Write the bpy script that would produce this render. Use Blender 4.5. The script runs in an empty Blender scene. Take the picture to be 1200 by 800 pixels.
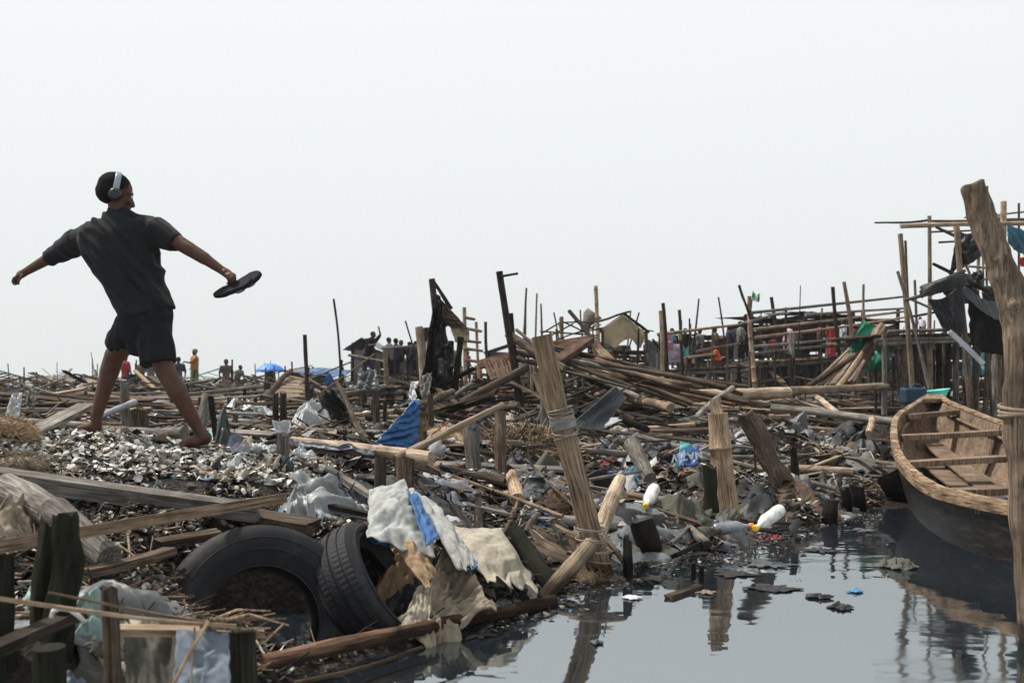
import bpy, bmesh, math, random
import numpy as np
from mathutils import Vector, Matrix, noise, Quaternion
R = random.Random(7)
sc = bpy.context.scene
COL = sc.collection
F = 1167.0      # focal length in photo pixels
H = 1.10        # eye height above the water
rad = math.radians

def P(px, py, d):
    """photo pixel + distance -> world point"""
    return Vector(((px-600)*d/F, d, H-(py-440)*d/F))

# ------------------------------------------------------------------ materials
MATS = {}
def nt(name):
    m = bpy.data.materials.new(name); m.use_nodes = True
    t = m.node_tree; t.nodes.clear()
    out = t.nodes.new('ShaderNodeOutputMaterial'); b = t.nodes.new('ShaderNodeBsdfPrincipled')
    t.links.new(b.outputs[0], out.inputs[0])
    MATS[name] = m
    return m, t, b
def node(t, typ, **kw):
    n = t.nodes.new(typ)
    for k, v in kw.items():
        if k in n.inputs.keys(): n.inputs[k].default_value = v
        else: setattr(n, k, v)
    return n
def ramp(t, fac, stops):
    r = t.nodes.new('ShaderNodeValToRGB'); e = r.color_ramp.elements
    while len(e) < len(stops): e.new(0.5)
    for i, (p, c) in enumerate(stops):
        e[i].position = p; e[i].color = (*c, 1)
    t.links.new(fac, r.inputs[0]); return r
def mixc(t, fac, a, b, mode='MIX'):
    m = t.nodes.new('ShaderNodeMix'); m.data_type = 'RGBA'; m.blend_type = mode
    for sock, v in ((m.inputs[0], fac), (m.inputs[6], a), (m.inputs[7], b)):
        if hasattr(v, 'is_linked') or hasattr(v, 'links'): t.links.new(v, sock)
        elif isinstance(v, (int, float)): sock.default_value = v
        else: sock.default_value = (*v, 1)
    return m.outputs[2]
def bump(t, b, h, strength=0.4, dist=0.01):
    n = t.nodes.new('ShaderNodeBump'); n.inputs['Strength'].default_value = strength
    n.inputs['Distance'].default_value = dist
    t.links.new(h, n.inputs['Height']); t.links.new(n.outputs[0], b.inputs['Normal'])

def wood(name, dark, mid, light, rough=0.85, grain=(48, 48, 2.4), moss=None, vary=0.35, cracks=0.65, tide=True):
    m, t, b = nt(name)
    tc = node(t, 'ShaderNodeTexCoord'); oi = node(t, 'ShaderNodeObjectInfo')
    off = node(t, 'ShaderNodeVectorMath', operation='MULTIPLY_ADD')
    t.links.new(oi.outputs['Random'], off.inputs[0]); off.inputs[1].default_value = (37, 19, 53)
    t.links.new(tc.outputs['Object'], off.inputs[2])
    mp = node(t, 'ShaderNodeMapping'); mp.inputs['Scale'].default_value = grain
    t.links.new(off.outputs[0], mp.inputs[0])
    n1 = node(t, 'ShaderNodeTexNoise', Scale=2.2, Detail=8.0, Roughness=0.65); t.links.new(mp.outputs[0], n1.inputs[0])
    n2 = node(t, 'ShaderNodeTexNoise', Scale=5.0, Detail=6.0, Roughness=0.6); t.links.new(off.outputs[0], n2.inputs[0])
    r = ramp(t, n1.outputs[0], [(0.30, dark), (0.5, mid), (0.72, light)])
    r2 = ramp(t, n2.outputs[0], [(0.35, (0.35, 0.33, 0.31)), (0.6, (1, 1, 1))])
    c = mixc(t, 0.75, r.outputs[0], r2.outputs[0], 'MULTIPLY')
    # dark lengthwise cracks
    mp2 = node(t, 'ShaderNodeMapping'); mp2.inputs['Scale'].default_value = (grain[0]*1.6, grain[1]*1.6, grain[2]*0.7)
    t.links.new(off.outputs[0], mp2.inputs[0])
    n3 = node(t, 'ShaderNodeTexNoise', Scale=1.6, Detail=3.0); t.links.new(mp2.outputs[0], n3.inputs[0])
    ck = ramp(t, n3.outputs[0], [(0.36, (0.12, 0.11, 0.1)), (0.42, (1, 1, 1))])
    c = mixc(t, cracks, c, ck.outputs[0], 'MULTIPLY')
    hv = node(t, 'ShaderNodeHueSaturation')
    mr = node(t, 'ShaderNodeMapRange'); t.links.new(oi.outputs['Random'], mr.inputs[0])
    mr.inputs[3].default_value = 1-vary; mr.inputs[4].default_value = 1+vary
    t.links.new(mr.outputs[0], hv.inputs['Value']); t.links.new(c, hv.inputs['Color'])
    c = hv.outputs[0]
    if moss:
        n4 = node(t, 'ShaderNodeTexNoise', Scale=9.0, Detail=5.0); t.links.new(off.outputs[0], n4.inputs[0])
        k = ramp(t, n4.outputs[0], [(0.5, (0, 0, 0)), (0.62, (1, 1, 1))])
        c = mixc(t, k.outputs[0], c, moss)
    # tide line: soaked wood just above the water, uneven edge
    geo = node(t, 'ShaderNodeNewGeometry'); sp = node(t, 'ShaderNodeSeparateXYZ'); t.links.new(geo.outputs['Position'], sp.inputs[0])
    na = node(t, 'ShaderNodeMath', operation='MULTIPLY_ADD'); t.links.new(n2.outputs[0], na.inputs[0]); na.inputs[1].default_value = -.16; t.links.new(sp.outputs[2], na.inputs[2])
    td = node(t, 'ShaderNodeMapRange'); t.links.new(na.outputs[0], td.inputs[0]); td.inputs[1].default_value = -.01; td.inputs[2].default_value = .035
    td.inputs[3].default_value = 0; td.inputs[4].default_value = 1
    wetc = mixc(t, 1.0, c, (.16, .15, .13), 'MULTIPLY')
    if tide: c = mixc(t, td.outputs[0], wetc, c)
    t.links.new(c, b.inputs['Base Color']); b.inputs['Roughness'].default_value = rough
    b.inputs['Specular IOR Level'].default_value = 0.12
    bump(t, b, n1.outputs[0], 0.8, 0.012)
    return m
wood('wood_brown', (.022, .016, .012), (.095, .070, .051), (.23, .175, .13))
wood('wood_red', (.03, .016, .011), (.135, .078, .05), (.27, .175, .12))
wood('wood_grey', (.04, .036, .032), (.17, .155, .14), (.40, .37, .335))
wood('wood_pale', (.10, .07, .045), (.34, .265, .19), (.55, .45, .345), grain=(40, 40, 2), cracks=0.5)
wood('wood_tan', (.075, .052, .036), (.30, .215, .145), (.52, .40, .285), cracks=0.6)
wood('wood_dark', (.010, .008, .007), (.035, .028, .023), (.085, .07, .058))
wood('wood_wet', (.006, .006, .005), (.022, .019, .016), (.05, .043, .036), rough=0.4)
wood('wood_moss', (.005, .006, .004), (.018, .018, .011), (.04, .04, .022), rough=0.7, moss=(.010, .015, .005))
wood('driftwood', (.06, .042, .03), (.16, .12, .088), (.33, .255, .19), grain=(34, 34, 1.4), vary=0.02, cracks=0.6)
wood('boat_wood', (.045, .031, .022), (.19, .135, .095), (.42, .325, .24), vary=0.12, cracks=0.5)
wood('boat_rim', (.05, .034, .022), (.24, .165, .105), (.46, .345, .235), grain=(5, 3, 60), vary=0.05, cracks=0.7)
wood('boat_tar', (.003, .003, .003), (.010, .0095, .009), (.045, .040, .035), rough=0.45, grain=(4, 3, 18), vary=0.05, tide=False)
wood('bark', (.045, .028, .018), (.15, .10, .065), (.27, .195, .13), grain=(7, 7, 16), cracks=0.7)

def cloth_mat(name, col, rough=0.7, sheen=0.0, dirt=0.6, col2=None, spec=0.25, transl=0.0, dscale=3.0):
    m, t, b = nt(name)
    tc = node(t, 'ShaderNodeTexCoord'); geo = node(t, 'ShaderNodeNewGeometry')
    n1 = node(t, 'ShaderNodeTexNoise', Scale=dscale, Detail=8.0, Roughness=0.65); t.links.new(geo.outputs['Position'], n1.inputs[0])
    n2 = node(t, 'ShaderNodeTexNoise', Scale=45.0, Detail=4.0); t.links.new(geo.outputs['Position'], n2.inputs[0])
    k = ramp(t, n1.outputs[0], [(0.42, (0, 0, 0)), (0.68, (1, 1, 1))])
    dcol = tuple(c*0.28+0.018*w for c, w in zip(col, (1.2, 1, .8)))
    base = mixc(t, k.outputs[0], col, col2 or dcol)
    mm = node(t, 'ShaderNodeMath', operation='MULTIPLY'); mm.inputs[1].default_value = dirt
    t.links.new(k.outputs[0], mm.inputs[0])
    base = mixc(t, mm.outputs[0], col, col2 or dcol)
    r2 = ramp(t, n2.outputs[0], [(0.35, (0.72, .70, .68)), (0.6, (1, 1, 1))])
    base = mixc(t, 0.8, base, r2.outputs[0], 'MULTIPLY')
    t.links.new(base, b.inputs['Base Color']); b.inputs['Roughness'].default_value = rough
    b.inputs['Specular IOR Level'].default_value = spec
    bump(t, b, n2.outputs[0], 0.35, 0.006)
    return m
CL = dict(
 tarp_black=((.013, .014, .016), .5), tarp_grey=((.13, .145, .155), .42), tarp_slate=((.06, .07, .078), .4),
 tarp_blue=((.02, .10, .27), .4), tarp_navy=((.018, .03, .055), .42), tarp_sky=((.08, .27, .46), .45),
 plastic_white=((.52, .55, .57), .38), sack_white=((.46, .48, .47), .6), canvas_beige=((.34, .31, .25), .85),
 canvas_khaki=((.24, .20, .15), .9), canvas_tan=((.36, .25, .15), .9), cloth_grey=((.17, .165, .155), .9),
 cloth_olive=((.085, .085, .07), .85), cloth_brown=((.10, .07, .05), .9), cloth_teal=((.30, .44, .42), .7),
 cloth_mint=((.22, .48, .40), .6), net_green=((.01, .22, .13), .6), cloth_red=((.35, .02, .025), .8),
 cloth_pink=((.50, .30, .36), .8), cloth_lilac=((.42, .36, .45), .8), cloth_blueshade=((.03, .12, .18), .7),
 hut_cloth=((.36, .30, .19), .85), cloth_aqua=((.10, .38, .42), .6), cloth_maroon=((.16, .02, .03), .85),
 cloth_orange=((.60, .10, .02), .8), cloth_black=((.012, .012, .013), .9), cloth_navy=((.02, .025, .05), .9),
 cloth_yellow=((.50, .33, .03), .8), sheet_pale=((.33, .34, .37), .6))
for k, (c, r) in CL.items(): cloth_mat(k, c, r)
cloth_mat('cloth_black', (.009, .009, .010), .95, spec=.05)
cloth_mat('hut_cloth', (.40, .33, .21), .9, dirt=0.9, col2=(.12, .13, .10), dscale=1.6)
cloth_mat('sack_white', (.34, .36, .355), .65, dirt=0.8, col2=(.20, .19, .16), dscale=7)
cloth_mat('canvas_khaki', (.26, .22, .165), .9, dirt=0.6, col2=(.10, .08, .06), dscale=7)
cloth_mat('canvas_beige', (.36, .33, .265), .85, dirt=0.6, col2=(.10, .09, .07), dscale=6)
cloth_mat('cloth_print', (.45, .22, .04), .85, dirt=1.0, col2=(.01, .01, .01), dscale=22)
cloth_mat('cloth_leaf', (.03, .12, .04), .85, dirt=1.0, col2=(.30, .24, .05), dscale=26)

cloth_mat('plastic_grey', (.24, .265, .28), .42, dirt=.85, col2=(.10, .10, .09), dscale=8, spec=.4)
cloth_mat('cloth_bluegrey', (.16, .20, .25), .7, dirt=.8)
cloth_mat('wrapper_blue', (.16, .42, .68), .35, dirt=1, col2=(.6, .62, .64), dscale=14)
cloth_mat('tarp_navyblue', (.012, .05, .18), .4, dirt=.5, col2=(.02, .16, .25), dscale=9)

def plain(name, col, rough=0.5, spec=0.5, metal=0.0, var=0.25, scale=12.0, bmp=0.2):
    m, t, b = nt(name)
    tc = node(t, 'ShaderNodeTexCoord')
    n1 = node(t, 'ShaderNodeTexNoise', Scale=scale, Detail=6.0); t.links.new(tc.outputs['Object'], n1.inputs[0])
    r = ramp(t, n1.outputs[0], [(0.3, tuple(c*(1-var) for c in col)), (0.7, tuple(min(1, c*(1+var)) for c in col))])
    t.links.new(r.outputs[0], b.inputs['Base Color']); b.inputs['Roughness'].default_value = rough
    b.inputs['Metallic'].default_value = metal; b.inputs['Specular IOR Level'].default_value = spec
    if bmp: bump(t, b, n1.outputs[0], bmp, 0.004)
    return m
plain('skin', (.062, .027, .016), .6, .3, scale=25, bmp=0.1)
plain('skin_far', (.04, .022, .015), .6, .3)
plain('hair', (.008, .007, .007), .95, .15, scale=260, bmp=0.9)
plain('phone_black', (.012, .013, .016), .35)
plain('phone_grey', (.20, .23, .26), .35)
plain('slipper_rubber', (.012, .013, .016), .85, .15, bmp=.3)
plain('slipper_strap', (.10, .11, .12), .5)
plain('rope', (.20, .155, .11), .9, .2, scale=90, bmp=.8)
plain('twine', (.22, .19, .165), .5, .5)
plain('bottle_white', (.58, .60, .57), .35, .5, var=.3, scale=30)
plain('bottle_grey', (.16, .18, .20), .15, .7)
plain('cap_yellow', (.75, .48, .02), .4)
plain('cap_orange', (.70, .16, .02), .4)
plain('jerry_blue', (.012, .035, .06), .6, .2)
plain('basin_teal', (.06, .50, .40), .4)
plain('flag_green', (.01, .25, .10), .8)
plain('flag_white', (.75, .78, .76), .8)
plain('umbrella_blue', (.02, .16, .55), .55)
plain('metal_rod', (.05, .05, .05), .5, metal=.7)
plain('label_white', (.70, .72, .72), .5)
plain('wrap_yellow', (.62, .45, .03), .4)
plain('wrap_pink', (.60, .05, .30), .4)
plain('hose', (.55, .53, .48), .5)
plain('brickred', (.22, .09, .05), .9, scale=6)
m, t, b = nt('shirt')
tc = node(t, 'ShaderNodeTexCoord')
n1 = node(t, 'ShaderNodeTexNoise', Scale=9.0, Detail=5.0); t.links.new(tc.outputs['Object'], n1.inputs[0])
wv = node(t, 'ShaderNodeTexNoise', Scale=420.0, Detail=2.0); t.links.new(tc.outputs['Object'], wv.inputs[0])
r = ramp(t, n1.outputs[0], [(0.3, (.0055, .0062, .0078)), (0.7, (.010, .0112, .014))])
t.links.new(r.outputs[0], b.inputs['Base Color']); b.inputs['Roughness'].default_value = .92
b.inputs['Specular IOR Level'].default_value = .25
b.inputs['Sheen Weight'].default_value = .04
bump(t, b, wv.outputs[0], .3, .002)
plain('shorts', (.008, .009, .012), .9, .2)

# tyre rubber: dusty
m, t, b = nt('tyre_rubber')
tc = node(t, 'ShaderNodeTexCoord')
n1 = node(t, 'ShaderNodeTexNoise', Scale=4.5, Detail=12.0, Roughness=.78); t.links.new(tc.outputs['Object'], n1.inputs[0])
r = ramp(t, n1.outputs[0], [(0.35, (.005, .0055, .007)), (0.52, (.012, .013, .016)), (.62, (.028, .026, .024)), (.76, (.13, .105, .08))])
t.links.new(r.outputs[0], b.inputs['Base Color']); b.inputs['Roughness'].default_value = .7; b.inputs['Specular IOR Level'].default_value = .25
bump(t, b, n1.outputs[0], .25, .004)

# coloured stuff: colour per piece in an attribute
def attr_mat(name, rough, bmp=.3, var=.5, scale=60, spec=.12):
    m, t, b = nt(name)
    a = node(t, 'ShaderNodeAttribute'); a.attribute_name = 'col'
    geo = node(t, 'ShaderNodeNewGeometry')
    n1 = node(t, 'ShaderNodeTexNoise', Scale=scale, Detail=5.0); t.links.new(geo.outputs['Position'], n1.inputs[0])
    r = ramp(t, n1.outputs[0], [(0.35, (1-var,)*3), (0.62, (1, 1, 1))])
    c = mixc(t, 1.0, a.outputs['Color'], r.outputs[0], 'MULTIPLY')
    t.links.new(c, b.inputs['Base Color']); b.inputs['Roughness'].default_value = rough
    b.inputs['Specular IOR Level'].default_value = spec
    bump(t, b, n1.outputs[0], bmp, .004)
attr_mat('litter', .6)
attr_mat('shell', .85, spec=.1)
attr_mat('twigs', .8)

# muddy ground
m, t, b = nt('mud')
geo = node(t, 'ShaderNodeNewGeometry')
n1 = node(t, 'ShaderNodeTexNoise', Scale=2.2, Detail=10.0, Roughness=.7); t.links.new(geo.outputs['Position'], n1.inputs[0])
n2 = node(t, 'ShaderNodeTexNoise', Scale=30.0, Detail=8.0, Roughness=.7); t.links.new(geo.outputs['Position'], n2.inputs[0])
n3 = node(t, 'ShaderNodeTexVoronoi', Scale=42.0); t.links.new(geo.outputs['Position'], n3.inputs[0])
r1 = ramp(t, n1.outputs[0], [(0.3, (.012, .009, .007)), (0.5, (.035, .026, .019)), (.7, (.085, .066, .05))])
r2 = ramp(t, n2.outputs[0], [(0.38, (.25, .25, .25)), (0.6, (1, 1, 1)), (.72, (2.2, 2.1, 1.9))])
c = mixc(t, 1.0, r1.outputs[0], r2.outputs[0], 'MULTIPLY')
t.links.new(c, b.inputs['Base Color'])
rr = ramp(t, n1.outputs[0], [(0.35, (.35,)*3), (0.6, (.9,)*3)]); t.links.new(rr.outputs[0], b.inputs['Roughness']); b.inputs['Specular IOR Level'].default_value = .2
ad = node(t, 'ShaderNodeMath', operation='ADD'); t.links.new(n2.outputs[0], ad.inputs[0]); t.links.new(n3.outputs[0], ad.inputs[1])
bump(t, b, ad.outputs[0], 1.0, .03)

# dark water
m, t, b = nt('water')
geo = node(t, 'ShaderNodeNewGeometry')
mp = node(t, 'ShaderNodeMapping'); mp.inputs['Scale'].default_value = (.5, .8, 1); t.links.new(geo.outputs['Position'], mp.inputs[0])
n1 = node(t, 'ShaderNodeTexNoise', Scale=1.6, Detail=3.0, Roughness=.5); t.links.new(mp.outputs[0], n1.inputs[0])
n2 = node(t, 'ShaderNodeTexNoise', Scale=7.0, Detail=2.0); t.links.new(mp.outputs[0], n2.inputs[0])
ad = node(t, 'ShaderNodeMath', operation='MULTIPLY_ADD'); t.links.new(n2.outputs[0], ad.inputs[0]); ad.inputs[1].default_value = .22
t.links.new(n1.outputs[0], ad.inputs[2])
b.inputs['Base Color'].default_value = (.010, .014, .018, 1); b.inputs['Roughness'].default_value = .03
b.inputs['IOR'].default_value = 5.2; b.inputs['Specular Tint'].default_value = (.93, .975, 1, 1)
n4 = node(t, 'ShaderNodeTexNoise', Scale=.9, Detail=6.0, Roughness=.6); t.links.new(geo.outputs['Position'], n4.inputs[0])
rr = ramp(t, n4.outputs[0], [(0.45, (.02,)*3), (0.7, (.10,)*3)]); t.links.new(rr.outputs[0], b.inputs['Roughness'])
bump(t, b, ad.outputs[0], .06, .12)

# ------------------------------------------------------------------ mesh builder
class MB:
    def __init__(s): s.v = []; s.f = []; s.m = []; s.sm = []; s.c = []
    def add(s, vs, fs, mi=0, smooth=False, col=None):
        o = len(s.v); s.v.extend(vs)
        for f in fs: s.f.append(tuple(i+o for i in f)); s.m.append(mi); s.sm.append(smooth)
        if col is not None: s.c.extend([col]*len(vs))
    def tube(s, pts, radii, n=10, mi=0, rough=0.0, seed=0, cap=True, flat=1.0, col=None, smooth=True, jag=0.0, up=None):
        pts = [Vector(p) for p in pts]; vs = []; fs = []
        rr = random.Random(seed); ph = rr.random()*50
        t0 = (pts[1]-pts[0]).normalized()
        a = Vector(up) if up else (Vector((1, 0, 0)) if abs(t0.x) < .9 else Vector((0, 1, 0)))
        u = t0.cross(a).normalized()
        for i, p in enumerate(pts):
            t1 = (pts[min(i+1, len(pts)-1)]-pts[max(i-1, 0)]).normalized()
            u = (u-t1*u.dot(t1)).normalized(); w = t1.cross(u)
            for k in range(n):
                th = 2*math.pi*k/n
                r = radii[i]
                if rough: r *= 1+rough*noise.noise(Vector((math.cos(th)*1.3+ph, math.sin(th)*1.3, i*.45+ph)))*2
                q = p+u*(math.cos(th)*r)+w*(math.sin(th)*r*flat)
                if jag and (i == 0 or i == len(pts)-1): q += t1*(rr.uniform(-1, 1)*jag)
                vs.append(q)
        for i in range(len(pts)-1):
            for k in range(n):
                fs.append((i*n+k, i*n+(k+1) % n, (i+1)*n+(k+1) % n, (i+1)*n+k))
        s.add(vs, fs, mi, smooth, col)
        if cap:
            s.add([Vector(x) for x in vs[:n]], [tuple(range(n-1, -1, -1))], mi, False, col)
            s.add([Vector(x) for x in vs[-n:]], [tuple(range(n))], mi, False, col)
    def box(s, mat, sx, sy, sz, mi=0, col=None, jit=0.0, rr=R):
        vs = []
        for x in (-.5, .5):
            for y in (-.5, .5):
                for z in (-.5, .5):
                    j = Vector((rr.uniform(-jit, jit), rr.uniform(-jit, jit), rr.uniform(-jit, jit))) if jit else Vector((0, 0, 0))
                    vs.append(mat @ (Vector((x*sx, y*sy, z*sz))+j))
        s.add(vs, [(0, 1, 3, 2), (4, 6, 7, 5), (0, 4, 5, 1), (2, 3, 7, 6), (0, 2, 6, 4), (1, 5, 7, 3)], mi, False, col)
    def bar(s, p0, p1, w, t, mi=0, up=(0, 0, 1), segs=1, warp=0.0, seed=0, col=None, chip=0.0, w1=None):
        """rectangular plank from p0 to p1, width w, thickness t"""
        p0 = Vector(p0); p1 = Vector(p1); ax = (p1-p0).normalized(); up = Vector(up)
        side = ax.cross(up)
        if side.length < 1e-3: side = ax.cross(Vector((1, 0, 0)))
        side.normalize(); nn = side.cross(ax).normalized(); L = (p1-p0).length
        rr = random.Random(seed); vs = []; fs = []; w1 = w if w1 is None else w1
        a1, a2, tw = rr.uniform(-1, 1)*warp, rr.uniform(-1, 1)*warp, rr.uniform(-1, 1)*warp*3
        for i in range(segs+1):
            k = i/segs; c = p0+ax*(L*k)+nn*(math.sin(k*3.14)*a1)+side*(math.sin(k*3.14)*a2)
            q = Quaternion(ax, tw*k); ww = (w+(w1-w)*k)
            for (a, b_) in ((-1, -1), (1, -1), (1, 1), (-1, 1)):
                e = 1+(rr.uniform(-chip, chip) if chip else 0)
                pnt = c+(q @ (side*(a*ww/2*e)+nn*(b_*t/2)))
                if chip and i in (0, segs): pnt += ax*rr.uniform(-1, 1)*w*.35
                vs.append(pnt)
        for i in range(segs):
            for k in range(4):
                fs.append((i*4+k, i*4+(k+1) % 4, i*4+4+(k+1) % 4, i*4+4+k))
        fs.append((3, 2, 1, 0)); o = segs*4; fs.append((o, o+1, o+2, o+3))
        s.add(vs, fs, mi, False, col)
    def mesh(s, name, mats):
        me = bpy.data.meshes.new(name)
        me.from_pydata([tuple(x) for x in s.v], [], s.f)
        for k in mats: me.materials.append(MATS[k])
        me.polygons.foreach_set('material_index', s.m)
        me.polygons.foreach_set('use_smooth', s.sm)
        if s.c:
            at = me.attributes.new('col', 'FLOAT_COLOR', 'POINT')
            at.data.foreach_set('color', [x for c in s.c for x in (*c, 1)])
        me.update(); return me
    def build(s, name, mats, parent=None, loc=None, recenter=True):
        """link as one object; vertices were given in world space (or parent's space)"""
        if isinstance(mats, str): mats = [mats]
        o0 = Vector((0, 0, 0))
        if parent is None and recenter and s.v:
            zs = min(x[2] for x in s.v)
            cx = sum(x[0] for x in s.v)/len(s.v); cy = sum(x[1] for x in s.v)/len(s.v)
            o0 = Vector((cx, cy, zs)); s.v = [Vector(x)-o0 for x in s.v]
        elif parent is not None:
            s.v = [Vector(x)-parent.location for x in s.v]
        o = bpy.data.objects.new(name, s.mesh(name, mats)); COL.objects.link(o)
        o.location = o0
        if parent is not None: o.parent = parent
        return o
def tag(o, label=None, cat=None, group=None, kind=None):
    if label: o['label'] = label
    if cat: o['category'] = cat
    if group: o['group'] = group
    if kind: o['kind'] = kind
    return o
def empty(name, loc, label, cat, group=None):
    o = bpy.data.objects.new(name, None); COL.objects.link(o); o.location = loc
    o.empty_display_size = .1
    return tag(o, label, cat, group)
def frame_to(o, p0, p1, roll=0):
    """object whose local z runs from p0 to p1"""
    p0 = Vector(p0); p1 = Vector(p1); z = (p1-p0).normalized()
    q = z.to_track_quat('Z', 'Y') @ Quaternion((0, 0, 1), roll)
    o.rotation_mode = 'QUATERNION'; o.rotation_quaternion = q; o.location = p0

# ------------------------------------------------------------------ terrain
CP = []
def g(px, py, d): p = P(px, py, d); CP.append((p.x, p.y, p.z))
for a in [(0, 512, 5.4), (-150, 512, 5.6), (105, 514, 6.2), (112, 515, 6.0), (90, 514, 6.2), (230, 534, 5.9), (240, 534, 6.1), (220, 534, 5.8), (300, 540, 5.8), (100, 525, 5.6), (200, 535, 5.6), (100, 548, 5.2), (190, 556, 5.3), (60, 545, 5.3), (250, 566, 5.25),
          (0, 560, 4.7), (60, 572, 4.8), (150, 592, 4.7), (250, 600, 4.8), (300, 560, 5.4),
          (200, 612, 4.4), (100, 610, 4.2), (0, 625, 3.6), (-150, 620, 3.6), (150, 655, 3.7), (100, 700, 3.2), (180, 725, 3.15), (200, 700, 3.4), (0, 745, 2.75), (-150, 745, 2.8),
          (250, 740, 3.15), (440, 650, 4.75), (250, 745, 3.45), (320, 750, 3.8), (380, 745, 3.95),
          (430, 620, 4.7), (380, 605, 4.9), (430, 690, 4.2), (480, 700, 4.3), (500, 610, 5.3), (500, 560, 6.3), (600, 600, 5.9), (600, 560, 6.9), (560, 660, 4.95), (620, 655, 5.3),
          (700, 600, 6.5), (760, 610, 6.5), (840, 615, 6.6), (800, 540, 8.3), (900, 560, 8.0), (950, 590, 7.5), (1000, 560, 8.7), (900, 510, 10.5), (1020, 520, 10), (1040, 485, 12.3),
          (700, 510, 9.5), (600, 510, 9), (400, 510, 8), (300, 505, 8.5), (200, 490, 9), (60, 485, 9), (500, 520, 7.8), (400, 545, 6.3)]: g(*a)
SHORE = [(-200, 800, 2.45), (0, 800, 2.45), (150, 800, 2.6), (260, 790, 3.1), (320, 781, 3.65), (400, 765, 3.95), (500, 742, 4.25), (600, 720, 4.6), (650, 700, 4.94), (700, 676, 5.44), (760, 654, 6.0), (850, 656, 5.95), (930, 630, 6.76), (1000, 606, 7.73), (1050, 599, 8.1)]
shore_w = []
for (px, py, d) in SHORE:
    x = (px-600)*d/F; shore_w.append((x, d)); CP.append((x, d, 0.0)); CP.append((x*.94+.03, d-.45, -.22))
    CP.append((x*.8, d-1.2, -.5))
for a in [(3.15, 8.6, 0), (3.35, 9.3, .05), (3.75, 10.2, .1), (4.1, 11, .2), (4.6, 13, .3), (5.2, 14.3, .2), (7, 14.6, .1), (9, 15, .1), (3.9, 9, -.3), (3.6, 7.5, -.45), (4.6, 11, -.2), (5, 12, -.3), (6, 10, -.5), (3.2, 6, -.6), (8, 13, -.4), (6.5, 12.8, -.4),
          (5.5, 17, .58), (8, 17, .58), (12, 17, .55), (3, 14, .58), (2, 17, .6), (4.2, 15, .5)]: CP.append(a)
for _x, _y, _z in ((-1.1, 4.45, 0), (-.95, 4.45, 0), (-1.02, 4.1, -.12), (-1.2, 4.15, -.05), (-.85, 4.15, -.1), (-1.05, 4.3, -.02), (-1.0, 4.75, .34), (-1.3, 4.6, .36), (-.7, 4.7, .3), (-.75, 4.3, .0)): CP.append((_x, _y, _z))
for d in (13, 17, 22, 30, 42, 58):
    for k in (-.62, -.45, -.3, -.15, 0, .15):
        CP.append((k*d, d, .60 if d < 40 else .62))
    if d > 16:
        for k in (.3, .5, .65): CP.append((k*d, d, .6))
for k in range(-3, 4): CP.append((k*30, 95, .5)); CP.append((k*1.5, -1, -.6)); CP.append((k*1.5, .9, -.6))
CPA = np.array(CP)
def terrain_np(X, Y):
    X = np.asarray(X, float); Y = np.asarray(Y, float)
    out = np.empty(X.shape).ravel(); xs = X.ravel(); ys = Y.ravel()
    for i in range(0, len(xs), 20000):
        x = xs[i:i+20000, None]; y = ys[i:i+20000, None]
        sc_ = .35+.05*np.abs(y)      # softening grows with distance
        d2 = (x-CPA[None, :, 0])**2+(y-CPA[None, :, 1])**2
        w = 1/(d2+(sc_*.35)**2)**2
        out[i:i+20000] = (w*CPA[None, :, 2]).sum(1)/w.sum(1)-.42*np.exp(-(((xs[i:i+20000]+1.06)/.34)**2+((ys[i:i+20000]-4.42)/.27)**2)**1.5)
    return out.reshape(X.shape)
def hn(x, y):
    n = noise.noise(Vector((x*1.1, y*1.1, 0)))*.06+noise.noise(Vector((x*3.1, y*3.1, 5)))*.03
    if y > 7: n += (noise.noise(Vector((x*.9, y*.7, 9)))*.10+noise.noise(Vector((x*2.2, y*1.6, 3)))*.06)*min(1, (y-7)/4)
    return n
def zt(x, y):
    b_ = float(terrain_np([x], [y])[0])
    return b_+hn(x, y)*min(1, max(0, (b_+.02)*6))
def zt_many(xy):
    a = np.array(xy); b_ = terrain_np(a[:, 0], a[:, 1])
    return [float(z)+hn(p[0], p[1])*min(1, max(0, (z+.02)*6)) for z, p in zip(b_, xy)]
def make_ground():
    rows = []; d = .8
    while d < 105:
        rows.append(d); d *= 1.0125 if d < 20 else 1.03
    nc = 300; mb = MB()
    ks = [(-1+2*j/(nc-1)) for j in range(nc)]
    ks = [.78*(k*.75+k**3*.25) for k in ks]
    xy = [(k*(d+1.2), d) for d in rows for k in ks]
    zs = zt_many(xy)
    mb.v = [Vector((x, y, z)) for (x, y), z in zip(xy, zs)]
    fs = []
    for i in range(len(rows)-1):
        for j in range(nc-1):
            a = i*nc+j; fs.append((a, a+1, a+nc+1, a+nc))
    mb.f = fs; mb.m = [0]*len(fs); mb.sm = [True]*len(fs)
    o = mb.build('ground', 'mud', recenter=False)
    tag(o, 'dark muddy bank under the debris', kind='structure')
make_ground()
w = MB(); S = 1800
w.add([Vector((-S, -60, 0)), Vector((S, -60, 0)), Vector((S, S, 0)), Vector((-S, S, 0))], [(0, 1, 2, 3)])
tag(w.build('water', 'water', recenter=False), 'dark still water', kind='structure')
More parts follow.
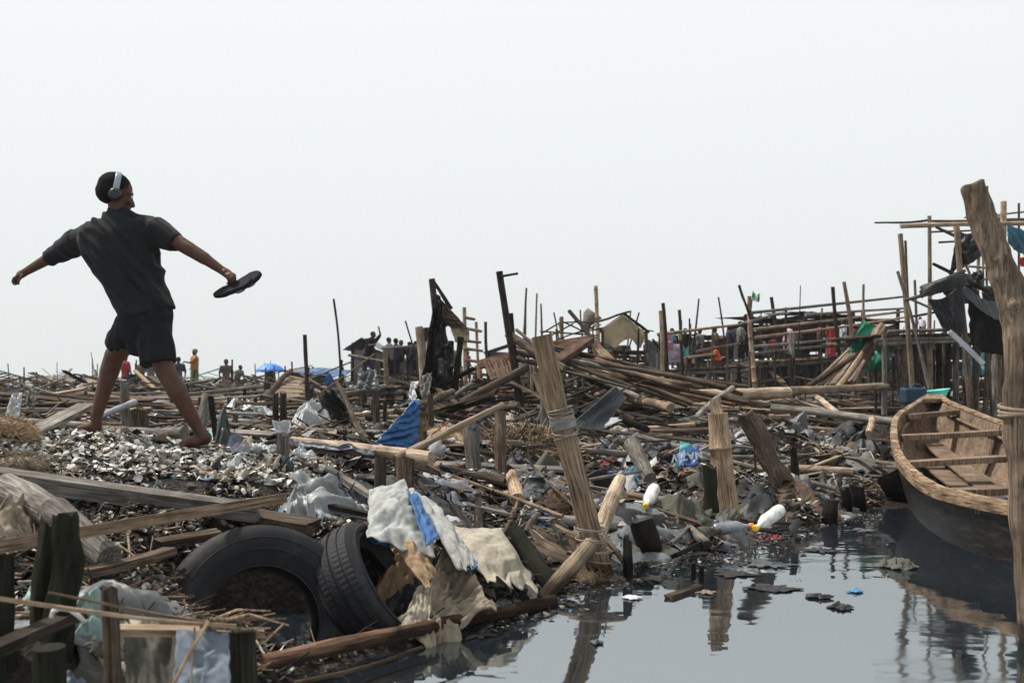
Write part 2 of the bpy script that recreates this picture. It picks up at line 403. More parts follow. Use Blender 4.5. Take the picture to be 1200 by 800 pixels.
# ------------------------------------------------------------------ bodies
def cap_mesh(bm_v, bm_f, p0, r0, p1, r1, n=14):
    """closed tapered capsule"""
    p0 = Vector(p0); p1 = Vector(p1); ax = p1-p0; L = ax.length
    q = ax.normalized().to_track_quat('Z', 'Y') if L > 1e-6 else Quaternion()
    rings = []
    for k in range(5): a = math.pi/2*(1-k/5); rings.append((-math.sin(a)*r0, math.cos(a)*r0))
    for k in range(6): a = math.pi/2*k/5; rings.append((L+math.sin(a)*r1, max(math.cos(a)*r1, 0)))
    rings = rings[1:-1]
    o = len(bm_v)
    for z, r in rings:
        for k in range(n): th = 2*math.pi*k/n; bm_v.append(p0+q @ Vector((math.cos(th)*r, math.sin(th)*r, z)))
    m_ = len(rings)
    for i in range(m_-1):
        for k in range(n): bm_f.append((o+i*n+k, o+i*n+(k+1) % n, o+(i+1)*n+(k+1) % n, o+(i+1)*n+k))
    bm_f.append(tuple(o+k for k in range(n-1, -1, -1))); bm_f.append(tuple(o+(m_-1)*n+k for k in range(n)))
def ell_mesh(vs, fs, c, rx, ry, rz, q=None, n=18, m_=12):
    q = q or Quaternion(); c = Vector(c); o = len(vs)
    for i in range(1, m_):
        a = math.pi*i/m_
        for k in range(n):
            th = 2*math.pi*k/n
            vs.append(c+q @ Vector((rx*math.sin(a)*math.cos(th), ry*math.sin(a)*math.sin(th), rz*math.cos(a))))
    for i in range(m_-2):
        for k in range(n): fs.append((o+i*n+(k+1) % n, o+i*n+k, o+(i+1)*n+k, o+(i+1)*n+(k+1) % n))
    fs.append(tuple(o+k for k in range(n))); fs.append(tuple(o+(m_-2)*n+k for k in range(n-1, -1, -1)))
def loft_mesh(vs, fs, rings, n=28, sup=2.4):
    """rings: (center, halfwidth x, halfdepth y, tilt z per x)"""
    o = len(vs)
    for (c, rx, ry, tl) in rings:
        for k in range(n):
            th = 2*math.pi*k/n; cx, sy = math.cos(th), math.sin(th)
            x = math.copysign(abs(cx)**(2/sup), cx)*rx; y = math.copysign(abs(sy)**(2/sup), sy)*ry
            vs.append(Vector(c)+Vector((x, y, tl*x)))
    for i in range(len(rings)-1):
        for k in range(n): fs.append((o+i*n+k, o+i*n+(k+1) % n, o+(i+1)*n+(k+1) % n, o+(i+1)*n+k))
    fs.append(tuple(o+k for k in range(n-1, -1, -1))); fs.append(tuple(o+(len(rings)-1)*n+k for k in range(n)))
def remesh(name, vs, fs, voxel, smooth=6, mat='skin', parent=None, disp=None):
    me = bpy.data.meshes.new('tmp'); me.from_pydata([tuple(v) for v in vs], [], fs); me.update()
    bm = bmesh.new(); bm.from_mesh(me); bmesh.ops.recalc_face_normals(bm, faces=bm.faces[:]); bm.to_mesh(me); bm.free()
    o = bpy.data.objects.new('tmp', me); COL.objects.link(o)
    rm = o.modifiers.new('r', 'REMESH'); rm.mode = 'VOXEL'; rm.voxel_size = voxel
    if smooth:
        s = o.modifiers.new('s', 'SMOOTH'); s.iterations = smooth; s.factor = .5
    dg = bpy.context.evaluated_depsgraph_get()
    m2 = bpy.data.meshes.new_from_object(o.evaluated_get(dg)); m2.name = name
    bpy.data.objects.remove(o); bpy.data.meshes.remove(me)
    if disp:
        nv = [v.normal.copy() for v in m2.vertices]
        for v, nn in zip(m2.vertices, nv): v.co = v.co+nn*disp(v.co, nn)
    if parent is not None:
        for v in m2.vertices: v.co = v.co-parent.location
    m2.materials.clear(); m2.materials.append(MATS[mat])
    m2.polygons.foreach_set('use_smooth', [True]*len(m2.polygons)); m2.update()
    o = bpy.data.objects.new(name, m2); COL.objects.link(o)
    if parent is not None: o.parent = parent
    return o

def hero():
    D = 6.0
    J = lambda px, py, dd=0.0: P(px, py, D+dd)
    base = J(170, 515, .05)
    root = empty('person', base, 'barefoot man in black t-shirt and shorts striding over the shell mound with arms spread', 'person')
    vs, fs = [], []
    C = lambda a, ra, b, rb: cap_mesh(vs, fs, J(*a), ra, J(*b), rb)
    # trunk
    C((171, 374, 0), .100, (160, 335, 0), .095); C((160, 335, 0), .105, (146, 290, 0), .12)
    C((116, 273, .03), .07, (168, 268, -.02), .07); C((146, 290, 0), .115, (141, 262, .0), .07)
    C((141, 262, 0), .058, (137, 240, 0), .053)
    # left arm and open relaxed hand
    C((103, 275, .05), .052, (62, 300, .12), .040); C((62, 300, .12), .041, (31, 318, .22), .025)
    C((31, 318, .22), .025, (24, 322, .24), .026); C((26, 320, .24), .021, (21, 325, .255), .017)
    C((24, 322, .22), .019, (19, 326, .235), .015)
    for (a, b, c) in [((21, 323, .225), (15.5, 326, .22), (14, 331, .215)), ((21, 324, .24), (16, 328, .24), (15.5, 333.5, .235)),
                      ((21.5, 325.5, .255), (17.5, 330, .26), (18, 334, .255)), ((22.5, 326, .27), (20, 330, .275), (21, 333, .27))]:
        C(a, .0085, b, .0075); C(b, .0075, c, .0062)
    C((26, 323, .20), .0095, (22, 329, .19), .008); C((22, 329, .19), .008, (22, 333, .19), .0065)
    # right arm reaching out, hand closed on the slippers
    C((178, 265, -.05), .052, (222, 292, -.10), .043); C((222, 292, -.10), .045, (240, 303, -.11), .038); C((240, 303, -.11), .038, (259, 316, -.12), .026)
    C((259, 316, -.12), .026, (267, 321, -.12), .028); C((264, 319, -.135), .022, (271, 323, -.135), .019)
    for (a, b, c, e) in [((269, 319, -.14), (275, 322, -.15), (276, 328, -.145), (273, 330, -.11)), ((269, 321, -.155), (273.5, 324.5, -.165), (274.5, 330, -.155), (271, 331, -.12)),
                         ((267, 322, -.16), (271, 327, -.17), (271.5, 331.5, -.155), (268.5, 332, -.12)), ((265, 322, -.155), (268, 328, -.165), (268, 332, -.15), (266, 332, -.12))]:
        C(a, .010, b, .009); C(b, .009, c, .008); C(c, .008, e, .0068)
    C((264, 322, -.10), .011, (268, 328, -.085), .009); C((268, 328, -.085), .009, (272, 331, -.09), .0075)
    # legs: far leg trailing left, near leg planted
    C((160, 386, .04), .080, (134, 417, .24), .062); C((134, 417, .24), .064, (128, 436, .24), .060); C((128, 436, .24), .060, (113, 487, .20), .036)
    C((113, 487, .20), .036, (113, 500, .20), .034)
    C((111, 499, .20), .036, (97, 503, .25), .029); C((97, 503, .25), .033, (86, 505, .28), .026)
    for k in range(5): C((88-k*.3, 504.5+k*.15, .25+.018*k), .014-.0012*k, (78+k*.9, 507, .27+.012*k), .012-.001*k)
    C((176, 386, -.03), .074, (195, 437, -.07), .059); C((195, 437, -.07), .059, (208, 459, -.08), .060); C((208, 459, -.08), .060, (233, 503, -.05), .036)
    C((233, 503, -.05), .038, (240, 513, -.05), .042); C((240, 514, -.05), .040, (224, 518, -.06), .034); C((228, 518, -.06), .038, (216, 520.5, -.04), .030)
    for k in range(5): C((219, 521.2, -.075+.02*k), .013-.001*k, (212+k*.8, 523, -.085+.021*k), .011-.001*k)
    # head, turned over the right shoulder
    fd = Vector((.86, .42, -.28)).normalized()
    up = Vector((.22, 0, 1)); up = (up-fd*up.dot(fd)).normalized(); sd = up.cross(fd)
    M = Matrix((fd, sd, up)).transposed(); q = M.to_quaternion()
    hc = J(136, 225, 0)
    L = lambda x, y, z: hc+M @ Vector((x, y, z))
    ell_mesh(vs, fs, L(-.008, 0, .018), .098, .076, .088, q)
    ell_mesh(vs, fs, L(.042, 0, -.045), .056, .056, .078, q)
    ell_mesh(vs, fs, L(.062, 0, -.098), .028, .028, .022, q)            # chin
    cap_mesh(vs, fs, L(.088, 0, -.002), .009, L(.113, 0, -.045), .014)      # nose
    for s in (-1, 1):
        ell_mesh(vs, fs, L(.103, s*.014, -.047), .010, .009, .008, q)   # nostrils
        ell_mesh(vs, fs, L(.076, s*.036, -.030), .022, .022, .018, q)   # cheekbones
        cap_mesh(vs, fs, L(.090, s*.012, .018), .010, L(.076, s*.046, .016), .010)   # brows
        ell_mesh(vs, fs, L(.079, s*.032, -.001), .014, .016, .010, q)   # eyelids
        ell_mesh(vs, fs, L(-.005, s*.075, -.02), .018, .010, .032, q)   # ears
    cap_mesh(vs, fs, L(.098, -.018, -.070), .010, L(.098, .018, -.070), .010); cap_mesh(vs, fs, L(.094, -.016, -.084), .010, L(.094, .016, -.084), .010)
    b = remesh('body', vs, fs, .0055, 3, 'skin', root)
    # eyes
    for s in (-1, 1):
        v, f = [], []; ell_mesh(v, f, L(.084, s*.032, -.001), .0115, .0125, .0085, q, 14, 8)
        e = MB(); e.add(v, f, 0, True); e.build('eye', 'label_white', root)
        v, f = [], []; ell_mesh(v, f, L(.0935, s*.033, -.001), .004, .0058, .0058, q, 12, 8)
        e = MB(); e.add(v, f, 0, True); e.build('pupil', 'phone_black', root)
    # short hair
    v, f = [], []
    ell_mesh(v, f, L(-.017, 0, .027), .096, .078, .086, q, 40, 30); ell_mesh(v, f, L(-.040, 0, -.01), .074, .076, .075, q, 40, 30)
    remesh('hair', v, f, .005, 2, 'hair', root, disp=lambda c, n_: .0035*noise.noise(c*150)+.001)
    # t-shirt
    v, f = [], []
    def ring(y, x0, x1, ry, dd=0, tl=0): return (J((x0+x1)/2, y, dd), (x1-x0)/2*D/F, ry, tl)
    loft_mesh(v, f, [ring(368, 141, 204.5, .135, 0, .27), ring(358, 137, 202, .14, 0, .16), ring(340, 124, 196.5, .142), ring(320, 109, 191, .142), ring(300, 98, 186, .14),
                     ring(284, 92, 187, .132), ring(270, 93, 187, .118), ring(260, 103, 184, .098), ring(253, 116, 170, .078), ring(248, 126, 157, .064), ring(245, 128, 152, .058)])
    cap_mesh(v, f, J(102, 279, .04), .088, J(80, 290, .09), .074)
    def cone(a, ra, b_, rb, n=20):
        a = J(*a); b_ = J(*b_); qq = (b_-a).normalized().to_track_quat('Z', 'Y'); o = len(v)
        for p_, r_ in ((a, ra), (a.lerp(b_, .5), (ra+rb)/2), (b_, rb)):
            for k in range(n): th = 2*math.pi*k/n; v.append(p_+qq @ Vector((math.cos(th)*r_, math.sin(th)*r_, 0)))
        for i in range(2):
            for k in range(n): f.append((o+i*n+k, o+i*n+(k+1) % n, o+(i+1)*n+(k+1) % n, o+(i+1)*n+k))
        f.append(tuple(o+k for k in range(n-1, -1, -1))); f.append(tuple(o+2*n+k for k in range(n)))
    cone((92, 283, .06), .086, (56.5, 303, .13), .055)
    cap_mesh(v, f, J(176, 268, -.03), .088, J(186, 273, -.05), .080)
    cone((180, 269, -.04), .086, (206, 285, -.085), .062)
    pull = Vector((.72, 0, -.69))
    def wr(c, n_):
        u = c.x*.70-c.z*.71; w_ = c.x*.71+c.z*.70     # folds run down to the right
        f1 = noise.noise(Vector((u*3.0+noise.noise(c*5)*.9, w_*17, c.y*6)))
        f2 = noise.noise(Vector((u*5, w_*34, c.y*9+4)))
        low = max(0, min(1, (c.z-1.42)/.4))
        f3 = noise.noise(Vector((c.x*5, c.z*20, c.y*7)))*(1-low)
        k_ = .35 if c.x < -2.58 else 1
        return k_*(-abs(f1)*.050+.010+f2*.012-max(0, .22-abs(f1))*.02)*(.5+.5*low)+k_*f3*.016
    remesh('t_shirt', v, f, .0065, 4, 'shirt', root, disp=wr)
    # shorts
    v, f = [], []
    loft_mesh(v, f, [ring(398, 134, 200, .115, .03, 0), ring(385, 136, 201, .128, .01), ring(370, 141, 202, .132), ring(358, 146, 200, .125)])
    cone((155, 382, .03), .108, (136.5, 405, .20), .073); cone((180, 384, -.02), .106, (184.5, 426.5, -.06), .104)
    cone((165, 384, 0), .11, (163, 415, .04), .062)
    def wr2(c, n_): return noise.noise(Vector((c.x*22, c.y*22, c.z*4)))*.012+noise.noise(c*9)*.008
    remesh('shorts', v, f, .007, 4, 'shorts', root, disp=wr2)
    # headphones
    hp = empty('headphones', L(0, 0, 0), 'grey and black over-ear headphones on the head of the man in the black t-shirt', 'headphones')
    mb = MB(); pts = []; rr = []
    for k in range(21):
        a = math.pi*(k/20)
        pts.append(L(-.006-.012*math.sin(a), math.cos(a)*.094, -.012+math.sin(a)*.128)); rr.append(.016)
    mb.tube(pts, [.0055]*21, 12, flat=3.2, up=fd); mb.build('headband', 'phone_grey', hp)
    for s in (-1, 1):
        mb = MB(); a = L(-.004, s*.076, -.022); b_ = L(-.004, s*.112, -.024); c_ = L(-.004, s*.118, -.024)
        mb.tube([a, a.lerp(b_, .15), b_, c_], [.028, .038, .036, .024], 24, up=up); mb.build('ear_cup', 'phone_black', hp)
    # slippers held in the right hand
    def slipper(label, c, ax, nrm, name='slipper', sc_=1.0):
        r_ = empty(name, c, label, 'slipper', None)
        X = ax.normalized(); Z = (nrm-X*nrm.dot(X)).normalized(); Y = Z.cross(X)
        mb = MB(); n = 40; o1 = []
        for k in range(n):
            th = 2*math.pi*k/n; x = math.cos(th)*.132*sc_
            wdt = (.050+.010*(x/.13))*sc_-(.007 if -.05 < x < .05 else 0)
            o1.append((x, math.sin(th)*wdt))
        vs_ = []
        for (h, s_) in ((-.016, .93), (-.010, 1), (.008, 1), (.014, .96)):
            for (x, y) in o1: vs_.append(c+X*x*s_+Y*y*s_+Z*(h+.08*x*x*4*.2))
        fs_ = [(i*n+k, i*n+(k+1) % n, (i+1)*n+(k+1) % n, (i+1)*n+k) for i in range(3) for k in range(n)]
        mb.add(vs_, fs_, 0, True); mb.add(vs_[:n], [tuple(range(n-1, -1, -1))]); mb.add(vs_[-n:], [tuple(range(n))])
        mb.build('sole', 'slipper_rubber', r_)
        mb = MB(); pts = []
        for k in range(11):
            a = math.pi*k/10; pts.append(c+X*(.035)+Y*math.cos(a)*.046-Z*(.006+math.sin(a)*.028))
        mb.tube(pts, [.024]*11, 10, flat=.15, up=Z); mb.build('strap', 'slipper_strap', r_)
    ax = (J(299, 327, -.12)-J(256, 345, -.12)).normalized()
    slipper('black slipper gripped in the hand, its sole facing out', J(273, 337.5, -.155), ax, Vector((.12, -.60, .75)), sc_=.93)
    slipper('black slipper tucked behind the other in the hand, its tip showing', J(285, 331.5, -.075), (J(300, 322)-J(262, 343)).normalized(), Vector((.12, -.60, .72)), sc_=.93)
hero()

# ------------------------------------------------------------------ small distant people
def small_person(px, pyf, d, hpx, pose, top, bottom, label, seed=0, hat=None, load=None):
    """hpx = height in photo pixels of a standing version"""
    base = P(px, pyf, d); s = hpx*d/F/1.7
    rr = random.Random(seed)
    r_ = empty('person', base, label, 'person')
    rot = Matrix.Rotation(rr.uniform(-.9, .9)+(pose.get('turn', 0)), 3, 'Z')
    T = lambda x, y, z: base+rot @ Vector((x*s, y*s, z*s))
    vs, fs = [], []; cv, cf = [], []; bv, bf = [], []
    lean = pose.get('lean', .0); sit = pose.get('sit', False)
    hz = .45 if sit else .92
    hip = (0, 0, hz); 
    cx = math.sin(lean)*.5; cz = hz+math.cos(lean)*.48
    hx = math.sin(lean*1.05)*.72; hz2 = hz+math.cos(lean*1.05)*.72
    A = lambda a, ra, b, rb: cap_mesh(vs, fs, T(*a), ra*s, T(*b), rb*s, 10)
    A((0, 0, hz), .12, (cx, 0, cz), .13); A((cx, 0, cz), .06, (hx*.9, 0, hz2-.10), .05)
    ell_mesh(vs, fs, T(hx, 0, hz2), .095*s, .08*s, .12*s, None, 12, 9)
    for k in (-1, 1):
        if sit:
            A((0, k*.09, hz), .085, (.40, k*.13, hz+.03), .06); A((.40, k*.13, hz+.03), .055, (.42, k*.13, .06), .035); A((.42, k*.13, .04), .035, (.56, k*.14, .03), .028)
        else:
            st = pose.get('stride', .08)*k
            A((0, k*.09, hz), .09, (st*.6+.02, k*.10, .5), .06); A((st*.6+.02, k*.10, .5), .055, (st, k*.11, .06), .035); A((st, k*.11, .04), .035, (st+.15, k*.12, .03), .028)
        ar = pose.get('arm', 'down') if k == 1 else pose.get('arm2', 'down')
        sh = (cx, k*.19, cz+.03)
        if ar == 'down': e = (cx+.02, k*.27, cz-.26); h = (cx+.15, k*.25, cz-.46)
        elif ar == 'up': e = (cx+.1, k*.30, cz+.22); h = (cx+.1, k*.22, cz+.5)
        elif ar == 'fwd': e = (cx+.20, k*.24, cz-.16); h = (cx+.42, k*.15, cz-.12)
        elif ar == 'out': e = (cx+.02, k*.42, cz-.1); h = (cx+.08, k*.62, cz-.02)
        else: e = (cx+.05, k*.36, cz-.22); h = (cx+.12, k*.13, cz-.38)
        A(sh, .055, e, .042); A(e, .042, h, .028); A(h, .03, (h[0]+.06, h[1], h[2]-.05), .022)
        cap_mesh(cv, cf, T(*sh), .075*s, T(*[sh[i]+(e[i]-sh[i])*.75 for i in range(3)]), .065*s, 10)
    remesh('body', vs, fs, .022*s, 2, 'skin_far', r_)
    cap_mesh(cv, cf, T(0, 0, hz+.05), .155*s, T(cx, 0, cz-.02), .165*s, 12); cap_mesh(cv, cf, T(cx, -.13, cz), .09*s, T(cx, .13, cz), .09*s, 10)
    remesh('shirt', cv, cf, .024*s, 2, top, r_)
    if pose.get('skirt'):
        cap_mesh(bv, bf, T(0, 0, hz), .165*s, T(.02, 0, .2), .17*s, 12)
    else:
        for k in (-1, 1):
            if sit: cap_mesh(bv, bf, T(0, k*.09, hz), .11*s, T(.40, k*.13, hz+.03), .08*s, 10)
            else: cap_mesh(bv, bf, T(0, k*.08, hz), .115*s, T(pose.get('stride', .08)*k*.7+.02, k*.10, .42), .085*s, 10)
        cap_mesh(bv, bf, T(0, -.06, hz), .12*s, T(0, .06, hz), .12*s, 10)
    remesh('skirt' if pose.get('skirt') else 'trousers', bv, bf, .024*s, 2, bottom, r_)
    if hat:
        v, f = [], []; ell_mesh(v, f, T(hx-.015, 0, hz2+.05), .115*s, .105*s, .10*s, None, 12, 9)
        remesh('headscarf' if hat != 'hair' else 'hair', v, f, .02*s, 2, hat, r_)
    else:
        v, f = [], []; ell_mesh(v, f, T(hx-.02, 0, hz2+.03), .098*s, .088*s, .10*s, None, 12, 9)
        remesh('hair', v, f, .02*s, 1, 'hair', r_)
    return T, hx, hz2, s
ST = {}; 
PEOPLE = [
 (147, 455, 36, 52, dict(sit=True, turn=1.6), 'cloth_red', 'cloth_navy', 'person in a bright red shirt sitting behind the plank pile'),
 (162, 456, 36, 48, dict(sit=True, turn=1.0, lean=.2), 'cloth_brown', 'cloth_black', 'person in dark clothes sitting beside the one in the red shirt'),
 (177, 456, 36, 48, dict(sit=True, turn=-1.2, lean=.1), 'cloth_grey', 'cloth_black', 'person in grey half hidden behind the striding man\'s legs'),
 (209, 456, 36, 50, dict(sit=True, turn=1.8), 'cloth_navy', 'cloth_black', 'person in navy sitting just left of the woman in the headscarf'),
 (228, 463, 34, 52, dict(arm='fwd', arm2='hip', skirt=True, turn=-2.2), 'cloth_print', 'cloth_leaf', 'standing woman in orange-and-black top, leaf-print skirt and yellow headscarf'),
 (265, 457, 36, 48, dict(sit=True, turn=-.9), 'cloth_brown', 'cloth_maroon', 'dark figure sitting on the debris left of the blue umbrella'),
 (277, 458, 37, 42, dict(sit=True, lean=.4, turn=-.9), 'cloth_grey', 'cloth_black', 'small figure bent forward beside the seated dark figure'),
 (317, 463, 33, 45, dict(sit=True, turn=1.7), 'cloth_black', 'cloth_black', 'person in black sitting under the blue umbrella'),
 (431, 446, 26, 58, dict(lean=.45, arm='up', arm2='fwd', turn=-.6), 'cloth_black', 'cloth_navy', 'person in black with one arm raised, left of the tan post'),
 (456, 449, 25, 52, dict(turn=.4), 'cloth_grey', 'cloth_black', 'leftmost of the standing people beside the tan post, in dark grey'),
 (464, 449, 25.5, 51, dict(turn=1.9, arm='hip'), 'cloth_navy', 'cloth_black', 'standing person in navy patterned shirt, second in the group by the tan post'),
 (470, 450, 26.5, 50, dict(turn=-1.5), 'cloth_black', 'cloth_brown', 'standing person in black, third in the group by the tan post'),
 (480, 450, 25, 48, dict(turn=1.0, arm='fwd'), 'cloth_black', 'cloth_navy', 'standing person in black beside the leaning stick, fourth in the group'),
 (487, 450, 25, 49, dict(turn=2.5), 'cloth_navy', 'cloth_black', 'standing person in navy nearest the torn black tent'),
 (557, 450, 26, 34, dict(sit=True, lean=.4), 'cloth_orange', 'cloth_maroon', 'person in orange crouching behind the torn black tent'),
 (843, 431, 24, 36, dict(sit=True, lean=.4, turn=2.2), 'cloth_orange', 'cloth_orange', 'person in an orange dress crouching on the walkway', 'cloth_brown'),
 (868, 430, 23, 52, dict(turn=.5, arm='fwd'), 'cloth_grey', 'cloth_black', 'person in dark trousers and grey shirt standing on the walkway beside the tall post'),
 (874, 430, 24.5, 60, dict(turn=1.6), 'cloth_black', 'cloth_black', 'tall person in black standing behind the tall walkway post'),
 (892, 428, 25, 50, dict(turn=1.2, arm='hip'), 'cloth_navy', 'cloth_black', 'person in navy standing right of the tall walkway post'),
 (907, 424, 23, 42, dict(sit=True, turn=1.6), 'cloth_maroon', 'cloth_black', 'person in a maroon shirt sitting on the walkway'),
 (921, 424, 23, 44, dict(turn=.4, lean=.3), 'cloth_pink', 'cloth_lilac', 'person in pale pink leaning beside the one in maroon'),
 (975, 421, 23, 42, dict(skirt=True, turn=1.4), 'cloth_red', 'cloth_red', 'person in a long bright red dress on the walkway'),
 (961, 421, 24.5, 42, dict(turn=.4), 'cloth_brown', 'cloth_black', 'person in brown standing left of the red dress'),
 (988, 420, 24, 44, dict(turn=2.4), 'plastic_white', 'cloth_grey', 'person in white standing right of the red dress'),
 (803, 430, 26, 44, dict(turn=2.0), 'cloth_black', 'cloth_aqua', 'person in a dark shirt standing under the leaning grey poles'),
 (838, 431, 24.5, 46, dict(turn=.3), 'cloth_brown', 'cloth_black', 'person in a brown shirt standing just left of the crouching person in orange'),
 (820, 431, 24, 44, dict(turn=2.9, arm='hip'), 'cloth_grey', 'cloth_navy', 'person in grey standing between the lilac cloth and the brown shirt'),
 (856, 430, 24.5, 48, dict(turn=1.1), 'cloth_navy', 'cloth_black', 'person in navy standing right of the crouching person in orange'),
 (898, 427, 24, 46, dict(turn=2.6, arm='fwd'), 'cloth_black', 'cloth_grey', 'person in black standing left of the seated maroon shirt'),
 (934, 424, 24, 40, dict(turn=.9), 'cloth_brown', 'cloth_navy', 'person in brown standing right of the pale pink one'),
 (945, 423, 24.5, 38, dict(turn=2.2), 'cloth_black', 'cloth_black', 'person in black standing alone behind the rails, left of the brown shirt'),
 (788, 432, 24, 46, dict(turn=.2), 'cloth_blueshade', 'cloth_black', 'person in teal standing by the lilac cloth'),
 (1001, 418, 24, 36, dict(turn=1.9), 'cloth_maroon', 'cloth_black', 'person in dark red standing beside the green cloth'),
 (548, 452, 27, 40, dict(turn=.4), 'cloth_maroon', 'cloth_black', 'person in dark red standing behind the ladder frame'),
 (1081, 402, 17, 34, dict(lean=.7, turn=.6), 'cloth_lilac', 'cloth_black', 'person in lilac bending on the stilt platform'),
]
for i, p_ in enumerate(PEOPLE):
    res = small_person(p_[0], p_[1], p_[2], p_[3], p_[4], p_[5], p_[6], p_[7], i*3+1, p_[8] if len(p_) > 8 else ('cloth_leaf' if 'headscarf' in p_[7] and 'standing woman' in p_[7] else None))

def umbrella():
    c = P(317, 436, 33); s = 33/F
    r_ = empty('umbrella', P(317, 450, 33), 'open bright blue umbrella over the seated person', 'umbrella')
    mb = MB(); n = 48; vs = []; fs = []
    Rr = 18.5*s; top = c+Vector((0, 0, 10*s))
    for i in range(7):
        k = i/6
        for j in range(n):
            th = 2*math.pi*j/n; sc_ = 1-.055*k*k*abs(math.sin(th*4))
            vs.append(c+Vector((math.cos(th)*Rr*k*sc_, math.sin(th)*Rr*k*sc_, 10*s*(1-k**2.1)+abs(math.sin(th*4))*k*k*1.2*s)))
    for i in range(6):
        for j in range(n): fs.append((i*n+j, i*n+(j+1) % n, (i+1)*n+(j+1) % n, (i+1)*n+j))
    mb.add(vs, fs, 0, True); o = mb.build('canopy', 'umbrella_blue', r_); o.modifiers.new('s', 'SOLIDIFY').thickness = .008
    mb = MB()
    for j in range(8):
        th = 2*math.pi*j/8; mb.tube([c+Vector((0, 0, 4*s)), c+Vector((math.cos(th)*Rr*.95, math.sin(th)*Rr*.95, .3*s))], [.006, .004], 5)
    mb.build('ribs', 'metal_rod', r_)
    mb = MB(); mb.tube([c+Vector((0, 0, 13.5*s)), c+Vector((0, 0, -14*s))], [.010, .012], 8); mb.build('shaft', 'metal_rod', r_)
umbrella()
# ------------------------------------------------------------------ logs, planks, cloths
def pole_mesh(L, r0, r1, seed, mat, n=10, segs=10, bend=.03, rough=.12, nodes=0, jag=.0, flat=1.0, knobs=0):
    mb = MB(); rr = random.Random(seed); pts = []; rs = []
    a, b_ = rr.uniform(-1, 1), rr.uniform(-1, 1); c = rr.uniform(-1, 1)
    zs = [i/segs for i in range(segs+1)]
    if nodes:
        step = nodes
        for k in range(1, int(L/step)+1):
            z = (k*step+rr.uniform(-.04, .04))/L
            if .02 < z < .98: zs += [z-.008/L, z, z+.008/L]
        zs = sorted(set(zs)); 
    nz = set()
    for z in zs:
        bx = math.sin(z*math.pi)*bend*a*L+math.sin(z*2*math.pi)*bend*.5*c*L; by = math.sin(z*math.pi)*bend*b_*L
        pts.append((bx, by, z*L)); rs.append(r0+(r1-r0)*z)
    if nodes:
        for i in range(1, len(zs)-1):
            if zs[i+1]-zs[i] < .0085/L and zs[i]-zs[i-1] < .0085/L: rs[i] *= 1.13
    mb.tube(pts, rs, n, 0, rough, seed, True, flat, None, True, jag)
    return mb.mesh('pole', [mat])
def obj_from(me, name, p0, p1, label=None, cat=None, group=None, roll=0.0):
    o = bpy.data.objects.new(name, me); COL.objects.link(o); me.name = name
    frame_to(o, p0, p1, roll)
    return tag(o, label, cat, group)
def pole(name, p0, p1, r0, r1, mat, label, cat, seed=0, group=None, **kw):
    L = (Vector(p1)-Vector(p0)).length
    return obj_from(pole_mesh(L, r0, r1, seed, mat, **kw), name, p0, p1, label, cat, group, seed*1.3)
def plank_mesh(L, w, t, seed, mat, warp=.02, chip=.06, w1=None):
    mb = MB(); mb.bar((0, 0, 0), (0, 0, L), w, t, 0, up=(0, 1, 0), segs=8, warp=warp, seed=seed, chip=chip, w1=w1)
    return mb.mesh('plank', [mat])
def plank(name, p0, p1, w, t, mat, label, cat, seed=0, group=None, roll=0.0, up=(0, 0, 1), **kw):
    """plank whose broad face looks along up"""
    p0 = Vector(p0); p1 = Vector(p1)
    me = plank_mesh((p1-p0).length, w, t, seed, mat, **kw)
    o = bpy.data.objects.new(name, me); COL.objects.link(o); me.name = name
    z = (p1-p0).normalized(); y = Vector(up); y = (y-z*y.dot(z)).normalized(); x = y.cross(z)
    o.matrix_world = Matrix.Translation(p0) @ Matrix((x, y, z)).transposed().to_4x4() @ Matrix.Rotation(roll, 4, 'Z')
    return tag(o, label, cat, group)

def tri(x): return 1-4*abs((x % 1)-.5)
_FD = {}
def fold(u, v, seed, fr=3.0, aniso=2.5, rot=0.0):
    """crumpled sheet height, -1..1: warped creases that meet in flat facets"""
    c_, s_ = math.cos(rot), math.sin(rot); a = u*c_+v*s_; b_ = -u*s_+v*c_
    if seed not in _FD:
        q = random.Random(seed*17.3+1); _FD[seed] = [(q.gauss(0, .45), q.random(), q.uniform(.8, 1.25)) for _ in range(6)]
    wx = noise.noise(Vector((a*fr*.45, b_*fr*.45/aniso+3, seed)))*.9; wy = noise.noise(Vector((a*fr*.5+9, b_*fr*.4, seed)))*.9
    t_ = 0
    for i, (an, ph, k) in enumerate(_FD[seed]):
        f_ = fr*(.30, .42, .60, .85, 1.3, 2.1)[i]*k; am = (.27, .24, .21, .18, .13, .09)[i]
        dx, dy = math.cos(an+i*.5*(.5 if aniso > 3 else 1)), math.sin(an+i*.5*(.5 if aniso > 3 else 1))/aniso
        w_ = noise.noise(Vector((a*fr*.3, b_*fr*.3, seed+i*5)))
        t_ += am*tri((a*dx+b_*dy)*f_+ph+(wx+wy)*.55)*(.55+w_*1.3)
    return t_*1.25
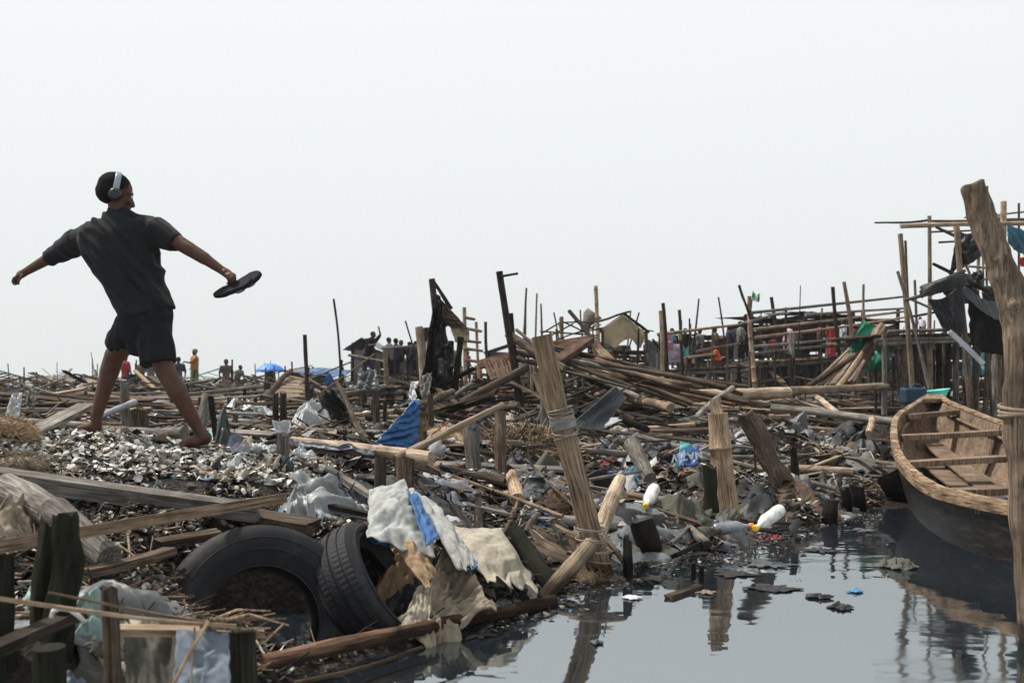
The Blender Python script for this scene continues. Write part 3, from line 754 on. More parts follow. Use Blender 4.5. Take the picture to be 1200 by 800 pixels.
def sheet(name, px, py, d, wpx, lm, hm, mat, label, cat, seed=0, rot=0.0, group=None, amp=.035, fr=None, n=44, rag=.25, lift=.015, aniso=2.2, tilt=0.0, parent=None, hollow=0.0, world=None, thick=.004):
    """crumpled sheet lying on the ground: wpx wide in the photo, lm metres deep, hm metres of bulk"""
    W = wpx*d/F
    x0, y0 = world if world else (P(px, py, d).x, d)
    rr = random.Random(seed); mb = MB(); vs = []; loc = []
    for j in range(n+1):
        for i in range(n+1):
            u = i/n*2-1; v = j/n*2-1
            # square -> blob with ragged outline
            th = math.atan2(v, u); m_ = max(abs(u), abs(v))
            rr_ = (1-.22*(abs(math.sin(2*th))))*(1+rag*noise.noise(Vector((math.cos(th)*1.8+seed, math.sin(th)*1.8, seed*.7)))*1.6
                  + rag*.35*noise.noise(Vector((math.cos(th)*6+seed, math.sin(th)*6, seed*.3))))
            k = m_*rr_/max(1e-6, math.hypot(u, v)) if m_ > 0 else 0
            a = u*k; b_ = v*k
            lx = a*W/2; ly = b_*lm/2
            c_, s_ = math.cos(rot), math.sin(rot)
            loc.append((x0+lx*c_-ly*s_, y0+lx*s_+ly*c_, a, b_, m_))
    zs = [max(z, -.004) if lift < .0125 else z for z in zt_many([(q[0], q[1]) for q in loc])]
    fr = max(fr or 2.6, 4.5/W)
    for (x, y, a, b_, m_), z in zip(loc, zs):
        dome = max(0, 1-m_**1.7)
        f_ = fold(a*W*.5*fr+seed, b_*lm*.5*fr, seed, 1.0*1.6, aniso, seed*1.7)
        h = hm*dome*(.75+.35*noise.noise(Vector((a*1.5, b_*1.5, seed*2.1)))*1.5)+amp*1.25*f_*(.35+.65*min(1, (1-m_)*4))
        if hollow: h -= hollow*max(0, 1-(m_*1.9)**2)
        vs.append(Vector((x+f_*amp*.6, y-f_*amp*.5, z+lift+max(-.02, h)+tilt*a)))
    fs = [(j*(n+1)+i, j*(n+1)+i+1, (j+1)*(n+1)+i+1, (j+1)*(n+1)+i) for j in range(n) for i in range(n)]
    mb.add(vs, fs, 0, True)
    o = mb.build(name, mat, parent)
    so_ = o.modifiers.new('solid', 'SOLIDIFY'); so_.thickness = thick; so_.offset = -1
    return tag(o, label, cat, group)
def patch(name, c00, c10, c11, c01, mat, label=None, cat=None, seed=0, n=36, amp=.04, fr=7, sag=0.0, rot=0.0, aniso=3.0, edge=.05, group=None, parent=None, bulge=0.0, thick=.005, holes=0):
    """hanging cloth between four corners (u from c00 to c10, v from c00 to c01)"""
    c00, c10, c11, c01 = map(Vector, (c00, c10, c11, c01)); mb = MB(); vs = []
    U = (c10-c00).length; V = max((c01-c00).length, (c11-c10).length)
    nn = (c10-c00).cross(c01-c00); nn = nn.normalized() if nn.length > 1e-6 else Vector((0, -1, 0))
    for j in range(n+1):
        for i in range(n+1):
            u = i/n; v = j/n
            e = edge*noise.noise(Vector((v*6, seed, 1)))*(2*u-1)
            e2 = edge*noise.noise(Vector((u*7, seed, 4)))*max(0, (v-.5)*2)*1.6
            uu = u+e; vv = v+e2
            p = (c00*(1-uu)+c10*uu)*(1-vv)+(c01*(1-uu)+c11*uu)*vv
            f_ = fold(u*U*max(fr*.5, 2.2/U), v*V*max(fr*.5, 2.2/U), seed, 1.6, aniso, rot)
            p = p+nn*(amp*f_*(.25+.75*math.sin(min(1, u*1.0)*math.pi)**.4 if u not in (0, 1) else .25*amp)+bulge*math.sin(u*math.pi)*math.sin(v*math.pi))
            p.z -= sag*math.sin(u*math.pi)*(1-v*.5)
            vs.append(p)
    fs = []
    for j in range(n):
        for i in range(n):
            if holes and noise.noise(Vector((i/n*5+seed, j/n*5, seed))) > .36: continue
            fs.append((j*(n+1)+i, j*(n+1)+i+1, (j+1)*(n+1)+i+1, (j+1)*(n+1)+i))
    mb.add(vs, fs, 0, True); o = mb.build(name, mat, parent)
    s_ = o.modifiers.new('solid', 'SOLIDIFY'); s_.thickness = thick; s_.offset = 0
    return tag(o, label, cat, group)

# ------------------------------------------------------------------ boat
def boat():
    LW = [P(*a) for a in [(1088, 463, 10.8), (1072, 473, 10.4), (1051, 488, 9.6), (1047, 506, 8.8), (1050, 525, 8.0), (1061, 544.5, 7.3), (1089, 566.5, 6.6), (1131, 579, 6.1), (1191, 590, 5.7), (1260, 592, 5.35), (1330, 584, 5.1)]]
    RW = [P(*a) for a in [(1101, 463, 10.8), (1113, 471, 10.4), (1142, 483, 9.6), (1176, 496, 8.9), (1215, 511, 8.1), (1262, 533, 7.2), (1305, 556, 6.4), (1335, 572, 5.9), (1350, 578, 5.6), (1352, 580, 5.35), (1345, 580, 5.15)]]
    def cr(ps, n):
        out = []
        m_ = len(ps)-1
        for k in range(n+1):
            s = k/n*m_; i = min(int(s), m_-1); f = s-i
            p0, p1, p2, p3 = ps[max(i-1, 0)], ps[i], ps[i+1], ps[min(i+2, m_)]
            out.append(.5*((2*p1)+(p2-p0)*f+(2*p0-5*p1+4*p2-p3)*f*f+(3*p1-p0-3*p2+p3)*f**3))
        return out
    N = 60; Lc = cr(LW, N); Rc = cr(RW, N)
    root = empty('wooden_boat', Vector((3.7, 8, 0)), 'open wooden canoe with cross thwarts and black tarred hull, moored at the debris edge', 'boat')
    # hull outer + inner skins
    def section(l, r, k, inner):
        mid = (l+r)/2; end = min(1, k*5)*min(1, (1-k)*6)
        zb = (-.12 if not inner else .15)+(1-min(1, k*3.2))**1.6*.62+(1-min(1, (1-k)*5))*.15
        pts = []
        ins = .03 if inner else 0
        for side, g0 in ((1, l), (-1, r)):
            dirm = (mid-g0); dirm.z = 0; wd_ = dirm.length; dirm.normalize() if wd_ > 1e-6 else None
            for h in ((0, .33, .66, 1) if side == 1 else (1, .66, .33, 0)):
                z = g0.z*(1-h)+zb*h; inn = ins+wd_*(.10*h+.22*h*h)
                if wd_ < .2: inn = wd_*(.1+.8*h)
                q = g0+dirm*min(inn, wd_*.98); q.z = z-(.012 if inner else 0)*0
                pts.append(q)
        return pts
    def skin(inner, name, mat, flip):
        mb = MB(); vs = []; fs = []
        for i in range(N+1): vs += section(Lc[i], Rc[i], i/N, inner)
        for i in range(N):
            for j in range(7):
                a = i*8+j; f = (a, a+1, a+9, a+8); fs.append(f if flip else f[::-1])
        mb.add(vs, fs, 0, True)
        mb.add([vs[j] for j in range(8)], [tuple(range(8))]); mb.add([vs[N*8+j] for j in range(8)], [tuple(range(8))])
        return mb.build(name, mat, root)
    skin(False, 'hull', 'boat_tar', True).data.polygons.foreach_set('use_smooth', [False]*(N*7+2))
    skin(True, 'lining', 'boat_wood', False)
    for cv_, sgn in ((Lc, 1), (Rc, -1)):
        mb = MB(); vs = []; fs = []; n4 = 6
        rr = random.Random(3)
        for i, p in enumerate(cv_):
            mid = (Lc[i]+Rc[i])/2; o_ = (p-mid); o_.z = 0; o_.normalize()
            j1 = rr.uniform(-.003, .003)
            prof = [(.022, -.070), (.030+j1, -.01), (.022, .014+j1), (-.034, .012+j1), (-.040, -.006), (-.016, -.028)]
            for (a, b_) in prof: vs.append(p+o_*a+Vector((0, 0, b_)))
        for i in range(N):
            for j in range(n4): fs.append((i*n4+j, i*n4+(j+1) % n4, (i+1)*n4+(j+1) % n4, (i+1)*n4+j))
        fs.append(tuple(range(n4))); fs.append(tuple(N*n4+j for j in range(n4)))
        mb.add(vs, fs, 0, False); mb.build('gunwale', 'boat_rim', root)
        # inner stringer
        mb = MB(); pts = []
        for i in range(3, N-1):
            mid = (Lc[i]+Rc[i])/2; o_ = (mid-cv_[i]); o_.z = 0; wd_ = o_.length; o_.normalize()
            pts.append(cv_[i]+o_*(.045+wd_*.06)+Vector((0, 0, -.11)))
        mb.tube(pts, [.016]*len(pts), 5); mb.build('stringer', 'boat_wood', root)
    # thwarts
    def near(cv_, d): return min(cv_, key=lambda p: abs(p.y-d))
    for (dl, dr, wd_, dz) in ((9.95, 9.95, .14, -.05), (8.95, 8.85, .17, -.075), (7.78, 7.72, .17, -.085), (6.75, 6.55, .16, -.085), (6.1, 5.7, .18, -.085)):
        a = near(Lc[:48], dl); b_ = near(Rc, dr); dz_ = Vector((0, 0, dz))
        ax = (b_-a).normalized(); mb = MB()
        mb.bar(a+ax*.055+dz_, b_-ax*.055+dz_, wd_, .045, segs=6, warp=.006, seed=int(dl*10)); mb.build('thwart', 'boat_wood', root)
    mb = MB(); pts = Lc[0:5]+Rc[0:5][::-1]
    up_ = [p+Vector((0, 0, .012)) for p in pts]; dn = [p+Vector((0, 0, -.03)) for p in pts]; n_ = len(pts)
    mb.add(up_+dn, [tuple(range(n_)), tuple(range(2*n_-1, n_-1, -1))]+[(i, i+n_, (i+1) % n_+n_, (i+1) % n_) for i in range(n_)])
    mb.build('bow_deck', 'boat_rim', root)
    # floor boards and ribs
    for k in (.30, .43, .56, .70):
        i = int(k*N); s_ = section(Lc[i], Rc[i], k, True); mb = MB()
        mb.tube([p+Vector((0, 0, .012)) for p in s_], [.018]*8, 6, flat=.8); mb.build('rib', 'boat_wood', root)
    for j, (u, k0, k1) in enumerate(((.30, .22, .62), (.5, .15, .62), (.70, .22, .55), (.42, .62, .85))):
        mb = MB(); i0, i1 = int(k0*N), int(k1*N)
        def fp(i):
            s_ = section(Lc[i], Rc[i], i/N, True); return s_[3].lerp(s_[4], u)+Vector((0, 0, .035+.008*j))
        mb.bar(fp(i0), fp(i1), .17, .018, segs=5, warp=.01, seed=j, chip=.03); mb.build('floor_board', 'boat_wood', root)
boat()

patch('boat_cloth', (3.15, 6.9, .25), (3.75, 6.9, .24), (3.85, 7.55, .24), (3.25, 7.6, .25), 'tarp_navy', 'wet dark blue cloth lying on the floor of the wooden canoe', 'cloth', 66, n=30, amp=.04)
# ------------------------------------------------------------------ tyres
def tyre(label, c, axis, Ro, Ri, wd_, seed):
    r_ = empty('car_tyre', c, label, 'tyre')
    ax = Vector(axis).normalized(); q = ax.to_track_quat('Z', 'Y')
    c = Vector(c); N = 216
    def lathe(prof, mod=None, closed=False):
        vs = []; fs = []; m_ = len(prof)
        for i in range(N):
            th = 2*math.pi*i/N
            sq = 1+.015*math.cos(2*th+seed)
            for j, (r, z) in enumerate(prof):
                rr_ = r*sq-(mod(i, j) if mod else 0)
                vs.append(c+q @ Vector((math.cos(th)*rr_, math.sin(th)*rr_, z)))
        for i in range(N):
            for j in range(m_ if closed else m_-1):
                a, b_ = i*m_+j, i*m_+(j+1) % m_; a2, b2 = ((i+1) % N)*m_+j, ((i+1) % N)*m_+(j+1) % m_
                fs.append((a, b_, b2, a2))
        return vs, fs
    h = wd_/2
    # carcass: outer wall, bead, inner wall
    out = [(Ro-.012, h*.80), (Ro-.03, h*.97), (Ro-.06, h*1.03), ((Ro+Ri)/2+.01, h*1.04), ((Ro+Ri)/2-.02, h*.97), (Ri+.03, h*.83), (Ri+.012, h*.74), (Ri, h*.68), (Ri-.004, h*.58), (Ri+.008, h*.55)]
    inn = [(Ri+.04, h*.75), ((Ro+Ri)/2, h*.9), (Ro-.045, h*.85), (Ro-.028, h*.5), (Ro-.024, 0)]
    prof = out+inn; prof = prof+[(r, -z) for r, z in reversed(prof[:-1])]
    vs, fs = lathe(prof, closed=False); mb = MB(); mb.add(vs, fs, 0, True); mb.build('sidewall', 'tyre_rubber', r_)
    zs = [(-.82, .010), (-.74, .002), (-.46, 0), (-.45, .006), (-.38, .006), (-.37, 0), (-.08, -.002), (-.07, .008), (.07, .008), (.08, -.002), (.37, 0), (.38, .006), (.45, .006), (.46, 0), (.74, .002), (.82, .010)]
    tp = [(Ro-dd-.010*(z**2), z*h) for z, dd in zs]; m_ = len(tp)
    tv = lambda i, j: .0016 if ((i+(2 if j < 6 else 0)) % 3 == 0 and (j in (1, 2, 13, 14, 5, 6, 9, 10))) else 0
    vs, fs = lathe(tp, tv); mb = MB(); mb.add(vs, fs, 0, False); mb.build('tread', 'tyre_rubber', r_)
    for s in (1, -1):
        for k in (.35, .62):
            mb = MB(); rr_ = Ri+(Ro-Ri)*k
            vs, fs = [], []
            prof2 = [(rr_-.004, s*h*(1.035 if k > .5 else .985)), (rr_, s*h*(1.035 if k > .5 else .985)+s*.004), (rr_+.004, s*h*(1.035 if k > .5 else .985))]
            vs, fs = lathe(prof2); mb.add(vs, fs, 0, True); mb.build('sidewall_ring', 'tyre_rubber', r_)
tyre('large dusty car tyre lying tilted beside the water, its open hole facing out', P(306, 729, 4.05), (.42, -.84, .32), .395, .225, .23, 1)
tyre('smaller tyre leaning against the large one, its worn tread facing out', P(430, 690, 4.30), (.84, -.10, .50), .29, .175, .21, 2)

# ------------------------------------------------------------------ individual poles, posts and logs
# (name, top px, top py, foot px, foot py, d_top, d_foot, width top px, width foot px, material, label, category, extra)
V = [
 ('leaning_pole', 635, 393, 704, 676, 5.35, 5.40, 23, 29, 'wood_tan', 'thick leaning tan pole bound with twine, standing at the water\'s edge', 'pole', dict(segs=18, bend=.012, rough=.10, n=18)),
 ('bound_pole', 628, 436, 668, 520, 5.47, 5.46, 13, 22, 'wood_tan', 'short split pole strapped behind the thick leaning pole', 'pole', dict(rough=.15, jag=.02)),
 ('bamboo_stick', 590, 474, 463, 537, 6.5, 6.0, 7, 9, 'wood_pale', 'pale straight stick slanting from the twin stump up to a wooden post', 'stick', dict(bend=.006)),
 ('bamboo_pole', 342, 519, 465, 533, 6.5, 6.1, 15, 17, 'wood_pale', 'bamboo pole lying level from the capped post to the twin stump', 'pole', dict(nodes=.35, bend=.01)),
 ('capped_post', 332, 497, 333, 548, 5.85, 5.8, 15, 16, 'wood_grey', 'short grey post with white plastic caught on its top', 'post', {}),
 ('wooden_stump', 446, 537, 445, 588, 5.4, 5.35, 14, 15, 'wood_dark', 'dark narrow half of the twin stump, under the pale stick', 'stump', dict(jag=.01)),
 ('wooden_stump', 475, 537, 474, 585, 5.5, 5.45, 24, 25, 'wood_brown', 'wide squared half of the twin stump, under the pale stick', 'stump', dict(jag=.01, n=6)),
 ('palm_post', 490, 469, 492, 570, 6.55, 6.5, 20, 21, 'bark', 'rough ringed palm post with the blue tarp tied to it', 'post', dict(rough=.2, nodes=.09)),
 ('wooden_post', 552, 496, 556, 557, 6.9, 6.8, 19, 20, 'wood_grey', 'weathered grey post with a slanted top, left of the brown one', 'post', dict(n=6, jag=.03)),
 ('wooden_post', 586, 482, 587, 558, 6.9, 6.8, 14, 17, 'wood_brown', 'dark brown post holding up the end of the pale stick', 'post', dict(n=6)),
 ('bamboo_post', 841, 484, 852, 583, 7.2, 7.2, 24, 27, 'wood_tan', 'thick upright bamboo post with a collar, in the middle of the bank', 'post', dict(nodes=.62, rough=.06, n=16)),
 ('split_timber', 873, 486, 917, 565, 7.9, 7.8, 22, 24, 'wood_brown', 'split timber leaning left with a crack along its length', 'timber', dict(n=8, rough=.22, jag=.02)),
 ('sawn_log', 740, 518, 762, 560, 7.7, 7.4, 20, 16, 'wood_grey', 'short log tilted up to the left with a flared head', 'log', dict(rough=.12)),
 ('mossy_stump', 831, 548, 832, 600, 6.9, 6.9, 16, 21, 'wood_moss', 'mossy black stump in front of the bamboo post', 'stump', dict(rough=.2, jag=.03)),
 ('thin_stump', 930, 526, 933, 574, 8.0, 8.0, 8, 12, 'wood_wet', 'thin ragged black stump right of the split timber', 'stump', dict(rough=.25, jag=.03)),
 ('short_stump', 974, 585, 973, 620, 7.4, 7.4, 17, 21, 'wood_dark', 'stout brown-black stump standing at the waterline', 'stump', dict(rough=.15)),
 ('short_stump', 989, 572, 995, 606, 8.0, 8.0, 11, 13, 'wood_wet', 'narrow black stump leaning, left of its twin near the boat', 'stump', dict(jag=.02)),
 ('short_stump', 1003, 568, 1010, 607, 8.1, 8.1, 16, 17, 'wood_wet', 'black stump with a lit top, right of its narrower twin', 'stump', dict(jag=.02)),
 ('tipped_stump', 752, 611, 765, 650, 6.1, 6.05, 29, 25, 'wood_dark', 'thick dark stump tipped left with a pale cut top, by the water', 'stump', dict(rough=.1)),
 ('thin_stake', 735, 634, 737, 684, 5.45, 5.43, 11, 13, 'wood_wet', 'dark stake standing in the water right of the thick leaning pole', 'stake', dict(jag=.02)),
 ('thin_stake', 813, 659, 813, 684, 5.38, 5.38, 6, 7, 'wood_wet', 'left of two small stakes poking out of the water', 'stake', {}),
 ('thin_stake', 822, 662, 822, 688, 5.32, 5.32, 7, 8, 'wood_wet', 'right of two small stakes poking out of the water', 'stake', {}),
 ('rail_log', 727, 562, 698, 634, 6.3, 5.35, 15, 22, 'wood_pale', 'upper pale length of the log running down to the water', 'log', dict(rough=.1)),
 ('rail_log', 700, 628, 634, 706, 5.42, 4.88, 20, 20, 'wood_pale', 'lower pale length of the log, joining the brown rail at the water', 'log', dict(rough=.1, bend=.02)),
 ('brown_rail', 648, 703, 306, 777, 4.78, 3.47, 15, 20, 'wood_red', 'long reddish-brown rail lying along the waterline in front of the tyres', 'rail', dict(segs=16, bend=.012, rough=.12)),
 ('thin_branch', 495, 758, 345, 800, 3.85, 3.35, 4, 6, 'wood_tan', 'thin pale branch floating in front of the brown rail', 'branch', dict(bend=.02)),
 ('mossy_log', 600, 622, 655, 702, 5.3, 5.0, 22, 24, 'wood_moss', 'green mossy log sliding into the water beside the beige canvas', 'log', dict(rough=.15)),
 ('dark_log', 608, 624, 665, 655, 5.8, 5.5, 20, 18, 'wood_brown', 'brown log half buried behind the mossy log', 'log', dict(rough=.15)),
 ('pipe_piece', 600, 556, 606, 585, 6.4, 6.1, 14, 17, 'wood_tan', 'short hollow bamboo piece pointing out, below the dark brown post', 'log', dict(n=14)),
 ('rounded_log', 8, 572, 66, 604, 3.95, 3.7, 36, 38, 'wood_grey', 'smooth grey bent log, upper half, behind the mossy fork', 'log', dict(n=16, rough=.05)),
 ('rounded_log', 62, 600, 128, 655, 3.72, 3.5, 38, 34, 'wood_grey', 'smooth grey bent log, lower half, running behind the batten', 'log', dict(n=16, rough=.05)),
 ('mossy_fork', 78, 604, 60, 752, 2.9, 2.85, 26, 40, 'wood_moss', 'black mossy forked stump, right prong', 'stump', dict(n=14, rough=.38, jag=.012, bend=.04)),
 ('mossy_fork', 55, 615, 50, 740, 2.93, 2.9, 20, 34, 'wood_moss', 'black mossy forked stump, left prong', 'stump', dict(n=14, rough=.38, jag=.014, bend=.04)),
 ('mossy_stump', -2, 650, 0, 770, 2.75, 2.7, 30, 36, 'wood_moss', 'black mossy stump cut by the picture edge beside the teal cloth', 'stump', dict(n=12, rough=.2)),
 ('thin_post', 128, 686, 134, 830, 2.62, 2.6, 18, 26, 'wood_brown', 'brown stake crossed by the long twig', 'stake', dict(n=6, jag=.01)),
 ('mossy_stump', 57, 758, 58, 850, 2.5, 2.5, 38, 40, 'wood_moss', 'wide mossy stump under the mound of pale scraps', 'stump', dict(n=10)),
 ('mossy_stump', 284, 738, 286, 850, 2.85, 2.85, 30, 34, 'wood_moss', 'dark mossy stump under the tied twigs', 'stump', dict(n=10)),
 ('long_twig', -15, 699, 276, 733, 2.35, 2.75, 5, 5, 'wood_tan', 'long thin twig crossing in front of the brown stake', 'twig', dict(bend=.02)),
 ('long_twig', 57, 694, 240, 728, 2.5, 2.75, 3, 4, 'wood_tan', 'shorter twig lying just above the long one', 'twig', dict(bend=.01)),
 ('thin_twig', 244, 728, 200, 806, 2.7, 2.5, 5, 4, 'wood_tan', 'twig hanging down from the tied bundle', 'twig', dict(bend=.02)),
 ('thin_twig', 228, 735, 224, 806, 2.72, 2.6, 2.5, 2.5, 'wood_pale', 'very thin pale stick hanging beside the blue cloth', 'twig', {}),
 ('level_log', 112, 503, 216, 508, 6.9, 6.6, 11, 17, 'wood_grey', 'grey log lying level behind the striding man', 'log', dict(rough=.1)),
 ('level_log', -10, 492, 112, 500, 7.6, 7.4, 8, 8, 'wood_grey', 'thin grey log lying level at the far left', 'log', dict(rough=.1)),
 ('white_pipe', 118, 487, 158, 471, 7.0, 7.4, 7, 8, 'sheet_pale', 'pale grey pipe resting across the planks behind the man', 'pipe', {}),
 ('bollard_stump', 146, 449, 148, 490, 8.0, 8.0, 10, 12, 'wood_grey', 'grey post standing between the man\'s legs', 'post', {}),
 ('bollard_stump', 163, 480, 163, 502, 7.6, 7.6, 20, 22, 'wood_brown', 'squat brown stump between the man\'s legs', 'stump', dict(jag=.02)),
 ('rusty_stump', 119, 462, 122, 484, 9, 9, 8, 8, 'wood_brown', 'short post behind the man\'s rear leg', 'post', {}),
 ('leaning_post', 243, 462, 236, 498, 7.8, 7.7, 13, 12, 'wood_grey', 'grey post leaning left, right of the man\'s front foot', 'post', {}),
 ('leaning_post', 247, 464, 252, 503, 7.4, 7.4, 7, 8, 'wood_dark', 'thin black post crossing the grey leaning post', 'post', {}),
 ('pair_post', 323, 461, 323, 490, 9.0, 9.0, 7, 8, 'wood_dark', 'left of two dark posts beside the white plastic', 'post', dict(jag=.02)),
 ('pair_post', 332, 461, 332, 490, 8.9, 8.9, 8, 9, 'wood_dark', 'right of two dark posts beside the white plastic', 'post', dict(jag=.02)),
 ('leaning_stick', 394, 447, 431, 516, 8.5, 7.2, 5, 9, 'wood_brown', 'brown stick leaning left over the black sheet', 'stick', dict(bend=.02)),
 ('short_post', 440, 462, 441, 498, 9.0, 8.9, 8, 9, 'wood_dark', 'dark post just behind the blue tarp', 'post', {}),
 ('trunk_piece', 462, 480, 500, 497, 8.0, 8.0, 8, 9, 'wood_brown', 'brown branch lying behind the blue tarp', 'branch', {}),
 ('thin_stick', 752, 552, 690, 562, 7.0, 6.9, 4, 4, 'wood_grey', 'thin grey stick in front of the tilted log', 'stick', {}),
 ('beached_pole', 870, 548, 1000, 553, 9.2, 8.8, 9, 10, 'wood_pale', 'long pale pole lying level right of the split timber', 'pole', {}),
 ('beached_stick', 822, 616, 967, 613, 6.9, 7.4, 3.5, 3.5, 'wood_pale', 'thin yellow stick lying level above the bottles', 'stick', {}),
 ('slanted_stick', 862, 452, 815, 490, 12.5, 10.5, 7, 6, 'wood_grey', 'grey stick slanting up to the right in mid bank', 'stick', {}),
 ('slanted_stick', 958, 466, 982, 484, 12.5, 11.5, 7, 7, 'wood_pale', 'pale stick slanting beside the pale mattress', 'stick', {}),
 ('slanted_stick', 1022, 490, 1018, 508, 10.5, 9.7, 8, 8, 'wood_pale', 'stubby pale stick pointing out near the black folded tarp', 'stick', {}),
 ('round_log', 738, 466, 786, 478, 12.5, 11, 11, 11, 'wood_tan', 'round tan log sticking out right of the curved grey sheet', 'log', {}),
 ('great_log', 790, 466, 925, 460, 12.8, 13.5, 15, 13, 'wood_pale', 'long thick bleached log lying below the walkway', 'log', dict(rough=.1, bend=.01)),
 ('great_log', 925, 458, 1040, 452, 13.6, 14.6, 10, 8, 'wood_pale', 'thinner bleached log continuing towards the slatted panel', 'log', dict(rough=.1, bend=.01)),
 ('great_log', 905, 478, 1050, 494, 12, 10.8, 9, 9, 'wood_grey', 'grey log lying level behind the black folded tarp', 'log', {}),
 # ruins in the middle
 ('ruin_post', 585, 318, 606, 452, 12, 12, 8, 9, 'wood_dark', 'tall black post with a short arm nailed at its top', 'post', dict(bend=.006)),
 ('ruin_post', 586, 324, 607, 320.5, 11.95, 11.9, 3, 3, 'wood_dark', 'short dark arm sticking out right at the top of the tall black post', 'batten', {}),
 ('ruin_post', 599, 367, 606, 430, 12.3, 12.3, 5, 6, 'wood_dark', 'dark post standing just behind the tall black post', 'post', {}),
 ('ruin_beam', 617, 430, 540, 474, 11.5, 10.6, 10, 11, 'wood_brown', 'dark beam leaning against the foot of the tall black post', 'beam', dict(n=6)),
 ('ruin_beam', 596, 392, 660, 432, 12.2, 11.5, 10, 11, 'wood_brown', 'broken brown beam running down from the tall black post', 'beam', dict(rough=.2, jag=.05)),
 ('ruin_pole', 605, 386, 628, 405, 12.4, 12.2, 4, 4, 'wood_grey', 'thin grey pole above the broken brown beam', 'pole', {}),
 ('small_post', 637, 448, 637, 487, 9.5, 9.4, 8, 9, 'wood_grey', 'grey post beneath the leaning dark beam', 'post', {}),
 ('small_post', 504, 462, 505, 495, 9, 9, 7, 8, 'wood_brown', 'short brown post right of the palm post', 'post', {}),
 ('tent_pole', 506, 327, 529, 362, 13, 13, 4, 5, 'wood_dark', 'dark pole poking out of the top of the torn tent', 'pole', {}),
 ('tent_post', 491, 383, 497, 462, 12.6, 12.5, 10, 10, 'wood_pale', 'greenish pale post left of the torn tent', 'post', dict(n=6)),
 ('tent_post', 503, 385, 498, 450, 12.8, 12.7, 8, 6, 'wood_grey', 'grey slat crossing behind the greenish post', 'post', dict(n=6)),
 ('tent_post', 544, 360, 547, 442, 18, 18, 4.5, 5, 'wood_tan', 'tan pole at the ladder frame', 'pole', {}),
 ('tent_post', 558, 377, 562, 440, 18.5, 18.5, 3.5, 3.5, 'wood_tan', 'thin tan pole on the outer side of the ladder frame', 'pole', {}),
 ('tent_post', 569, 377, 572, 440, 18, 18, 3.5, 3.5, 'wood_dark', 'thin black pole right of the ladder frame', 'pole', {}),
 ('brace', 520, 469, 552, 450, 10.5, 11.5, 5, 5, 'wood_grey', 'grey batten slanting in front of the torn tent', 'batten', {}),
 ('brace', 500, 474, 530, 459, 9.8, 10.8, 9, 8, 'wood_brown', 'broad brown board slanting under the torn tent', 'board', {}),
 ('tall_reed', 391, 350, 399, 446, 20, 20, 2.5, 3, 'wood_dark', 'tallest thin black pole on the left skyline', 'pole', dict(bend=.02)),
 ('tall_reed', 357, 392, 360, 465, 15, 15, 4.5, 5, 'wood_dark', 'straight dark pole right of the slatted raft', 'pole', {}),
 ('tall_reed', 475, 376, 486, 415, 22, 22, 2, 2, 'wood_dark', 'thin dark rod leaning above the standing people', 'pole', {}),
 ('tan_post', 451, 409, 453, 472, 16, 16, 5.5, 6, 'wood_tan', 'tan post left of the standing people', 'post', {}),
 ('cross_beam', 402, 462, 452, 453, 13, 13.5, 6, 7, 'wood_grey', 'grey pole lying level in front of the tan post', 'pole', {}),
 ('wooden_pole', 698, 335, 700, 405, 20, 20, 4.5, 5, 'wood_tan', 'tall tan pole beside the ruined gabled hut', 'pole', dict(nodes=.3)),
 ('wooden_pole', 667, 364, 704, 410, 19, 18.5, 4.5, 4.5, 'wood_dark', 'dark pole leaning left over the roof skeleton', 'pole', {}),
 ('wooden_pole', 658, 371, 658, 405, 20.5, 20.5, 4.5, 4.5, 'wood_tan', 'stout tan post inside the roof skeleton', 'post', {}),
 ('wooden_pole', 749, 366, 744, 385, 21, 21, 2, 2, 'wood_dark', 'small dark stick behind the gabled hut', 'pole', {}),
 ('wooden_pole', 774, 364, 776, 456, 19, 19, 4.5, 4.5, 'wood_tan', 'tan pole standing in front of its darker neighbour', 'pole', {}),
 ('wooden_pole', 777, 355, 784, 450, 19.3, 19.2, 4, 4.5, 'wood_dark', 'dark pole rising behind the tan pole', 'pole', {}),
 ('wooden_pole', 796, 363, 800, 424, 20, 20, 3.8, 4.5, 'wood_dark', 'dark pole with a yellow cloth scrap', 'pole', {}),
 ('wooden_pole', 808, 373, 808, 400, 21, 21, 2, 2, 'wood_dark', 'short thin pole left of the leaning whip', 'pole', {}),
 ('wooden_pole', 819, 350, 810, 400, 21, 21, 2, 2.5, 'wood_dark', 'thin whip leaning right above the walkway', 'pole', dict(bend=.03)),
 ('wooden_pole', 842, 348, 851, 402, 22, 22, 2, 2.5, 'wood_dark', 'thin whip leaning left above the walkway', 'pole', dict(bend=.02)),
 ('wooden_pole', 820, 402, 803, 430, 20, 20, 4, 4, 'wood_dark', 'dark stick slanting down to the walkway', 'pole', {}),
 ('walkway_post', 866, 334, 880, 374, 19.5, 19.5, 3, 3, 'wood_dark', 'dark pole leaning onto the top of the tall walkway post', 'pole', {}),
 ('walkway_post', 878, 347, 885, 455, 19.6, 19.5, 5, 6.5, 'wood_tan', 'tall tan walkway post with the flag beside it', 'post', dict(nodes=.3)),
 ('walkway_post', 904, 348, 911, 400, 22, 22, 4, 5, 'wood_dark', 'leaning dark post over the black shed', 'post', {}),
 ('walkway_post', 921, 360, 922, 442, 20.5, 20.5, 3, 3, 'wood_dark', 'dark rail post of the walkway', 'post', {}),
 ('walkway_post', 928, 390, 929, 445, 19.5, 19.5, 6, 6.5, 'wood_grey', 'stout grey rail post of the walkway', 'post', {}),
 ('walkway_post', 890, 370, 893, 405, 23, 23, 3, 3, 'wood_dark', 'short dark post behind the walkway rail', 'post', {}),
 ('walkway_post', 976, 336, 981, 378, 20, 20, 4, 4.5, 'wood_dark', 'dark post with a small arm, left of the yellow one', 'post', {}),
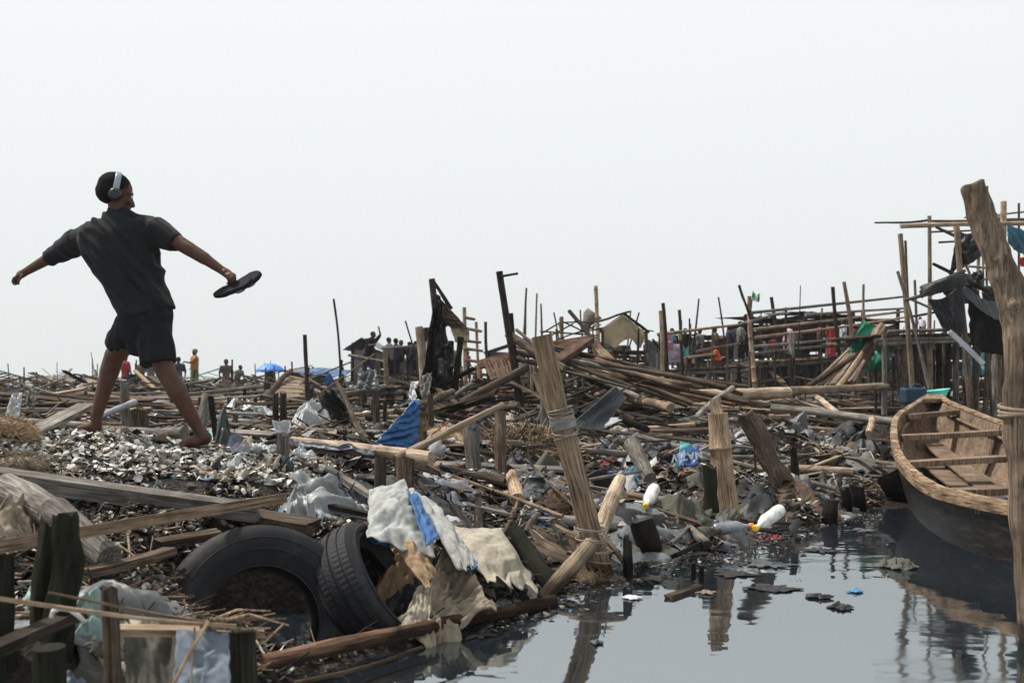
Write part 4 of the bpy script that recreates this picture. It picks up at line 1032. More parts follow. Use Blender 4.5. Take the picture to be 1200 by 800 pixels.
 ('walkway_post', 989, 330, 997, 392, 20, 20, 4, 8, 'wood_tan', 'tall yellowish post widening downwards', 'post', {}),
 ('walkway_post', 1012, 333, 1014, 372, 20, 20, 3, 3, 'wood_tan', 'thin tan post right of the yellowish one', 'post', {}),
 ('wooden_pole', 1055, 274, 1068, 460, 14, 14, 5.5, 7, 'wood_tan', 'tall tan pole at the left of the stilt platform', 'pole', {}),
 ('wooden_pole', 1061, 282, 1067, 400, 14.3, 14.3, 3, 3.5, 'wood_brown', 'thinner brown pole touching the tall tan pole', 'pole', {}),
 ('wooden_pole', 1052, 318, 1089, 462, 13.6, 13.2, 3.5, 4.5, 'wood_grey', 'pale grey pole leaning across the stilt platform', 'pole', {}),
 ('wooden_pole', 1072, 328, 1073, 350, 15, 15, 3, 3, 'wood_grey', 'short grey pole above the platform', 'pole', {}),
 ('frame_post', 1089, 253, 1091, 395, 14.5, 14.5, 4.5, 5, 'wood_tan', 'left post of the tall pole frame', 'post', {}),
 ('frame_post', 1121, 265, 1127, 338, 13, 13, 7, 7, 'wood_tan', 'thick upright post holding the black tarp', 'post', {}),
 ('frame_post', 1124, 330, 1136, 468, 13, 12.8, 7, 9, 'wood_brown', 'crooked lower post under the black tarp', 'post', dict(rough=.2, bend=.02)),
 ('frame_post', 1147, 290, 1147, 380, 15.5, 15.5, 4, 4, 'wood_tan', 'thin frame post left of the driftwood', 'post', {}),
 ('frame_post', 1152, 300, 1150, 340, 15.2, 15.2, 2.5, 2.5, 'wood_tan', 'slender frame stick beside the thin post', 'post', {}),
 ('frame_post', 1176, 236, 1176, 420, 14.5, 14.5, 6.5, 7, 'wood_tan', 'right post of the tall pole frame, behind the driftwood', 'post', {}),
 ('frame_post', 1194, 238, 1194, 420, 15, 15, 2.5, 3, 'wood_dark', 'thin black rod by the blue hanging cloth', 'pole', {}),
 ('frame_post', 1157, 218, 1159, 300, 15.4, 15.4, 2.5, 3, 'wood_brown', 'thin rod rising behind the driftwood top', 'pole', {}),
 ('frame_beam', 1055, 265, 1215, 262, 14.4, 14.3, 5.5, 5.5, 'wood_pale', 'thick pale beam along the top of the pole frame', 'beam', dict(n=6)),
 ('frame_beam', 1088, 259, 1215, 257, 14.6, 14.6, 3, 3.5, 'wood_brown', 'brown beam just above the pale one', 'beam', {}),
 ('frame_beam', 1025, 261, 1088, 258, 14.7, 14.6, 2, 3, 'wood_dark', 'curved dark branch sticking out left of the pole frame', 'branch', dict(bend=.05, segs=12)),
 ('frame_beam', 1090, 272, 1140, 270, 14.8, 14.8, 2.2, 2.2, 'wood_brown', 'thin stick under the pale beam', 'stick', {}),
 ('frame_beam', 1097, 266, 1118, 276, 14.2, 14, 3, 4, 'wood_dark', 'short dark branch hanging at the frame corner', 'branch', {}),
 ('frame_beam', 1093, 309, 1180, 352, 12.9, 12.8, 3.5, 6, 'wood_dark', 'dark branch slanting across the black tarp', 'branch', dict(rough=.15)),
 ('frame_beam', 1060, 352, 1112, 338, 13.2, 13, 4, 5, 'wood_brown', 'brown branch reaching left from the rolled tarp', 'branch', {}),
 ('frame_beam', 1135, 312, 1180, 316, 14.4, 14.4, 3, 3, 'wood_tan', 'level stick behind the driftwood trunk', 'stick', {}),
 ('frame_beam', 1100, 284, 1160, 281, 15.5, 15.5, 2.5, 2.5, 'wood_brown', 'thin level stick crossing the upper black tarp', 'stick', {}),
 ('frame_beam', 1130, 255, 1215, 247, 15.2, 15.2, 2.2, 2.2, 'wood_grey', 'thin grey stick rising slightly above the frame top', 'stick', {}),
 ('frame_beam', 1166, 250, 1178, 262, 14.6, 14.5, 3, 3, 'wood_grey', 'short pale stub at the right frame post', 'stick', {}),
 ('frame_beam', 1143, 338, 1128, 300, 14, 13.6, 3, 3, 'wood_tan', 'slanting tan brace behind the black tarp', 'brace', {}),
 ('frame_beam', 1066, 350, 1120, 372, 14.2, 14.2, 3, 3, 'wood_grey', 'grey brace sloping down from the tall tan pole', 'brace', {}),
 ('frame_beam', 1060, 372, 1116, 362, 14.9, 14.9, 3, 3, 'wood_brown', 'brown stick crossing above the platform deck', 'stick', {}),
 ('frame_beam', 1148, 328, 1182, 324, 14.6, 14.6, 3, 3, 'wood_grey', 'upper of two grey bars beside the driftwood', 'bar', {}),
 ('frame_beam', 1148, 337, 1182, 333, 14.6, 14.6, 3, 3, 'wood_grey', 'lower of two grey bars beside the driftwood', 'bar', {}),
]
for i, (nm, tx, ty, fx, fy, dt, df, wt, wf, mt, lb, ct, kw) in enumerate(V):
    top = P(tx, ty, dt); foot = P(fx, fy, df)
    if ty < fy-12 and ct in ('post', 'stump', 'stake', 'pole') and fy > 440: foot = foot+(foot-top).normalized()*(.25 if nm != 'bound_pole' else 0)     # bury the foot
    if dt >= 12 and df >= 12 and ct in ('post', 'pole') and abs(fx-tx) < .30*(fy-ty) and nm not in ('tent_pole', 'frame_beam') and (tx, ty) not in ((866, 334), (1121, 265), (578, 402)):
        dr = (foot-top).normalized(); gz = zt(foot.x, foot.y)-.15
        if foot.z > gz: foot = top+dr*((gz-top.z)/dr.z)
    kw2 = dict(bend=.012, rough=.10); kw2.update(kw)
    pole(nm, foot, top, wf*df/F/2, wt*dt/F/2, mt, lb, ct, seed=i+11, **kw2)
# floating plank and planks with broad faces
PL = [
 ('thick_beam', -40, 553, 4.5, 300, 600, 4.75, .085, .075, 'wood_grey', 'thick weathered beam crossing below the shell mound', 'beam', (0, -.2, 1)),
 ('thick_beam', 238, 596, 4.9, 368, 617, 4.75, .09, .055, 'wood_brown', 'dark end beam running towards the tyres', 'beam', (0, -.3, 1)),
 ('long_batten', -20, 644, 3.1, 335, 583, 4.4, .022, .042, 'wood_tan', 'long slim sawn batten slanting across the left side', 'batten', (0, .3, 1)),
 ('level_batten', 136, 738, 2.75, 310, 742, 2.9, .03, .022, 'wood_tan', 'yellowish batten lying level below the large tyre', 'batten', (0, -.3, 1)),
 ('dark_plank', -10, 763, 2.5, 92, 718, 2.9, .05, .03, 'wood_dark', 'dark plank slanting in the bottom corner', 'plank', (0, -.5, 1)),
 ('dark_plank', 95, 672, 3.3, 200, 645, 3.9, .05, .03, 'wood_brown', 'brown plank among the shells left of the large tyre', 'plank', (0, -.4, 1)),
 ('dark_plank', 185, 637, 4.2, 255, 625, 4.4, .05, .035, 'wood_brown', 'short brown plank touching the top of the large tyre', 'plank', (0, -.4, 1)),
 ('leaning_plank', 34, 509, 5.9, 102, 475, 6.6, .14, .03, 'wood_grey', 'broad grey plank propped up beside the straw mound', 'plank', (-.1, -1, .6)),
 ('floating_plank', 784, 699, 4.92, 818, 687, 5.16, .045, .02, 'wood_pale', 'small pale plank floating in the water', 'plank', (0, 0, 1)),
 ('flat_board', 487, 556, 6.6, 590, 561, 6.6, .06, .05, 'wood_brown', 'brown board lying level at the foot of the two posts', 'board', (0, -.5, 1)),
 ('black_board', 1046, 561, 8.5, 1068, 596, 8.6, .24, .03, 'wood_wet', 'black board standing in the water against the boat', 'board', (-.4, -1, .2)),
 ('post_cap', 838, 470, 7.25, 842, 487, 7.2, .075, .05, 'wood_tan', 'flat tongue of wood on top of the collared bamboo post', 'tongue', (0, -1, 0)),
 ('nailed_board', 470, 541, 5.5, 505, 552, 5.9, .10, .03, 'wood_brown', 'short board nailed behind the twin stump', 'board', (0, -.6, 1)),
 ('frame_timber', 640, 432, 11.5, 690, 398, 13, .16, .07, 'wood_red', 'reddish timber forming the left side of the collapsed frame', 'timber', (-.3, -.8, .6)),
 ('frame_timber', 612, 411, 13, 692, 399, 13, .13, .07, 'wood_red', 'reddish top timber of the collapsed frame', 'timber', (0, -1, .5)),
 ('frame_timber', 689, 399, 13, 738, 444, 12.4, .16, .06, 'wood_tan', 'light timber forming the right side of the collapsed frame', 'timber', (.5, -.8, .5)),
 ('frame_timber', 676, 437, 12.5, 722, 426, 13, .06, .05, 'wood_red', 'thin crossbar of the collapsed frame', 'timber', (0, -1, .5)),
 ('frame_timber', 560, 428, 14, 603, 416, 14, .12, .06, 'wood_red', 'reddish header above the slatted brown panel', 'timber', (0, -1, .5)),
]
for i, (nm, x0, y0, d0, x1, y1, d1, w_, t_, mt, lb, ct, up) in enumerate(PL):
    plank(nm, P(x0, y0, d0), P(x1, y1, d1), w_, t_, mt, lb, ct, seed=i+3, up=up, warp=.008, chip=.05)
# long timbers sliding down from the ruin
for i in range(18):
    a = P(R.uniform(596, 660), R.uniform(396, 432), R.uniform(12, 13.5)); b_ = P(R.uniform(735, 880), R.uniform(452, 476), R.uniform(11, 12.5))
    o = pole('long_timber', a, b_, R.uniform(.02, .036), R.uniform(.02, .032), R.choice(['wood_brown', 'wood_tan', 'wood_brown', 'wood_red', 'wood_grey']),
         'long timber in the heap sliding down right from the tall black post', 'timber', seed=i+200, group='long timbers sliding down from the ruin', rough=.18, bend=.012, n=8)

# driftwood column
def driftwood():
    pts = [(1139, 214, 4.1), (1147, 242, 4.1), (1159, 277, 4.1), (1173, 312, 4.1), (1186, 345, 4.1), (1195, 380, 4.1), (1198, 420, 4.1), (1197, 465, 4.1), (1199, 510, 4.1), (1204, 560, 4.1), (1210, 620, 4.1), (1220, 720, 4.1), (1227, 790, 4.1)]
    rs = [.050, .053, .055, .058, .062, .066, .069, .072, .074, .078, .084, .092, .098]
    P3 = [P(*p) for p in pts]
    mb = MB(); pp = []; rr_ = []
    m_ = len(P3)-1; n = 60
    for k in range(n+1):
        s = k/n*m_; i = min(int(s), m_-1); f = s-i
        p0, p1, p2, p3 = P3[max(i-1, 0)], P3[i], P3[i+1], P3[min(i+2, m_)]
        pp.append(.5*((2*p1)+(p2-p0)*f+(2*p0-5*p1+4*p2-p3)*f*f+(3*p1-p0-3*p2+p3)*f**3)); rr_.append(rs[i]*(1-f)+rs[i+1]*f)
    root = empty('driftwood_post', P3[-1], 'thick crooked driftwood trunk standing in front of the boat, leaning left at its top', 'driftwood')
    mb.tube(pp, rr_, 26, 0, .10, 5, True, 1.0, None, True, .006)
    vs, fs = [Vector(v) for v in mb.v], list(mb.f)
    for (a, b_, c, r0, r1) in [((1176, 303, 4.06), (1169, 305, 4.05), 0, .026, .016), ((1192, 357, 4.05), (1187, 358, 4.03), 0, .030, .020)]:
        cap_mesh(vs, fs, P(*a), r0, P(*b_), r1)
    remesh('trunk', vs, fs, .009, 3, 'driftwood', root, disp=lambda c, n_: .003*noise.noise(Vector((c.x*30, c.y*30, c.z*3)))+.0045*noise.noise(Vector((c.x*9, c.y*9, c.z*5))))
    mb = MB()
    for j in range(3):
        c = P(1197, 477+j*3.4, 4.1); th_ = [2*math.pi*k/28 for k in range(29)]
        mb.tube([c+Vector((math.cos(t_)*.083, math.sin(t_)*.083, .012*math.sin(t_+j))) for t_ in th_], [.008]*29, 6, cap=False)
    tag(mb.build('rope', 'rope'), 'pale rope wound round the driftwood trunk beside the boat', 'rope')
driftwood()
# twine round the big pole
mb = MB(); ax = (P(635, 393, 5.35)-P(704, 676, 5.40)).normalized(); ux = ax.cross(Vector((0, 1, 0))).normalized(); uy = ux.cross(ax)
pts = []
rr = random.Random(5)
for k in range(420):
    s = k/419; yy = 478+34*(.5+.5*math.sin(s*19+rr.random()*.05))*(1 if s < .7 else .5)
    f = (yy-393)/(676-393); c = P(635, 393, 5.35).lerp(P(704, 676, 5.40), f); t_ = s*2*math.pi*15
    pts.append(c+ux*math.cos(t_)*.069+uy*math.sin(t_)*.069)
mb.tube(pts, [.0028]*420, 4); tag(mb.build('twine_binding', 'twine'), 'loops of pale twine wrapped round the thick leaning pole', 'twine')
mb = MB(); f0 = [(487, .0675), (491, .0685), (496, .068), (501, .0665)]
mb.tube([P(635, 393, 5.35).lerp(P(704, 676, 5.4), (y-393)/283) for y, _ in f0], [r for _, r in f0], 22, 0, .03, 2, cap=False)
tag(mb.build('plastic_binding', 'plastic_grey'), 'band of clear-grey plastic wrapped round the thick leaning pole', 'plastic wrap')
mb = MB(); pts = []
for k in range(120):
    s = k/119; c = P(690, 612, 5.38).lerp(P(697, 655, 5.38), s+.1*math.sin(s*20)); t_ = s*2*math.pi*7
    pts.append(c+Vector((math.cos(t_)*.085, math.sin(t_)*.085, 0)))
mb.tube(pts, [.003]*120, 4); tag(mb.build('twine_binding', 'twine'), 'twine lashing the pale log to the foot of the thick leaning pole', 'twine')
# ------------------------------------------------------------------ ruins, walkways, panels
def stick(mb, a, b_, ra, rb=None, n=6, seed=0, rough=.1):
    a = Vector(a); b_ = Vector(b_); rb = ra if rb is None else rb
    rr = random.Random(seed); L = (b_-a).length; k = Vector((rr.uniform(-1, 1), rr.uniform(-1, 1), rr.uniform(-1, 1)))*L*.008
    mb.tube([a, a.lerp(b_, .33)+k, a.lerp(b_, .66)-k*.5, b_], [ra, ra*.95, (ra+rb)/2, rb], n, 0, rough, seed)
def walkway(name, label, xs, y_deck, d0, d1, depth, posts, rails, seed, wpx=4.5, group=None, ground=True):
    """xs=(px0,px1); posts: list of px; rails: list of (px0,py0,px1,py1) ; deck follows y_deck(px)"""
    rr = random.Random(seed)
    dd = lambda px: d0+(d1-d0)*(px-xs[0])/(xs[1]-xs[0])
    mid = (xs[0]+xs[1])/2; r_ = empty(name, P(mid, y_deck(mid), dd(mid)), label, 'walkway' if 'walk' in name else 'platform', group)
    mb = MB(); x = xs[0]
    while x < xs[1]:
        d = dd(x); a = P(x, y_deck(x), d); b_ = a+Vector((rr.uniform(-.2, .2)*depth*.3, depth*rr.uniform(.85, 1.1), rr.uniform(-.03, .03)))
        w_ = rr.uniform(.08, .16); mb.bar(a+Vector((0, -rr.uniform(0, .12), 0)), b_, w_, .025, segs=2, warp=.02, seed=int(x*7)); x += w_/d*F*rr.uniform(1.0, 1.25)
    mb.build('deck', 'wood_brown', r_)
    for k, off in enumerate((.05, depth*.5, depth-.05)):
        mb = MB(); a = P(xs[0]-2, y_deck(xs[0])+1, d0); b_ = P(xs[1]+2, y_deck(xs[1])+1, d1)
        stick(mb, a+Vector((0, off, -.06)), b_+Vector((0, off, -.06)), .045, .04, 7, k+seed, .15); mb.build('joist', 'wood_grey', r_)
    for k, (px, back) in enumerate(posts):
        d = dd(px)+back; a = P(px, y_deck(px)-rr.uniform(-1, 3), d); gz = zt(a.x, a.y)-.15; s_ = wpx*d/F/2
        mb = MB(); stick(mb, (a.x+rr.uniform(-.08, .08), a.y, gz), a, s_*rr.uniform(.9, 1.2), s_*rr.uniform(.8, 1.1), 8, k*3+seed, .2)
        mb.build('post', rr.choice(['wood_brown', 'wood_dark', 'wood_grey', 'wood_dark']), r_)
    for k, q in enumerate(rails):
        da, db = (q[4], q[5]) if len(q) > 4 else (dd(q[0]), dd(q[2]))
        mb = MB(); a = P(q[0], q[1], da); b_ = P(q[2], q[3], db)
        n = 7; c = rr.uniform(-.6, .8)*.04
        mb.tube([a.lerp(b_, i/n)+Vector((0, 0, -c*math.sin(i/n*math.pi)*(b_-a).length*.3)) for i in range(n+1)], [.034*(1-.3*i/n) for i in range(n+1)], 7, 0, .12, k+seed)
        mb.build('rail', rr.choice(['wood_grey', 'wood_tan', 'wood_grey']), r_)
    return r_
lin = lambda x0, y0, x1, y1: (lambda x: y0+(y1-y0)*(x-x0)/(x1-x0))
walkway('stilt_walkway', 'raised pole walkway with people, between the leaning grey poles and the tall post', (778, 884), lin(778, 434, 884, 429), 20, 19.6, 2.4,
        [(p_, b_) for p_ in (782, 795, 806, 818, 829, 838, 852, 866, 880) for b_ in (0.05, 1.2, 2.2)],
        [(770, 392, 868, 380), (868, 380, 905, 369), (905, 369, 926, 367), (815, 412, 868, 402), (800, 420, 840, 414)], 5)
walkway('stilt_walkway', 'raised walkway with many pole rails in front of the black shed', (886, 1050), lin(886, 425, 1050, 412), 19.6, 21.5, 2.6,
        [(p_, b_) for p_ in (890, 899, 912, 926, 941, 958, 972, 989, 1006, 1022, 1038) for b_ in (0.05, 1.3, 2.4)],
        [(880, 366.5, 1064, 347), (944, 369, 1062, 361), (882, 386, 1066, 364), (884, 395.6, 1066, 371), (882, 406, 1000, 394), (882, 415, 1000, 403), (886, 424, 1000, 416)], 9)
walkway('stilt_platform', 'stilt platform of dark poles behind the boat, under the black tarps', (1028, 1182), lin(1028, 393, 1182, 390), 14.6, 14.2, 2.6,
        [(1036, 0), (1037, 1.2), (1060, .1), (1072, .1), (1082, 1.4), (1090, .1), (1100, .5), (1112, .2), (1121, 1.2), (1144, .1), (1157, .3), (1168, 1.6), (1178, .2), (1050, 2.2), (1106, 2.3), (1135, 2.2)],
        [(1028, 398, 1116, 396), (1030, 403, 1118, 400), (1040, 389, 1116, 386)], 13, wpx=7)
walkway('plank_platform', 'low broken plank deck left of the torn tent', (400, 500), lin(400, 458, 500, 452), 14, 14.5, 2, [(p_, b_) for p_ in (410, 422, 427, 455, 459, 478, 492) for b_ in (.05, 1.5)], [], 17, wpx=7)
walkway('people_platform', 'raised deck the group of standing people is on', (420, 500), lin(420, 447, 500, 449), 24, 24, 3.5, [(p_, b_) for p_ in range(422, 500, 11) for b_ in (.1, 3)], [(447, 408, 494, 405), (408, 416, 452, 424)], 19, wpx=3.5)
walkway('stilt_platform', 'dark stilt deck behind the collapsed frame', (556, 640), lin(556, 446, 640, 440), 19, 19, 2.5, [(p_, b_) for p_ in range(558, 640, 10) for b_ in (.1, 2)], [(545, 436, 600, 444), (556, 430, 640, 425)], 23, wpx=4)
for i, (x0, x1, yy, d, lb) in enumerate([(140, 215, 458, 37, 'low far deck the seated people behind the striding man sit on'), (216, 300, 462, 37, 'low far deck under the woman in the headscarf'), (301, 352, 462, 34, 'small low deck under the blue umbrella'),
                                  (640, 700, 432, 24, 'dark stilt deck behind the roof skeleton'), (1055, 1100, 402, 17.2, 'small upper deck under the bending person in lilac')]):
    walkway('stilt_platform', lb, (x0, x1), lin(x0, yy, x1, yy), d, d, 3, [(p_, b_) for p_ in range(x0+2, x1, 9) for b_ in (.1, 2.5)], [], 31+i, wpx=3)

# ladder frame by the tent
r_ = empty('ladder_frame', P(552, 440, 18), 'light pole ladder frame standing right of the torn tent', 'ladder')
for k, (x0, y0, x1, y1) in enumerate([(542, 384, 564, 388), (541, 399, 563, 401), (543, 408, 565, 411), (544, 421, 563, 424), (546, 372, 556, 374)]):
    mb = MB(); stick(mb, P(x0, y0, 17.9), P(x1, y1, 18.4), .03, .026, 6, k); mb.build('rung', 'wood_tan', r_)

def panel(name, label, A, B, C_, D_, n, mats, seed, frame=True, gap=.12, cat='panel'):
    """slats run from edge A-D to edge B-C"""
    A, B, C_, D_ = map(Vector, (A, B, C_, D_)); c = (A+B+C_+D_)/4; c.z = min(A.z, B.z, C_.z, D_.z)
    r_ = empty(name, c, label, cat); rr = random.Random(seed); nn = (B-A).cross(D_-A).normalized()
    if nn.y > 0: nn = -nn
    for j, m_ in enumerate(mats):
        mb = MB()
        for k in range(n):
            if k % len(mats) != j: continue
            v = (k+.5)/n; a = A.lerp(D_, v); b_ = B.lerp(C_, v); ln = (b_-a)
            a = a-ln*rr.uniform(0, .05); b_ = b_+ln*rr.uniform(-.08, .05)
            w_ = ((D_-A).length+(C_-B).length)/2/n*(1-gap)*rr.uniform(.8, 1.15)
            mb.bar(a+nn*rr.uniform(0, .03), b_+nn*rr.uniform(0, .03), w_, .018, 0, up=nn, segs=3, warp=.012, seed=seed*50+k, chip=.05)
        mb.build('slats', m_, r_)
    if frame:
        for k in (.12, .5, .88):
            mb = MB(); stick(mb, A.lerp(B, k)-nn*.04, D_.lerp(C_, k)-nn*.04, .035, .03, 6, k*10); mb.build('batten', 'wood_brown', r_)
    return r_
panel('raft_panel', 'pale slatted raft of sticks propped up under the blue umbrella', P(337, 441, 17), P(358, 446, 17), P(352, 466, 15), P(309, 467, 15), 13, ['wood_tan', 'wood_pale'], 3)
pole('panel_pole', P(307, 467, 14.8), P(340, 436, 16.8), .05, .045, 'wood_brown', 'left of two brown poles crossing the slatted raft', 'pole', 61)
pole('panel_pole', P(331, 467, 14.8), P(358, 444, 16.8), .04, .035, 'wood_brown', 'right of two brown poles crossing the slatted raft', 'pole', 62)
panel('wall_panel', 'reddish slatted wall panel fallen back beside the tall black post', P(566, 424, 14), P(578, 450, 13.6), P(606, 446, 13.6), P(600, 419, 14), 9, ['wood_red', 'wood_brown'], 5)
panel('wall_panel', 'tan slatted panel filling the right side of the collapsed frame', P(692, 404, 12.9), P(705, 447, 12.3), P(738, 447, 12.3), P(722, 428, 12.6), 7, ['wood_tan', 'wood_red'], 6)
panel('fan_panel', 'large slatted panel fanned and leaning against the green cloth', P(946, 455, 15), P(1020, 384, 16.2), P(1037, 383, 16.2), P(1012, 443, 15), 22, ['wood_tan', 'wood_pale', 'wood_grey'], 7, gap=-.05)
pole('panel_pole', P(946, 454, 14.8), P(1026, 398, 15.9), .045, .04, 'wood_brown', 'upper pole across the fanned panel', 'pole', 63)
pole('panel_pole', P(978, 460, 14.5), P(1033, 380, 16.0), .05, .04, 'wood_tan', 'lower pale pole across the fanned panel', 'pole', 64)

# ruined gabled hut
def hut():
    d = 20; r_ = empty('ruined_hut', P(730, 455, d), 'half collapsed hut with a stained cream gable sheet and bare roof sticks', 'hut')
    c_ = lambda x, y, dd=0: P(x, y, d+dd)
    def loose(mb_name, pts2, mat, seed, bul=.05):
        mb = MB(); n = 26; vs = []; fs = []
        # polygon column-filled: top and bottom border polylines
        top, bot = pts2
        def at(pl, t_):
            L_ = len(pl)-1; s = t_*L_; i = min(int(s), L_-1); f = s-i
            return pl[i][0]*(1-f)+pl[i+1][0]*f, pl[i][1]*(1-f)+pl[i+1][1]*f
        for j in range(n+1):
            for i in range(n+1):
                a = at(top, i/n); b_ = at(bot, i/n); v = j/n
                p = c_(a[0]*(1-v)+b_[0]*v, a[1]*(1-v)+b_[1]*v, -.02)
                p.y += .10*fold(i/n*3, v*2, seed, 1.5, 2.5, .4)+(i/n)*.25
                vs.append(p)
        for j in range(n):
            for i in range(n): fs.append((j*(n+1)+i, j*(n+1)+i+1, (j+1)*(n+1)+i+1, (j+1)*(n+1)+i))
        mb.add(vs, fs, 0, True); o = mb.build(mb_name, mat, r_); o.modifiers.new('s', 'SOLIDIFY').thickness = .01
    loose('gable_sheet', ([(705, 386), (718, 377), (731.5, 368.4), (745, 379), (757, 388)], [(707, 402), (714, 404), (721, 409), (727, 402), (733, 398), (741, 396), (747, 404), (752, 408), (756, 400)]), 'hut_cloth', 3)
    loose('torn_sheet', ([(757, 396), (765, 400), (774, 404)], [(758, 424), (765, 438), (772, 430)]), 'tarp_grey', 5)
    loose('torn_sheet', ([(700, 399), (715, 404), (740, 404)], [(702, 412), (722, 414), (742, 412)]), 'cloth_grey', 6)
    rr = random.Random(4)
    for k, (x0, y0, x1, y1, w_) in enumerate([(634, 391, 656, 378, 2), (655, 378, 700, 377, 2), (700, 377, 737, 365, 3), (633, 388, 700, 393, 2), (640, 396, 672, 379, 2), (660, 377, 703, 398, 2), (673, 376, 706, 390, 2), (652, 398, 704, 380, 2),
                                        (702, 388, 732, 368, 3), (731, 367, 760, 389, 3.5), (641, 402, 690, 398, 2.5), (668, 392, 706, 384, 1.8), (655, 380, 662, 402, 2), (690, 374, 706, 388, 2), (680, 363, 683, 405, 2), (649, 366, 656, 402, 2), (645, 390, 646, 440, 3), (636, 398, 640, 440, 3), (690, 380, 690, 440, 3), (706, 386, 707, 455, 4), (757, 388, 758, 455, 4.5), (731, 405, 732, 455, 4), (700, 411, 760, 413, 4), (765, 398, 779, 416, 3), (752, 386, 766, 388, 1.5)]):
        mb = MB(); dz = rr.uniform(-.3, 1.6) if y1-y0 < 30 else 0
        stick(mb, c_(x0, y0, dz), c_(x1, y1, rr.uniform(-.3, 1.2) if y1-y0 < 30 else 0), w_*d/F/2, None, 6, k, .15); mb.build('post' if y1-y0 > 40 else 'rafter', rr.choice(['wood_dark', 'wood_brown', 'wood_dark']), r_)
    # back-wall boards and stacked red timber inside
    for k in range(5):
        mb = MB(); x0 = 702+k*12
        for j in range(9):
            y = 414+j*4.6; mb.bar(c_(x0, y, .9), c_(x0+12, y+rr.uniform(-1, 1), .9), .075, .03, 0, up=(0, 1, 0), segs=2, warp=.01, seed=k*9+j, chip=.06)
        mb.build('wall_boards', rr.choice(['wood_red', 'wood_dark', 'wood_brown']), r_)
    mb = MB()
    for j in range(8):
        y = 412+j*5; mb.bar(c_(758, y, .3), c_(775, y+2, .5), .085, .02, 0, up=(0, 1, 0), segs=2, warp=.01, seed=j, chip=.05)
    mb.build('side_boards', 'wood_grey', r_)
    mb = MB(); n = 10
    for x0, y0, x1, y1, s_ in [(684, 376, 696, 392, 3)]:
        stick(mb, c_(685, 384, .3), c_(697, 367, .3), .10, .16, 7, 2, .5)
    mb.build('rag_bundle', 'cloth_grey', r_)
hut()

# generic shacks behind
def shack(px, ytop, ybot, wpx, d, depth, wall, roof, label, seed, gable=False):
    rr = random.Random(seed); base = P(px, ybot, d); gz = zt(base.x, d)-.1; base.z = min(base.z, gz)
    r_ = empty('shack', base, label, 'shack'); w_ = wpx*d/F; h = P(px, ytop, d).z-base.z; x0 = base.x-w_/2
    for k in range(4):
        xx = x0+(k % 2)*w_; yy = d+(k//2)*depth; mb = MB(); stick(mb, (xx, yy, base.z), (xx+rr.uniform(-.1, .1), yy, base.z+h+rr.uniform(0, .3)), .06, .05, 7, k+seed, .2); mb.build('post', 'wood_dark', r_)
    for nm, a, b_ in (('front_wall', (x0, d), (x0+w_, d)), ('side_wall', (x0, d), (x0, d+depth)), ('side_wall', (x0+w_, d), (x0+w_, d+depth)), ('rear_wall', (x0, d+depth), (x0+w_, d+depth))):
        mb = MB(); n = int(h/.16)
        for j in range(n):
            if rr.random() < .18: continue
            z = base.z+.1+j*h/n; e = rr.uniform(-.04, .04)
            mb.bar((a[0], a[1], z+e), (b_[0], b_[1], z-e+rr.uniform(-.05, .05)), .15, .02, 0, up=(0, 1, 0) if a[1] == b_[1] else (1, 0, 0), segs=3, warp=.02, seed=seed*99+j, chip=.08)
        mb.build(nm, wall, r_)
    z = base.z+h; mid = h*.28 if gable else .12
    if gable:
        for s in (-1, 1):
            xa = base.x; xb = base.x+s*(w_/2+.25)
            patch('roof', (xa, d-.3, z+mid), (xa, d+depth+.3, z+mid), (xb, d+depth+.3, z), (xb, d-.3, z), roof, seed=seed+s, n=14, amp=.05, parent=r_, edge=.02)
    else:
        patch('roof', (x0-.3, d-.35, z+.05), (x0+w_+.3, d-.35, z-.1), (x0+w_+.3, d+depth+.3, z+mid), (x0-.3, d+depth+.3, z+mid+.1), roof, seed=seed, n=18, amp=.09, parent=r_, edge=.04)
for a in [(914, 374, 425, 62, 25, 3, 'tarp_black', 'tarp_black', 'long low shed sheeted in black behind the rails', 3),
          (973, 368, 422, 54, 26, 3, 'wood_dark', 'tarp_black', 'higher black-roofed shed left of the yellowish post', 4),
          (1030, 374, 412, 40, 26, 3, 'wood_tan', 'wood_tan', 'shed with light ochre boards behind the tall tan pole', 5),
          (425, 410, 452, 26, 33, 3, 'cloth_grey', 'tarp_grey', 'small far grey gabled shack behind the person with the raised arm', 6, True),
          (606, 413, 440, 64, 36, 4, 'wood_grey', 'tarp_grey', 'far grey-roofed shack behind the tall black post', 7, True),
          (800, 402, 432, 50, 36, 4, 'wood_grey', 'cloth_lilac', 'far shack with a lilac sheet behind the leaning grey poles', 8),
          (838, 394, 430, 44, 30, 3, 'wood_brown', 'cloth_brown', 'far brown shack behind the crouching person in orange', 9),
          (353, 436, 462, 26, 38, 4, 'cloth_grey', 'cloth_grey', 'far low grey shelter right of the blue umbrella', 10),
          (480, 424, 450, 50, 34, 4, 'wood_dark', 'tarp_black', 'far dark shelter behind the group of people', 11),
          (372, 438, 462, 22, 30, 3, 'tarp_blue', 'tarp_blue', 'far low shelter wrapped in blue plastic', 12),
          (1140, 396, 440, 60, 22, 3, 'wood_dark', 'tarp_black', 'dark shelter under and behind the stilt platform', 13),
          (60, 446, 458, 70, 45, 4, 'wood_grey', 'wood_grey', 'far low grey shelter at the left horizon', 14)]:
    shack(*a)

